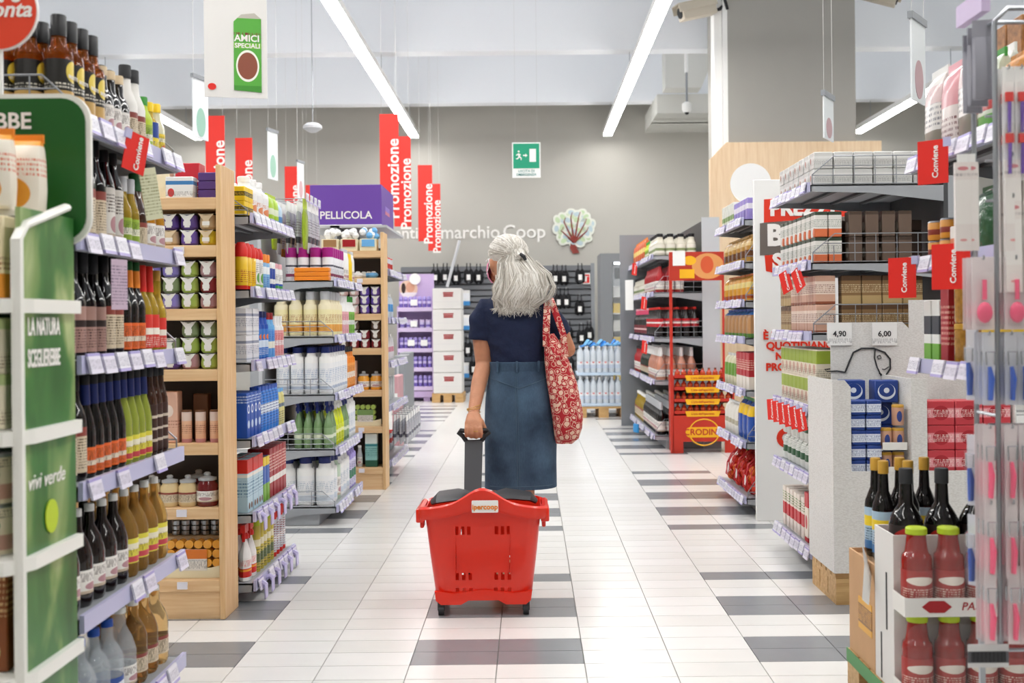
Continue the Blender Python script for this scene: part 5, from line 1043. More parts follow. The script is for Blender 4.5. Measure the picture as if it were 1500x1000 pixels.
for lv in range(2): 
    U2 = Unit(); U2.__dict__.update(E.__dict__); U2.zs = [0, 0, 0, 0, .46+lv*.134]; fill(U2, 4, [(cof, 8)], deep=2)
bis = box('biscuit_carton', 'red, green and white biscuit carton', .055, .1, .2, printed('prn_bis', '#ece0d4', [('#c8202a', .3, .6)], lines=('#5a8a3a', .65, .9)))
bis2 = box('biscuit_carton', 'red and cream biscuit carton', .065, .1, .235, printed('prn_bis2', '#c8242c', [('#efe3d2', .1, .7)], [('#c8242c', .5, .4, .3, .14)]))
fill(E, 5, [(bis2, 3), (bis, 6)], deep=2)
conviene((1.2265, 5.1, 1.40), -PI/2+.35, 'red Conviene tag tilted on the second wafer shelf', -.5); conviene((1.2235, 5.32, 1.40), -PI/2+.45, 'red Conviene tag leaning the other way beside a tilted one', -.35)
for k in range(6): conviene((1.2265, 5.04+.12*k, .765), -PI/2+.35, 'red Conviene tag in the row under the rice cartons', -.25+.03*k)

# ------------------------------------------------------------------ right: white cardboard display with tins
def card_mat():
    m = mat('embossed', '#dcdad6', .6); nt = m.node_tree; b = nt.nodes['Principled BSDF']; L = nt.links.new
    tc = nt.nodes.new('ShaderNodeTexCoord'); mp = nt.nodes.new('ShaderNodeMapping'); mp.inputs['Scale'].default_value = (60, 60, 150); L(tc.outputs['Object'], mp.inputs[0])
    v = nt.nodes.new('ShaderNodeTexVoronoi'); v.feature = 'F1'; v.inputs['Scale'].default_value = 1.6; L(mp.outputs[0], v.inputs['Vector'])
    r = nt.nodes.new('ShaderNodeValToRGB'); r.color_ramp.elements[0].color = lin('#e4e3e0'); r.color_ramp.elements[1].color = lin('#d6d4d0'); r.color_ramp.elements[0].position = .2; r.color_ramp.elements[1].position = .8
    L(v.outputs['Distance'], r.inputs[0]); L(r.outputs[0], b.inputs['Base Color'])
    bp = nt.nodes.new('ShaderNodeBump'); bp.inputs['Strength'].default_value = .2; bp.inputs['Distance'].default_value = .004; L(v.outputs['Distance'], bp.inputs['Height']); L(bp.outputs[0], b.inputs['Normal'])
card_mat()
yd = 4.52; xl = 1.235; xr = 1.98; dd = .4
pallet(xl+.01, xr, yd+.01, yd+.39, 'small wooden pallet under the white tin display')
t = thing('tin_display', None, 'white embossed card display of blue tins with animal drawing', 'display stand', (xl, yd, .131)); TD_ = t
def zdisp(py): return at(1300, py, yd).z-.131
zw0, zw1, zc = zdisp(690), zdisp(545), zdisp(556)
xm = at(1335, 600, yd).x-xl; xm2 = at(1358, 600, yd).x-xl; xe = xr-xl
ob('side_board', MB().box(0, 0, 0, .006, dd, zc, 'embossed').mesh('side_board', False), t)
ob('front_board', MB().box(.006, 0, 0, xe, .008, zw0, 'embossed').mesh('front_board', False), t)
ob('cheek', MB().prism([(.006, zw0), (.075, zw0), (.075, zc-.03), (.05, zc), (.006, zc)], 0, .008, 'embossed').mesh('cheek', False), t)
ob('divider', MB().box(xm, 0, zw0, xm2, .008, zdisp(555), 'embossed').box(xm, .008, zw0, xm+.008, dd, zdisp(555), 'embossed').mesh('divider', False), t)
ob('side_board', MB().box(xe, 0, 0, xe+.006, dd, zdisp(520), 'embossed').mesh('side_board', False), t)
ob('inner_floor', MB().box(.006, .008, zw0-.03, xe, dd, zw0-.02, 'embossed').mesh('inner_floor', False), t)
hz = zdisp(472)
hx0, hx1 = at(1207, 500, yd+.38).x-xl+.03, at(1332, 500, yd+.38).x-xl
ob('header_board', MB().prism([(hx0, 0), (hx1, 0), (hx1, hz-.03), (hx1-.03, hz), (hx0+.03, hz), (hx0, hz-.03)], dd-.02, dd-.012, 'embossed').mesh('header_board', False), t)
ob('back_board', MB().box(hx1, dd-.02, 0, xe, dd-.012, zdisp(545)+.3, 'embossed').mesh('back_board', False), t)
dr = MB(); yy = dd-.024
def zz_(px, py): q = at(px, py, yd+.376); return (q.x-xl, yy, q.z-.131)
dr.tube([zz_(*p) for p in [(1238, 545), (1244, 530), (1250, 516), (1262, 510), (1280, 510), (1296, 516), (1304, 526), (1304, 540), (1296, 552), (1288, 546)]], .004, 'dark', 6)
dr.tube([zz_(*p) for p in [(1282, 511), (1281, 524), (1285, 538), (1291, 550)]], .003, 'dark', 6); dr.tube([zz_(*p) for p in [(1238, 545), (1226, 543), (1212, 544), (1208, 541), (1216, 540)]], .003, 'dark', 6)
dr.tube([zz_(*p) for p in [(1285, 522), (1289, 520), (1291, 524), (1287, 526), (1285, 522)]], .002, 'dark', 6); dr.tube([zz_(*p) for p in [(1302, 537), (1296, 541), (1292, 540)]], .002, 'dark', 6)
ob('line_drawing', dr.mesh('line_drawing'), t)
ob('lettering', text('Mari', .035, 'dark', .0), t, (.11, -.001, .02))
for i, px in enumerate((1230, 1296)):
    q = at(px, 489, yd+.37); c_ = thing('price_sheet', MB().box(-.055, 0, -.05, .055, .002, .05, printed('prn_price', '#f0f0ee', lines=('#777777', .1, .3))).mesh('price_sheet', False), ['white price sheet reading 4,90 above the animal drawing', 'white price sheet reading 6,00 above the tin display jars'][i], 'price tag', (q.x, yd+.372, q.z))
    ob('lettering', text(('4,90', '6,00')[i], .034, 'dark', .02, .0004), c_, (0, -.001, .0))
blu = box('tuna_carton', 'blue tuna carton with white round print', .1, .075, .094, printed('prn_tuna', '#1f3f8c', [], [('#e6ecf6', .5, .5, .38, .36), ('#1f3f8c', .5, .56, .33, .3), ('#e6ecf6', .5, .55, .12, .12)]))
blu2 = box('tuna_carton', 'blue tuna carton with white barcode panel', .06, .08, .06, printed('prn_tuna2', '#22408a', [('#e6ecf6', .2, .75)], lines=('#22408a', .25, .7)))
zi = .131+zw0-.019
bx0 = xl+.09
for j in range(5):
    for i in range(2): put(blu2, 'small blue tuna carton with barcode panel in the tin display', 'small blue tuna cartons', (bx0+.022+i*.064, yd+.065, zi+j*.0615), .06*((i+j) % 3-1))
for i, (x, y, z) in enumerate([(.045, .18, 0), (.045, .18, .096), (.045, .18, .192), (.045, .18, .288), (.165, .2, .0), (.165, .2, .096), (.165, .2, .192)]): put(blu, 'blue tuna carton with round white print in the tin display', 'round print tuna cartons', (bx0+x, yd+y+.02, zi+z), .03*(i % 3-1))
put(blu, 'blue tuna carton with round white print on top of the glass jars', 'round print tuna cartons', (bx0+.175, yd+.178, zi+.2875), .05)
tj = can('tuna_jar', 'glass jar of pink tuna with gold lid', .025, .085, printed('prn_tj', '#c99a80', [], [('#2a3f86', .5, .5, .22, .3)], coat=.4), 'gold', lidh=.12, cat='jar')
for lv in range(2):
    z = zi+lv*.1; tx0 = bx0+.1175
    thing('jar_tray', MB().box(tx0, yd+.012, z, tx0+.1, yd+.016, z+.035, 'offwhite').box(tx0, yd+.012, z, tx0+.1, yd+.1, z+.004, 'offwhite').mesh('jar_tray', False), ['cream card tray under the lower tuna jars', 'cream card tray under the upper tuna jars'][lv], 'tray', group='tuna jar trays')
    for i in range(2): put(tj, 'glass jar of pink tuna with gold lid in the tin display', 'tuna jars', (tx0+.0265+i*.051, yd+.058, z+.005))
put(tj, 'glass jar of pink tuna standing on the upper tuna jars', 'tuna jars', (tx0+.0775, yd+.058, zi+.201))
rdp = box('tuna_multipack', 'red and pink tuna multipack', .112, .1, .1, printed('prn_rdp', '#c23a44', [('#e08a92', .3, .7)], [('#a81f2c', .5, .5, .3, .3)], ('#f3dcd8', .35, .65)))
for i in range(3):
    for j in range(3): put(rdp, 'red and pink tuna multipack, %s layer, %s from the card divider' % (('lowest', 'middle', 'top')[j], ORD[i]), 'red tuna multipacks', (xl+xm2+.062+i*.1155, yd+.065, zi+j*.1012))

# ------------------------------------------------------------------ right, nearest: pasta shelves over the pallet stock
Rn = shelf_unit('pasta_shelving', 'grey end shelving of pasta bags over cartons and passata', 1.22, 2.78, 3.52, [1.665, 1.35, 1.035], .45, -1,
    ['on top pasta shelf', 'on second pasta shelf', 'on third pasta shelf'], ztop=1.8, plinth=False, tagw=.085)
pb1 = bag('pasta_bag', 'clear pasta bag with white printed front', .135, .08, .275, printed('prn_pb1', '#e2dfdb', [('#8a8478', .08, .3), ('#d8c0c0', .6, .8)], lines=('#8a8a90', .35, .6), rough=.2), seal='white')
pb2 = bag('pasta_bag', 'clear pasta bag with pink and red front', .13, .08, .265, printed('prn_pb2', '#e6dcd8', [('#d89aa0', .5, .9), ('#b03a3a', .0, .1)], lines=('#8a6a6a', .15, .4), rough=.2), seal='pink')
pb3 = bag('pasta_bag', 'clear pasta bag with green label and red filling', .13, .08, .23, printed('prn_pb3', '#cfd8c4', [('#6fae5a', 0, .25), ('#b84a4a', .3, .55)], rough=.2), seal='green')
pb4 = bag('pretzel_bag', 'bag of brown pretzels', .16, .1, .2, mat('pretzel', '#b8792e', .5, noise=.45, nscale=45, bump=.8, bscale=40), seal='clearfilm')
fill(Rn, 0, [(pb4, 1), (pb3, 1), (pb1, 1), (pb2, 1), (pb1, 1)], deep=2)
bb = box('pasta_carton', 'brown patterned pasta carton', .1, .08, .13, mat('terrazzo', '#9a6a3c', .5, noise=.4, nscale=60))
yb2 = box('pasta_carton', 'bright yellow pasta carton', .08, .08, .26, printed('prn_yb2', '#efc520', [('#c87a1a', 0, .4)]))
for i, (yy_, st) in enumerate([(3.4, 2), (3.29, 2)]):
    for s_ in range(st+1): put(bb, 'brown patterned pasta carton behind the pasta bags', 'brown pasta cartons', (1.22+.27, yy_, 1.665+s_*.132), -PI/2)
put(yb2, 'bright yellow pasta carton behind the pasta bags', 'cartons', (1.22+.27, 3.15, 1.666), -PI/2)
djr = can('spice_jar', 'grey labelled jar with black lid', .045, .13, printed('prn_djr', '#8d8880', [('#b5b0a4', .55, .85)], lines=('#3a3a36', .1, .5), coat=.3), 'black', lidh=.14, cat='jar')
stc = can('sauce_tin', 'small orange and yellow sauce tin', .032, .06, printed('prn_stc', '#d8922a', [('#8a2a1a', .3, .6)], coat=.2), 'steel')
cta = box('stock_carton', 'small white and orange stock carton', .06, .05, .09, printed('prn_cta', '#e8e2da', [('#d8784a', .3, .6)]))
gbag = bag('spinach_bag', 'crumpled dark green bag', .17, .12, .19, mat('greenfilm', '#2f5a3a', .2, coat=.4, bump=.8, bscale=25), seal='darkgreen')
gtl = bottle('olive_bottle', 'slim dark bottle with bright green label', .026, .27, 'darkglass', 'black', printed('prn_gtl', '#6fae2a', [('#3f7a1a', 0, .2)]), neck=.5, sh=.65, lab=(.1, .62), caph=.12)
fill(Rn, 1, [(gtl, 2), (gbag, 1), (cta, 1), (stc, 2, 2)], deep=2)
for s_ in range(1): put(djr, 'grey labelled jar with black lid beside the dark green bag', 'jars', (1.22+.17, 3.3, 1.35), 0)
rbx = box('rice_cake_carton', 'tall dark red carton', .06, .08, .25, printed('prn_rbx', '#a01a28', [], lines=('#e0b0a0', .2, .7)))
gjr = can('artichoke_jar', 'glass jar of golden vegetables with gold lid', .043, .12, mat('goldveg', '#a87a30', .15, coat=.5, noise=.35, nscale=70), 'gold', lidh=.14, cat='jar')
yjr = can('pickle_tin', 'yellow and black tin with printed stripes', .043, .125, printed('prn_yjr', '#d9b52a', [('#2a2620', .3, .5), ('#f0ead8', .55, .7)], lines=('#8a2a1a', .05, .25), coat=.2), 'gold', lidh=.06)
gwb = box('cracker_carton', 'white and green carton with dark print', .06, .05, .19, printed('prn_gwb', '#e6e8e4', [('#6fae3a', 0, .3), ('#3a4048', .45, .75)]))
fill(Rn, 2, [(yjr, 3, 2), (gjr, 2, 2), (rbx, 1), (gwb, 2)], deep=2)
conviene((1.157, 3.16, 1.68), -PI/2+.8, 'red Conviene tag on the top pasta shelf', 0, w=.09, h=.125); conviene((1.152, 3.02, 1.375), -PI/2+.75, 'red Conviene tag below the dark green bag', 0, w=.11, h=.125); conviene((1.157, 3.43, 1.36), -PI/2+.8, 'red Conviene tag at the far end of the second pasta shelf', 0, w=.09, h=.125)
# pallet, cartons and bottles in front of it
mat('palletgreen', '#5f9a62', .6)
px0, px1, py0, py1 = .99, 1.6, 2.93, 3.48
pl = pallet(px0, px1, py0, py1, 'wooden pallet with green painted edge under brown and white cartons', h=.14)
ob('green_edge', MB().box(-(px1-px0)/2-.003, 0, .1, -(px1-px0)/2-.0003, py1-py0, .1405, 'palletgreen').mesh('green_edge', False), pl)
def open_carton(x0, y0, x1, y1, z0, zi, zt, m, label):
    b = MB().box(x0, y0, z0, x1, y1, zi, m)
    for q in ((x0, y0, x0+.005, y1), (x1-.005, y0, x1, y1), (x0+.005, y0, x1-.005, y0+.005), (x0+.005, y1-.005, x1-.005, y1)): b.box(q[0], q[1], zi, q[2], q[3], zt, m)
    return thing('stock_carton', b.mesh('stock_carton', False), label, 'carton', group='cartons on the green pallet')
t = open_carton(px0+.005, 3.215, px0+.3, 3.47, .141, .44, .455, 'cardboard', 'brown carton with a yellow panel and torn top on the green pallet')
ob('yellow_panel', MB().box(px0+.003, 3.24, .235, px0+.0048, 3.37, .33, printed('prn_yp', '#e0a628', [('#8a5a20', .2, .8)], lines=('#e0a628', .25, .75))).mesh('yellow_panel', False), t)
ob('torn_paper', MB().tube([(px0+.03, 3.4, .46), (px0+.005, 3.3, .468), (px0-.012, 3.22, .44), (px0-.035, 3.17, .36)], [(.02, .002), (.03, .002), (.028, .002), (.024, .002)], 'white', 6, up=(1, 0, .3)).mesh('torn_paper'), t)
t = open_carton(px0+.005, 3.045, px0+.3, 3.21, .141, .36, .43, 'cartonwhite', 'lower white carton between passata and brown carton') if False else None
t = open_carton(px0+.005, 3.045, px0+.31, 3.21, .141, .465, .575, 'cartonwhite', 'white open carton of round black bottles beside the brown carton')
ob('slit', MB().box(px0+.003, 3.1, .3, px0+.0048, 3.108, .46, 'dark').box(px0+.003, 3.15, .15, px0+.0048, 3.156, .28, 'dark').mesh('slit', False), t)
t = open_carton(px0+.315, 3.045, px1, 3.21, .141, .465, .56, 'cartonwhite', 'wide white open carton of round black bottles behind the passata')
fm2 = MB()
for i in range(12): fm2.tube([(px0+.02+.02*i, 3.23+.012*(i % 4), .462+.01*(i % 3)), (px0+.04+.02*i, 3.27, .485), (px0+.05+.02*i, 3.32, .465)], (.014, .003), 'clearfilm', 6)
thing('shrink_film', fm2.mesh('shrink_film'), 'crumpled clear shrink film on the brown carton', 'film')
v1 = bottle('oil_bottle', 'tall black oil bottle with gold cap and blue label', .034, .3, 'darkglass', 'gold', printed('prn_v1', '#a9c4d8', [('#efd02a', .55, .8), ('#3f78b0', 0, .2)], lines=('#22405a', .2, .5)), neck=.42, sh=.52, lab=(.08, .5), caph=.12, bell=.18)
v2 = bottle('liqueur_bottle', 'round black bottle with dark cap and red oval label', .047, .285, 'darkglass', 'dark', printed('prn_v2', '#241a18', [], [('#b82a22', .5, .6, .45, .35), ('#e8c8b0', .5, .6, .3, .1)]), neck=.36, sh=.46, lab=(.14, .46), caph=.14, bell=.2)
for i, (x, y) in enumerate([(px0+.075, 3.42), (px0+.15, 3.42), (px0+.075, 3.345), (px0+.225, 3.42), (px0+.15, 3.345)]): put(v1, 'tall black oil bottle with gold cap on the brown carton', 'gold cap oil bottles', (x, y, .441))
for i, x in enumerate([.06, .16, .255, .37, .49]):
    put(v2, 'round black bottle with red oval label, %s from the aisle' % ORD[i], 'round black bottles', (px0+x, 3.1, .466), 0)
# passata jars in shrink wrapped trays
pj = bottle('passata_jar', 'tomato passata jar with green lid and red label', .041, .222, 'passata', 'lime', printed('prn_pj', '#a82a24', [], [('#efe6da', .5, .72, .42, .12)], ('#efd8c8', .2, .5)), neck=.62, sh=.62, lab=(.06, .5), caph=.07, bell=.14)
for lv in range(2):
    z = .1415+lv*.236
    t = thing('passata_tray', MB().box(px0+.0, 2.94, z, px0+.56, 3.04, z+.006, 'offwhite').box(px0+.0, 2.94, z+.006, px0+.56, 2.943, z+.05, 'offwhite').box(px0+.0, 2.943, z+.006, px0+.003, 3.04, z+.05, 'offwhite').mesh('passata_tray', False), ['cream card tray under the lower passata jars', 'cream card tray reading Passata under the upper passata jars'][lv], 'tray', group='passata trays')
    ob('logo', MB().prism([(px0+.085+.04*math.cos(a*PI/3), z+.027+.018*math.sin(a*PI/3)) for a in range(6)], 2.9385, 2.9397, 'deepred').mesh('logo', False), t)
    ob('lettering', text('PASSATA DI POMODORO', .03, 'deepred', .005, .0004, shear=.2, align='LEFT'), t, (px0+.15, 2.939, z+.027))
    for i in range(6): put(pj, 'tomato passata jar with green lid in the %s tray, %s from the aisle' % (('lower', 'upper')[lv], ORD[i]), 'passata jars', (px0+.05+i*.0865, 2.992, z+.007))
    thing('shrink_wrap', MB().prism(rrect(.55, .165, .03, 4, px0+.28, z+.135), 2.9362, 2.937, 'clearfilm').mesh('shrink_wrap'), 'clear shrink film over the %s passata jars' % ('lower', 'upper')[lv], 'film', group='shrink films of the passata')
# ------------------------------------------------------------------ right, nearest: wire rack of hanging blister packs
yr = 2.5; ys = 2.62; rx = at(1460, 400, yr).x; zt = at(1480, 12, yr).z; zb_ = at(1480, 958, yr).z; RW = .36
t = thing('wire_rack', None, 'chrome wire rack hung with kitchen gadgets in blister packs', 'rack', (rx, yr, 0)); RK = t
for nm, y in (('front_frame', 0), ('rear_frame', ys-yr)):
    k = .004; zz2 = zt if y == 0 else zt-.0
    ob(nm, MB().tube([(0, y, zb_), (0, y, zz2-.03), (.03, y, zz2), (RW, y, zz2), (RW, y, zb_)], .0062, 'steel', 8).mesh(nm), t)
ob('base_wire', MB().tube([(0, 0, zb_+.01), (RW, 0, zb_+.01), (RW, ys-yr, zb_+.01), (0, ys-yr, zb_+.01)], .004, 'steel', 6, closed=True).mesh('base_wire'), t)
ob('side_wire', MB().tube([(0, 0, zb_+.25), (0, ys-yr, zb_+.25)], .004, 'steel', 6).tube([(0, 0, zt-.03), (0, ys-yr, zt-.03)], .004, 'steel', 6).tube([(0, 0, .95), (0, ys-yr, .95)], .004, 'steel', 6).mesh('side_wire'), t)
ob('rear_foot', MB().box(-.0, ys-yr-.008, .0, .012, ys-yr+.004, zb_, 'steel').box(RW-.01, ys-yr-.008, .0, RW+.002, ys-yr+.004, zb_, 'steel').box(-.005, -.1, 0, .015, .3, .012, 'steel').box(RW-.012, -.1, 0, RW+.008, .3, .012, 'steel').mesh('rear_foot', False), t)
ob('head_card', MB().box(-.02, .02, zt-.0, .0, ys-yr+.05, zt+.05, 'palelilac').mesh('head_card', False), t)
pe = printed('prn_wp', '#eee6e2', [('#f3eeea', .3, .8)], [('#d98a90', .5, .93, .34, .022), ('#e6a0a0', .5, .12, .22, .014)], ('#b0a8a8', .84, .9))
def blister(name, desc, w, h, tool, cm, d=.014, cat='gadget pack'):
    b = MB().box(-w/2, -.001, -h, w/2, .001, .014, cm)
    parts = []
    if tool:
        tb = MB()
        if tool[0] == 'peeler': tb.tube([(0, -.008, -h*.92), (.002, -.01, -h*.6), (-.002, -.01, -h*.42)], [(.008, .005), (.011, .006), (.006, .004)], tool[1], 8).tube([(-.009, -.01, -h*.4), (-.01, -.01, -h*.2), (.01, -.01, -h*.2), (.009, -.01, -h*.4)], .0022, 'chrome', 5)
        if tool[0] == 'brush': tb.tube([(0, -.008, -h*.9), (0, -.01, -h*.45)], [(.004, .004), (.006, .004)], tool[1], 8).box(-.008, -.012, -h*.44, .008, -.004, -h*.3, tool[2])
        if tool[0] == 'scoop': tb.ball((0, -.01, -h*.74), .02, tool[1], 10, 6, .9, .5, 1.2).tube([(0, -.01, -h*.55), (0, -.01, -h*.25)], .005, tool[1], 6)
        parts.append(('gadget', tb.mesh('gadget')))
    parts.append(('blister', bevel(MB().box(-w*.42, -.02, -h*.95, w*.42, -.0015, -h*.14, mat('blisterfilm', '#ffffff', .05, alpha=.06)).mesh('blister', False), .006, 2)))
    return Kind(name, cat, desc, b.mesh(name, False), parts, (w, d, h))
b_red = blister('gadget_pack', 'white red and purple brush pack', .026, .15, ('brush', 'purple', 'red'), 'white')
b_wht = Kind('skewer_pack', 'gadget pack', 'slim white pack with red rosette', MB().box(-.018, -.006, -.205, .018, .006, 0, pe).mesh('skewer_pack', False), [('hang_tab', MB().box(-.012, -.001, 0, .012, .001, .02, 'white').mesh('hang_tab', False))], (.04, .012, .2))
b_pnk = blister('peeler_pack', 'blister pack of a pink peeler', .027, .16, ('peeler', 'hotpink'), mat('blpink', '#f3e9ea', .3, alpha=.6)); b_blu = blister('peeler_pack', 'blister pack of a blue peeler', .027, .15, ('peeler', 'blue'), mat('blcard', '#e6e8f0', .3, alpha=.6)); b_sc = blister('scoop_pack', 'blister pack of a pink scoop', .05, .15, ('scoop', 'hotpink'), 'blpink')
b_bag = pouch('tool_bag', 'grey fabric tool bag', .045, .17, mat('greycloth', '#9a9aa4', .7), 'greycloth', d=.015)
rows = [(105, b_red, 9, 'at the top of the wire rack'), (165, b_red, 9, 'in the second row of the wire rack'), (232, b_wht, 7, 'in the third row of the wire rack'), (292, b_wht, 7, 'in the fourth row of the wire rack'), (382, b_sc, 5, 'in the fifth row of the wire rack'), (492, b_blu, 11, 'in the sixth row of the wire rack'), (628, b_pnk, 11, 'in the seventh row of the wire rack'), (738, b_pnk, 11, 'in the eighth row of the wire rack'), (834, b_pnk, 11, 'in the lowest row of the wire rack')]
for ri, (py, k, n, where) in enumerate(rows):
    z = at(1480, py, yr).z
    hb_ = thing('hook_bar', MB().tube([(rx+.004, yr+.065, z+.004), (rx+RW-.004, yr+.065, z+.004)], .0035, 'steel', 6).mesh('hook_bar'), 'chrome hook bar '+where, 'hook', group='hook bars of the wire rack')
    for i in range(n):
        w_k = k.size[0]; x = rx-(w_k/2+.012) if ri > 3 and i == 0 else rx+w_k/2+.011+(i-(ri > 3))*(w_k+.003)
        if x > rx+RW-.03: break
        ob('hook', MB().tube([(x, yr+.065, z+.004), (x, yr-.02, z+.004), (x, yr-.02, z+.012)], .0022, 'chrome', 5).mesh('hook'), hb_)
        for d in range(3): put(k, k.desc+' '+where.replace('the ', '')+(', %s hook' % ORD[i] if d == 0 else ', deeper on %s hook' % ORD[i]), k.name.replace('_', ' ')+'s '+where, (x+rnd.uniform(-.002, .002), yr-.012+d*.024, z-.006), rnd.uniform(-.06, .06))
for i in range(3):
    z = at(1480, (255, 300, 280)[i], yr).z
for i in range(3): put(b_bag, 'grey fabric tool bag at the wire rack corner, %s from the front' % ORD[i], 'grey tool bags', (rx-.012, yr+.035+.03*i, zt-.03-.01*i), -.25+.15*i)
for i in range(3): put(b_blu, 'blister pack of a blue peeler on the wire rack side, %s from the top' % ORD[i], 'peeler packs on the rack side', (rx-.035, yr+.06+.0*i, at(1440, (492, 650, 770)[i], yr).z), -PI/2+.6)
for i in range(2): put(b_wht, 'slim white card pack with red rosette turned on the rack side', 'skewer packs on the rack side', (rx-.03-.018*i, yr+.07, at(1440, 232, yr).z), -.3+.2*i)
q = at(1450, 962, yr-.02); t = thing('barcode_card', MB().box(-.046, 0, -.026, .046, .002, .026, printed('prn_bar', '#c9c8c8', [('#55555a', .2, .7)])).mesh('barcode_card', False), 'grey barcode card at the foot of the wire rack', 'price tag', (q.x, yr-.012, q.z))
bb_ = MB()
for i in range(26): bb_.box(-.038+i*.003, -.0012, -.014, -.038+i*.003+(.0008, .0016, .0012)[i % 3], -.0004, .01, 'black')
ob('barcode', bb_.mesh('barcode', False), t)

# ------------------------------------------------------------------ the red rolling basket
mat('basketred', '#e12a12', .3, coat=.2); mat('plasticblack', '#2b2b2e', .5)
bx, by0, bd = -.195, 4.385, .38
def rr3(w, d, z, r=.05, n=5): return [(x, y+bd/2, z) for x, y in rrect(w, d, r, n)]
outer = [(.375, .285, .062), (.39, .30, .085), (.43, .345, .25), (.462, .375, .40), (.468, .38, .425)]
wall = MB()
R_ = [rr3(a, d, z) for a, d, z in outer] + [rr3(a-.008, d-.008, z) for a, d, z in reversed(outer[1:])] + [rr3(.37, .28, .07)]
wall.rings(R_, 'basketred')
wm = wall.mesh('basket_body')
cut = MB()
def slot(x, z, w, h): cut.box(x-w/2, -.06, z-h/2, x+w/2, bd+.06, z+h/2, 'basketred')
for s_ in (-1, 1):
    for i in range(3):
        slot(s_*.055+s_*.0+(i*.024 if s_ > 0 else -i*.024), .345, .014, .034); slot(s_*.052+(i*.026 if s_ > 0 else -i*.026), .158, .014, .03); slot(s_*.05+(i*.027 if s_ > 0 else -i*.027), .103, .014, .016)
    slot(s_*.108, .26, .005, .05); slot(s_*.108, .205, .005, .04)
for i in range(3):
    for z in (.12, .19): cut.box(-.4, bd*.3+i*.055, z, .4, bd*.3+i*.055+.02, z+.035, 'basketred')
co = bpy.data.objects.new('tmpcut', cut.mesh('cut', False)); COL.objects.link(co)
wm2 = evaluated(wm, [('BOOLEAN', dict(object=co, operation='DIFFERENCE', solver='EXACT'))]); bpy.data.objects.remove(co)
wm2.polygons.foreach_set('use_smooth', [True]*len(wm2.polygons)); wm2.set_sharp_from_angle(angle=math.radians(35))
bk = thing('shopping_basket', None, 'red plastic rolling shopping basket pulled by the grey haired shopper', 'basket', (bx, by0, 0))
ob('body', wm2, bk)
# rim: band with an arch in the middle of the short sides
def rim_ring(w, d, f): 
    out = []
    for x, y in rrect(w, d, .06, 8): out.append((x, y+bd/2))
    # densify the long runs
    res = []
    for i in range(len(out)):
        a, b = out[i], out[(i+1) % len(out)]; L_ = math.hypot(b[0]-a[0], b[1]-a[1]); k = max(1, int(L_/.02))
        for j in range(k): t_ = j/k; res.append((a[0]+(b[0]-a[0])*t_, a[1]+(b[1]-a[1])*t_))
    return res
base = rim_ring(.5, .4, 0)
def rimz(x, y, top):
    a = math.exp(-(x/.085)**2); side = 1-min(1, abs(x)/.25)**3*.0
    a *= 1 if y < bd/2 else 0
    z = .405+(.062*a if top else .03*a) - .018*(abs(x)/.25)**2 - (.02 if y > bd*.7 else 0)
    return z+(.05 if top else 0)
ringsR = []
n_ = len(base)
rb = MB(); V = []; 
for x, y in base:
    cx, cy = x, y-bd/2; L_ = math.hypot(cx, cy); nx, ny = cx/L_, cy/L_
    V.append([(x+nx*.006, y+ny*.006, rimz(x, y, False)), (x+nx*.012, y+ny*.012, rimz(x, y, False)+.012), (x+nx*.012, y+ny*.012, rimz(x, y, True)-.008), (x, y, rimz(x, y, True)), (x-nx*.012, y-ny*.012, rimz(x, y, True)-.006), (x-nx*.018, y-ny*.018, rimz(x, y, False)+.012), (x-nx*.02, y-ny*.02, rimz(x, y, False))])
rb.rings(V, 'basketred', closed=True)
ob('rim', rb.mesh('rim'), bk)
for s_ in (-1, 1): ob('handle_lug', bevel(MB().box(s_*.232, bd/2-.17, .375, s_*.266, bd/2-.06, .43, 'basketred').box(s_*.236, bd/2-.15, .35, s_*.252, bd/2-.09, .378, 'basketred').mesh('handle_lug', False), .006, 2), bk)
for s_ in (-1, 1): ob('rib', MB().box(s_*.108, -.003, .17, s_*.111, .02, .40, 'basketred').mesh('rib', False), bk, rot=(0, 0, 0), loc=(0, .012, 0))
sk = MB().prism([(-.19, .062), (-.17, .045), (-.09, .045), (-.06, .062), (.06, .062), (.09, .045), (.17, .045), (.19, .062), (.195, .1), (.12, .09), (0, .105), (-.12, .09), (-.195, .1)], .03, .05, 'basketred')
ob('skirt', sk.mesh('skirt'), bk)
lin_ = MB()   # folded carrying handles of the basket
for s_ in (-1, 1): lin_.tube([(s_*.02, bd/2-.02*s_+.0, .452), (s_*.1, bd/2, .462), (s_*.19, bd/2, .45), (s_*.215, bd/2, .43)], [(.06, .012), (.13, .015), (.12, .015), (.05, .01)], 'plasticblack', 10)
ob('fold_handle', lin_.mesh('fold_handle'), bk)
st = ob('sticker', MB().prism(rrect(.105, .048, .004, 3, .012, .446), -.0275, -.0255, 'white').mesh('sticker', False), bk)
ob('lettering', text('ipercoop', .028, 'orange', .03, .0005), st, (.012, -.029, .444))
for sx in (-.17, .17):
    for y in (.05, .32):
        w2 = ob('wheel', MB().tube([(sx-.011, y, .02), (sx+.011, y, .02)], .02, 'plasticblack', 14).mesh('wheel'), bk)
        ob('fork', MB().box(sx-.014, y-.012, .02, sx+.014, y+.012, .064, 'plasticblack').mesh('fork', False), w2)
HX, HY, HZ = at(694, 634, 4.92).x, 4.92, at(694, 634, 4.92).z
hx = HX-bx
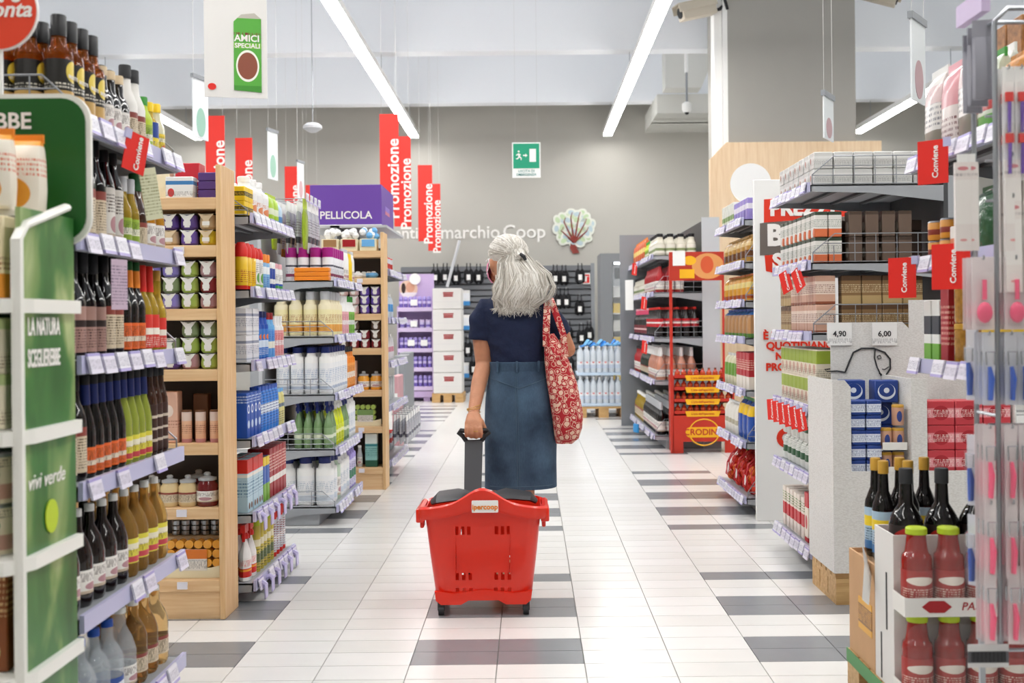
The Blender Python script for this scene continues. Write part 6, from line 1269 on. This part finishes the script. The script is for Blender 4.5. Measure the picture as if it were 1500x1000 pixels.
pole = MB().quadset([(hx-.042, bd+.005, .08), (hx+.042, bd+.005, .08), (hx+.042, bd+.022, .08), (hx-.042, bd+.022, .08), (hx-.046, bd+.005, .43), (hx+.046, bd+.005, .43), (hx+.046, bd+.022, .43), (hx-.046, bd+.022, .43)],
     [(0, 3, 2, 1), (4, 5, 6, 7), (0, 1, 5, 4), (1, 2, 6, 5), (2, 3, 7, 6), (3, 0, 4, 7)], 'plasticblack')
for i in range(3): pole.box(hx-.03+.028*i, bd+.001, .41, hx-.022+.028*i, bd+.005, .422, 'black')
ob('handle_base', pole.mesh('handle_base', False), bk)
yT = HY-by0
up_ = MB().quadset([(hx-.037, bd+.0055, .42), (hx+.037, bd+.0055, .42), (hx+.037, bd+.02, .42), (hx-.037, bd+.02, .42), (hx-.04, yT-.006, HZ-.03), (hx+.04, yT-.006, HZ-.03), (hx+.04, yT+.008, HZ-.03), (hx-.04, yT+.008, HZ-.03)],
     [(0, 3, 2, 1), (4, 5, 6, 7), (0, 1, 5, 4), (1, 2, 6, 5), (2, 3, 7, 6), (3, 0, 4, 7)], mat('handlegrey', '#3a3a3e', .5))
ob('pull_bar', up_.mesh('pull_bar', False), bk)
ob('grip', MB().tube([(hx-.034, yT, HZ-.035), (hx-.05, yT, HZ-.012), (hx-.068, yT, HZ+.002), (hx-.06, yT, HZ+.012), (hx, yT, HZ+.006), (hx+.06, yT, HZ+.012), (hx+.068, yT, HZ+.002), (hx+.05, yT, HZ-.012), (hx+.034, yT, HZ-.035)], .0105, 'plasticblack', 10).mesh('grip'), bk)
# ------------------------------------------------------------------ the shopper
def skin_mat():
    m = mat('skin', '#c98d6c', .5, sub=.08, noise=.06, nscale=40, bump=.15, bscale=120)
skin_mat(); mat('nail', '#d9a898', .3)
def knit():
    m = mat('navycloth', '#16213f', .85, noise=.12, nscale=30, bump=.25, bscale=60)
knit()
def denim():
    m = bpy.data.materials.new('denim'); m.use_nodes = True; nt = m.node_tree; b = nt.nodes['Principled BSDF']; L = nt.links.new
    tc = nt.nodes.new('ShaderNodeTexCoord'); n = nt.nodes.new('ShaderNodeTexNoise'); n.inputs['Scale'].default_value = 7; n.inputs['Detail'].default_value = 6; L(tc.outputs['Object'], n.inputs['Vector'])
    r = nt.nodes.new('ShaderNodeValToRGB'); e = r.color_ramp.elements; e[0].position = .3; e[0].color = lin('#22344a'); e[1].position = .72; e[1].color = lin('#4d6780'); L(n.outputs['Fac'], r.inputs[0])
    w_ = nt.nodes.new('ShaderNodeTexNoise'); w_.inputs['Scale'].default_value = 1; mp = nt.nodes.new('ShaderNodeMapping'); mp.inputs['Scale'].default_value = (420, 420, 60); L(tc.outputs['Object'], mp.inputs[0]); L(mp.outputs[0], w_.inputs['Vector'])
    mx = nt.nodes.new('ShaderNodeMix'); mx.data_type = 'RGBA'; mx.blend_type = 'OVERLAY'; mx.inputs[0].default_value = .35; L(r.outputs[0], mx.inputs[6]); L(w_.outputs['Fac'], mx.inputs[7]); L(mx.outputs[2], b.inputs['Base Color'])
    b.inputs['Roughness'].default_value = .9; MATS['denim'] = m
denim(); mat('denimseam', '#50677a', .9); mat('denimdark', '#22344a', .9)
def bagcloth():
    m = bpy.data.materials.new('floralcloth'); m.use_nodes = True; nt = m.node_tree; b = nt.nodes['Principled BSDF']; L = nt.links.new
    tc = nt.nodes.new('ShaderNodeTexCoord'); v = nt.nodes.new('ShaderNodeTexVoronoi'); v.inputs['Scale'].default_value = 33; v.inputs['Randomness'].default_value = .6; L(tc.outputs['Object'], v.inputs['Vector'])
    n = nt.nodes.new('ShaderNodeTexNoise'); n.inputs['Scale'].default_value = 95; L(tc.outputs['Object'], n.inputs['Vector'])
    ad = nt.nodes.new('ShaderNodeMath'); ad.operation = 'MULTIPLY_ADD'; L(n.outputs['Fac'], ad.inputs[0]); ad.inputs[1].default_value = .35; L(v.outputs['Distance'], ad.inputs[2])
    r = nt.nodes.new('ShaderNodeValToRGB'); r.color_ramp.interpolation = 'CONSTANT'; e = r.color_ramp.elements
    e[0].position = 0; e[0].color = lin('#b3282e'); e[1].position = .2; e[1].color = lin('#e6c4b0'); x = e.new(.56); x.color = lin('#b3222c'); x = e.new(.7); x.color = lin('#dcae9c'); x = e.new(.78); x.color = lin('#b3222c')
    L(ad.outputs[0], r.inputs[0]); L(r.outputs[0], b.inputs['Base Color']); b.inputs['Roughness'].default_value = .85; MATS['floralcloth'] = m
bagcloth()
def ell(c, rx, ry, z, n=28, ex=2.0, wob=0, ph=0):
    out = []
    for j in range(n):
        a = 2*PI*j/n; ca, sa = math.cos(a), math.sin(a); k = 1+wob*math.sin(5*a+ph)
        out.append((c[0]+rx*k*math.copysign(abs(ca)**(2/ex), ca), c[1]+ry*k*math.copysign(abs(sa)**(2/ex), sa), z))
    return out
YC = 5.15
person = thing('person', None, 'person in navy top and denim skirt pulling the red basket, tote on shoulder', 'person', (0, 0, 0))
hxc, hyc, hzc = -.108, 5.17, 1.455            # head centre
body = MB()
body.rings([ell((-.05, YC), .115, .085, .55), ell((-.05, YC), .15, .1, .7), ell((-.05, YC), .155, .108, .8), ell((-.053, YC), .13, .095, .9), ell((-.055, YC), .113, .085, .97), ell((-.06, YC), .125, .09, 1.06),
    ell((-.068, YC), .14, .095, 1.16), ell((-.075, YC), .15, .085, 1.22), ell((-.08, YC), .12, .065, 1.265), ell((-.085, YC+.01), .06, .052, 1.295), ell((-.095, YC+.015), .048, .05, 1.34), ell((-.1, YC+.02), .047, .052, 1.40)], 'skin')
body.ball((hxc, hyc, hzc), .085, 'skin', 20, 14, .9, 1.12, 1.32)
fd = Vector((-.55, .83, 0)).normalized(); sd = Vector((-fd.y, fd.x, 0))      # facing direction of the head
hc = Vector((hxc, hyc, hzc))
def hp_(f, s_, z): return hc+fd*f+sd*s_+Vector((0, 0, z))
body.tube([hp_(.085, 0, .02), hp_(.105, 0, -.012), hp_(.1, 0, -.03)], [.008, .014, .011], 'skin', 8)
body.ball(hp_(.05, 0, -.07), .05, 'skin', 12, 8, 1, 1, .9)
for s_ in (-1, 1): body.ball(hp_(-.005, s_*.078, -.015), .022, 'skin', 10, 6, .6, .8, 1.4)
# arms
EL = at(709, 533, 5.16); WR = at(694, 602, 5.0)
HND = Vector((HX, HY, HZ))
SHL = Vector((-.215, YC, 1.215))
body.tube([(-.17, YC, 1.22), SHL, Vector(((SHL.x+EL.x)/2-.008, 5.155, (SHL.z+EL.z)/2)), EL, (EL*.6+WR*.4)+Vector((-.004, 0, 0)), WR, WR*.55+(HND+Vector((0, 0, .05)))*.45], [(.035, .035), (.04, .042), (.043, .045), (.038, .04), (.036, .036), (.023, .027), (.03, .024)], 'skin', 16)
ELR = at(831, 512, 5.2); SHR = Vector((.075, YC, 1.21)); WRR = Vector((.11, 5.44, 1.12))
body.tube([(.03, YC, 1.22), SHR, (SHR+ELR)/2+Vector((.012, 0, .0)), ELR, ELR*.5+WRR*.5+Vector((.015, 0, -.005)), WRR, WRR+Vector((-.03, .07, .03))], [(.035, .035), (.04, .042), (.045, .045), (.04, .04), (.038, .038), (.024, .026), (.03, .02)], 'skin', 16)
# hand closed on the basket grip: palm above and behind the bar, four fingers over it, thumb below
palm = HND+Vector((0, -.002, .045))
body.tube([WR*.4+palm*.6+Vector((0, 0, .02)), palm, HND+Vector((0, -.012, .026))], [(.03, .022), (.041, .02), (.04, .016)], 'skin', 14, up=(0, 1, 0))
for i, (dx, L_, r) in enumerate([(-.031, .9, .0088), (-.0105, 1.02, .0094), (.0105, 1.08, .0096), (.0315, 1.0, .0092)]):
    k = HND+Vector((dx, -.019, .024)); body.tube([k+Vector((0, .01, .01)), k+Vector((0, -.003, -.002)), k+Vector((dx*.06, -.006, -.021*L_)), k+Vector((dx*.04, .005, -.038*L_)), k+Vector((0, .021, -.041*L_)), k+Vector((0, .03, -.033*L_))], [r, r*1.12, r, r*.98, r*.92, r*.75], 'skin', 10)
body.tube([palm+Vector((.03, .012, .012)), HND+Vector((.046, .02, .018)), HND+Vector((.042, .026, -.004)), HND+Vector((.025, .028, -.016)), HND+Vector((.008, .03, -.02))], [.013, .0125, .0105, .0098, .0085], 'skin', 10)
# right hand, loosely curled in front of the chest
rh = WRR+Vector((-.035, .08, .035)); body.ball(rh, .034, 'skin', 12, 8, .6, 1.1, .9)
for i in range(4): z = .02-.014*i; p_ = rh+Vector((-.004, .03, z)); body.tube([p_, p_+Vector((-.012, .03, .0)), p_+Vector((-.035, .034, -.002)), p_+Vector((-.045, .018, -.002))], [.009, .0088, .008, .007], 'skin', 8)
body.tube([rh+Vector((0, .0, .025)), rh+Vector((-.015, .02, .045)), rh+Vector((-.035, .03, .04))], [.011, .01, .008], 'skin', 8)
# legs and feet
for s_, lx, ly in ((-1, at(738, 716, 5.17).x, 5.19), (1, at(768, 716, 5.14).x, 5.13)):
    body.tube([(lx*.6-.02, YC, .78), (lx*.9, YC, .6), (lx, ly-.01, .42), (lx-.01, ly-.025, .3), (lx-.02, ly-.015, .16), (lx-.025, ly, .07), (lx-.025, ly+.01, .03)], [(.085, .085), (.075, .078), (.048, .05), (.05, .055), (.036, .042), (.03, .036), (.032, .045)], 'skin', 16)
    lx -= .025
    body.tube([(lx, ly-.04, .028), (lx, ly+.05, .03), (lx+s_*.006, ly+.13, .02)], [(.03, .024), (.034, .024), (.034, .012)], 'skin', 12, up=(0, 0, 1))
bm_ = evaluated(body.mesh('body'), [('REMESH', dict(mode='VOXEL', voxel_size=.0045, use_smooth_shade=True)), ('SMOOTH', dict(factor=.5, iterations=4))])
ob('body', bm_, person)
for s_ in (-1, 1):
    ob('eye', MB().ball(hp_(.083, s_*.03, .012), .011, 'white', 10, 8).ball(hp_(.092, s_*.03, .012), .005, 'brown', 8, 6).mesh('eye'), person)
mk = MB(); mat('maskpink', '#f08fb2', .7)
R_ = []
for z, k, f in [(.012, .8, .098), (-.015, 1, .104), (-.045, 1.03, .108), (-.075, .95, .1), (-.1, .7, .085)]:
    row = []
    for j in range(11):
        a = (j-5)/5*1.25; rr = f+.004; row.append(hp_(rr*math.cos(a)*(.96+.04*math.cos(a)), .082*k*math.sin(a), z))
    R_.append(row)
vs = [p_ for r in R_ for p_ in r]; fs = [(i*11+j, i*11+j+1, (i+1)*11+j+1, (i+1)*11+j) for i in range(4) for j in range(10)]
mm = MB().quadset(vs, fs, 'maskpink')
for s_ in (-1, 1): mm.tube([hp_(.035, s_*.088, -.0), hp_(.0, s_*.096, .01), hp_(-.012, s_*.097, -.02), hp_(.03, s_*.088, -.06)], .002, 'white', 5)
ob('face_mask', mm.mesh('face_mask'), person)
# shoes
for s_, lx, ly in ((-1, at(738, 716, 5.17).x, 5.19), (1, at(768, 716, 5.14).x, 5.13)):
    lx -= .025
    ob('shoe', MB().slab([(lx-.035+(.006*s_), ly-.07), (lx+.035, ly-.07), (lx+.043, ly+.1), (lx+.025, ly+.175), (lx-.025, ly+.175), (lx-.043, ly+.1)], .002, .018, 'beige').tube([(lx-.043, ly+.09, .015), (lx-.03, ly+.09, .05), (lx, ly+.09, .06), (lx+.03, ly+.09, .05), (lx+.043, ly+.09, .015)], (.014, .004), 'beige', 6, up=(0, 1, 0)).mesh('shoe'), person)
# t-shirt
sh = MB()
sh.rings([ell((-.053, YC), .128, .098, .955), ell((-.053, YC), .126, .098, .985), ell((-.056, YC), .13, .101, 1.03), ell((-.062, YC), .14, .105, 1.1), ell((-.068, YC), .155, .108, 1.17), ell((-.074, YC), .165, .098, 1.225), ell((-.078, YC), .14, .08, 1.262), ell((-.085, YC+.01), .088, .066, 1.29), ell((-.092, YC+.012), .062, .06, 1.312)], 'navycloth')
sl_d = (EL-SHL).normalized()
sh.tube([(-.14, YC, 1.225), (-.2, YC, 1.225), SHL+sl_d*.03+Vector((-.008, 0, 0)), SHL+sl_d*.085+Vector((-.01, 0, 0)), SHL+sl_d*.125+Vector((-.012, 0, 0))], [(.055, .06), (.056, .062), (.058, .062), (.056, .06), (.056, .06)], 'navycloth', 18)
sr_d = (ELR-SHR).normalized()
sh.tube([(0, YC, 1.225), (.05, YC, 1.225), SHR+sr_d*.03+Vector((.006, 0, 0)), SHR+sr_d*.09+Vector((.01, 0, 0)), SHR+sr_d*.125+Vector((.01, 0, 0))], [(.055, .06), (.056, .06), (.056, .058), (.055, .058), (.055, .058)], 'navycloth', 18)
shm = evaluated(sh.mesh('t_shirt'), [('REMESH', dict(mode='VOXEL', voxel_size=.006, use_smooth_shade=True)), ('SMOOTH', dict(factor=.5, iterations=5))])
from mathutils import noise as mn
for v in shm.vertices:      # soft folds across the back
    p_ = v.co; v.co = p_+Vector(v.normal)*(.0045*mn.noise(Vector((p_.x*9, p_.y*6, p_.z*22+p_.x*14)))+.003*mn.noise(Vector((p_.x*22, p_.y*12, p_.z*30))))
ob('t_shirt', shm, person)
# skirt
rings_ = []
for z, c, rx, ry in [(.405, -.048, .164, .125), (.45, -.048, .164, .126), (.52, -.048, .163, .127), (.6, -.047, .164, .13), (.68, -.046, .165, .131), (.76, -.046, .163, .13), (.82, -.048, .157, .126), (.88, -.05, .146, .117), (.93, -.052, .135, .107), (.962, -.053, .128, .1), (.985, -.053, .126, .098)]:
    rings_.append([(x+.003*mn.noise(Vector((x*18, y*9, z*5))), y-.006*mn.noise(Vector((x*16, 2, z*4))), z+(.012*(x+.05) if z < .5 else 0)) for x, y, _ in ell((c, YC), rx*1.02, ry, z, 48, 2.35)])
skirt = MB().rings(rings_, 'denim', False, False)
inner = [[(x*.985-.0007, YC+(y-YC)*.98, z) for x, y, z in r] for r in rings_[:3]]
skirt.rings(list(reversed(inner)), 'denim', False, False)
sk_ = ob('skirt', skirt.mesh('skirt'), person)
def ysk(x, z):     # back surface of the skirt
    best = None
    for i in range(len(rings_)-1):
        z0, z1 = rings_[i][0][2], rings_[i+1][0][2]
        if min(z0, z1)-.02 <= z <= max(z0, z1)+.02:
            t_ = 0 if z1 == z0 else max(0, min(1, (z-z0)/(z1-z0)))
            pts = [p_ for p_ in rings_[i] if p_[1] < YC]; pts2 = [p_ for p_ in rings_[i+1] if p_[1] < YC]
            ya = min(pts, key=lambda q: abs(q[0]-x))[1]; yb_ = min(pts2, key=lambda q: abs(q[0]-x))[1]
            return ya+(yb_-ya)*t_-.0012
    return YC-.12
def seam(pts, r=.0016, m='denimseam'): return MB().tube([(x, ysk(x, z), z) for x, z in pts], r, m, 5).mesh('seam')
xc = at(757, 600, 5.05).x
ob('seam', seam([(xc-.003+.004*math.sin(z*4), z) for z in [.41+.03*i for i in range(18)]]), sk_)
ob('seam', seam([(xc+.006+.004*math.sin(z*4), z) for z in [.41+.03*i for i in range(18)]], .001), sk_)
ob('seam', seam([(-.185+.017*i, .868+.006*abs(i-8)-.0) for i in range(17)]), sk_)
ob('seam', seam([(-.19+.018*i, .422+.012*(-.14+.018*i)) for i in range(17)]), sk_)
wbr = []
for z, e in [(.945, .0015), (.985, .003), (.988, .0)]: wbr.append(ell((-.053, YC), .132+e, .103+e, z, 48, 2.3))
ob('waistband', MB().rings(wbr, 'denim', False, False).mesh('waistband'), sk_)
for x in (-.06, -.15, .04):
    ob('belt_loop', bevel(MB().box(x-.006, YC-.112, .94, x+.006, YC-.1, .992, 'denim').mesh('belt_loop', False), .002, 1), sk_, (0, -.0 if x == -.06 else .012 if x < -.1 else .02, 0))
# hair: half tied, silver
mat('hair', '#d6d1c8', .45, noise=.12, nscale=60); mat('hairdark', '#b5aea3', .45); mat('hairlight', '#efece6', .4); HC = hc-fd*.018+Vector((.002, 0, .038))
hr = MB()
hr.ball(HC, .094, 'hair', 24, 14, .98, 1.07, .9)
tie = at(766, 377, 5.03)
mass = [(at(757, 366, 5.1), .035, .035), (at(759, 385, 5.075), .078, .045), (at(767, 402, 5.06), .106, .055), (at(768, 420, 5.05), .122, .058), (at(764, 437, 5.05), .112, .05), (at(759, 451, 5.06), .07, .03)]
hr.rings([ell((c.x, c.y), rx, ry, c.z, 24) for c, rx, ry in reversed(mass)], 'hair')
hm = evaluated(hr.mesh('hair'), [('REMESH', dict(mode='VOXEL', voxel_size=.006, use_smooth_shade=True)), ('SMOOTH', dict(factor=.5, iterations=8))])
hair = ob('hair', hm, person)
st_ = [MB(), MB(), MB()]; rh_ = random.Random(5)
def strand(pts, r=.0016, k=None): st_[rh_.randrange(3) if k is None else k].tube(pts, [r*q for q in ([.8]+[1.0]*(len(pts)-2)+[.3])], ('hair', 'hairdark', 'hairlight')[0], 4)
tiev = Vector((tie.x, tie.y, tie.z))
for i in range(420):     # crown strands swept back to the tie
    th = rh_.uniform(-2.2, 2.0); el = rh_.uniform(.05, 1.45)
    dirv = Vector((math.sin(th)*math.cos(el), -math.cos(th)*math.cos(el)*.9+.15, math.sin(el))).normalized()
    def onhead(d_): return Vector((HC.x+d_.x*.0935, HC.y+d_.y*.102, HC.z+d_.z*.0865))
    p0 = onhead(dirv); tv = (tiev-HC); tv = Vector((tv.x/.0935, tv.y/.102, tv.z/.0865)).normalized()
    pts = []
    for q in range(6):
        d_ = dirv.lerp(tv, q/5).normalized(); pts.append(onhead(d_)*1.0+d_*.001)
    strand(pts, rh_.uniform(.0012, .0022))
locks = [(rh_.uniform(PI*.98, PI*2.02), rh_.uniform(.78, 1.12), rh_.uniform(0, 6), rh_.uniform(.006, .017), rh_.uniform(1.0, 2.0), rh_.gauss(0, .12), rh_.uniform(-.02, .03)) for _ in range(62)]
for i in range(900):     # loose length falling over the back in wavy locks
    lk = rh_.choice(locks); a = lk[0]+rh_.gauss(0, .045); k0 = lk[1]+rh_.gauss(0, .035)
    j0 = rh_.choice((0, 0, 1, 1, 2)); pts = []
    ph = lk[2]; amp = lk[3]; drift = lk[5]
    nst = rh_.choice((len(mass), len(mass), len(mass)-1))
    for j in range(j0, nst):
        c, rx, ry = mass[j]; aa = a+drift*(j-j0)*.3
        kk = k0+(.05*(j-3) if j > 3 else 0)
        pts.append(Vector((c.x+rx*kk*math.cos(aa)+amp*(.3+.25*j)*math.sin(ph+j*lk[4]), c.y+ry*1.03*math.sin(aa)-.002, c.z+rh_.uniform(-.004, .004))))
    if j0 == 0: pts.insert(0, tiev+Vector((rh_.uniform(-.03, .012), -.005, rh_.uniform(-.008, .012))))
    if nst == len(mass): pts.append(pts[-1]+Vector((rh_.uniform(-.03, .03), rh_.uniform(-.012, .0), -rh_.uniform(.0, .02)-max(0, lk[6]))))
    strand(pts, rh_.uniform(.0012, .0024))
for i in range(130):     # flyaway curls at the edge
    a = rh_.choice((rh_.uniform(-.5, .5), rh_.uniform(PI-.35, PI+.3))); j = rh_.choice((1, 2, 3, 4)); c, rx, ry = mass[j]
    b0 = Vector((c.x+rx*math.cos(a)*.93, c.y+ry*math.sin(a)*.8, c.z)); s_ = 1 if math.cos(a) > 0 else -1; L_ = rh_.uniform(.012, .04) if s_ > 0 else rh_.uniform(.006, .016)
    strand([b0, b0+Vector((s_*L_*.6, 0, rh_.uniform(-.01, .015))), b0+Vector((s_*L_, -.004, -rh_.uniform(.005, .03))), b0+Vector((s_*L_*.7, -.004, -rh_.uniform(.02, .05)))], .0009)
for q, m in enumerate(('hair', 'hairdark', 'hairlight')):
    me = st_[q].mesh('hair_strands', True, 80); me.materials.clear(); me.materials.append(MATS[m]); ob('hair_strands', me, hair)
ob('hair_tie', MB().tube([tiev+Vector((-.012, -.012, .016)), tiev+Vector((.004, -.018, .004)), tiev+Vector((.012, -.014, -.012))], [.007, .009, .007], 'dark', 10).mesh('hair_tie'), hair)
# bracelet and ring
bz = WR+Vector((0, -.002, .012))
bt = MB()
for dz, tl_ in ((0, .12), (-.012, -.15), (.008, .3)):
    bt.tube([bz+Vector((.031*math.cos(a*PI/10), .033*math.sin(a*PI/10), dz+tl_*.03*math.cos(a*PI/10))) for a in range(20)], .0016, 'gold', 6, closed=True)
ob('bracelet', bt.mesh('bracelet'), person)
rg = HND+Vector((.0105, -.023, .012)); ob('finger_ring', MB().tube([rg+Vector((.0112*math.cos(a*PI/8), .0112*math.sin(a*PI/8), .002*math.sin(a*PI/8))) for a in range(16)], .0016, 'gold', 6, closed=True).mesh('finger_ring'), person)
# red floral tote on the shoulder
YB = 5.055
BODY = sorted([(.405, -.048, .167, .126), (.6, -.047, .168, .131), (.76, -.046, .167, .131), (.88, -.05, .149, .118), (.962, -.053, .134, .106), (1.03, -.056, .131, .102), (1.1, -.062, .141, .106), (1.17, -.068, .156, .109)])
def press(p_):       # cloth of the bag lies against skirt and shirt instead of entering them
    x, y, z = p_
    for (z0, c0, a0_, b0_), (z1, c1, a1_, b1_) in zip(BODY, BODY[1:]):
        if z0 <= z <= z1:
            t_ = (z-z0)/(z1-z0); c = c0+(c1-c0)*t_; ra = a0_+(a1_-a0_)*t_; rb_ = b0_+(b1_-b0_)*t_; u = abs(x-c)/ra
            if u < 1:
                ys = YC-rb_*(1-u**2.35)**(1/2.35)
                return (x, min(y, ys+.001), z)
    return p_
def tb(px, py): return at(px, py, YB)
outline = [(489, 797, 812), (505, 797, 823), (530, 798, 834), (560, 801, 845), (590, 806, 852), (610, 809, 855), (628, 811, 853), (642, 813, 848), (650, 815, 838)]
R_ = []
for i, (py, xl_, xr_) in enumerate(outline):
    a, b = tb(xl_, py), tb(xr_, py); c = (a+b)/2; rx = (b.x-a.x)/2; dpt = [.02, .045, .06, .075, .085, .088, .085, .07, .03][i]
    R_.append([(x+.004*mn.noise(Vector((x*20, y*20, py*.05))), y+.006*mn.noise(Vector((x*25, 3, py*.04))), c.z+.006*mn.noise(Vector((x*22, y*18, i)))) for x, y, _ in ell((c.x, YB+.02), rx, dpt, 0, 28, 2.4)])
R_ = [[press(p_) for p_ in r] for r in R_]
tote = thing('tote_bag', MB().rings(list(reversed(R_)), 'floralcloth', True, True).mesh('tote_bag', True, 60), 'red floral cloth tote bag on the shopper shoulder', 'bag')
top = R_[0]
def strap(p0, p1, ymid, nm='strap'):
    s0, s1 = tb(*p0), tb(*p1); pk = tb(803, 440)
    return MB().tube([Vector((s0.x, YB-.015+ymid, s0.z-.06)), Vector((s0.x, YB-.02+ymid, s0.z)), Vector(((s0.x+pk.x)/2-.002, YB-.022+ymid, (s0.z+pk.z)/2)), Vector((pk.x-.004, YB+.01, pk.z-.004)), Vector((pk.x-.01, YC, pk.z+.022)), Vector((pk.x+.0, YC+.09, pk.z-.02)), Vector((s0.x+.012, YC+.1, s1.z))], [(.016, .004)]*7, 'floralcloth', 8, up=(0, 1, 0)).mesh(nm)
ob('strap', strap((800, 488), (826, 492), 0), tote)
ob('strap', MB().tube([tb(828, 512)+Vector((0, -.01, -.03)), tb(825, 490)+Vector((0, -.008, 0)), tb(816, 464)+Vector((0, .0, 0)), tb(809, 444)+Vector((0, .02, 0)), Vector((tb(803, 440).x+.012, YC+.02, tb(803, 440).z+.01))], [(.015, .004)]*5, 'floralcloth', 8, up=(0, 1, 0)).mesh('strap'), tote)
fold = MB().tube([tb(806, 505)+Vector((0, -.05, 0)), tb(814, 522)+Vector((0, -.062, 0)), tb(824, 520)+Vector((0, -.062, 0)), tb(829, 500)+Vector((0, -.045, 0))], [(.008, .006)]*4, 'floralcloth', 8)
ob('knot_loop', fold.mesh('knot_loop'), tote)
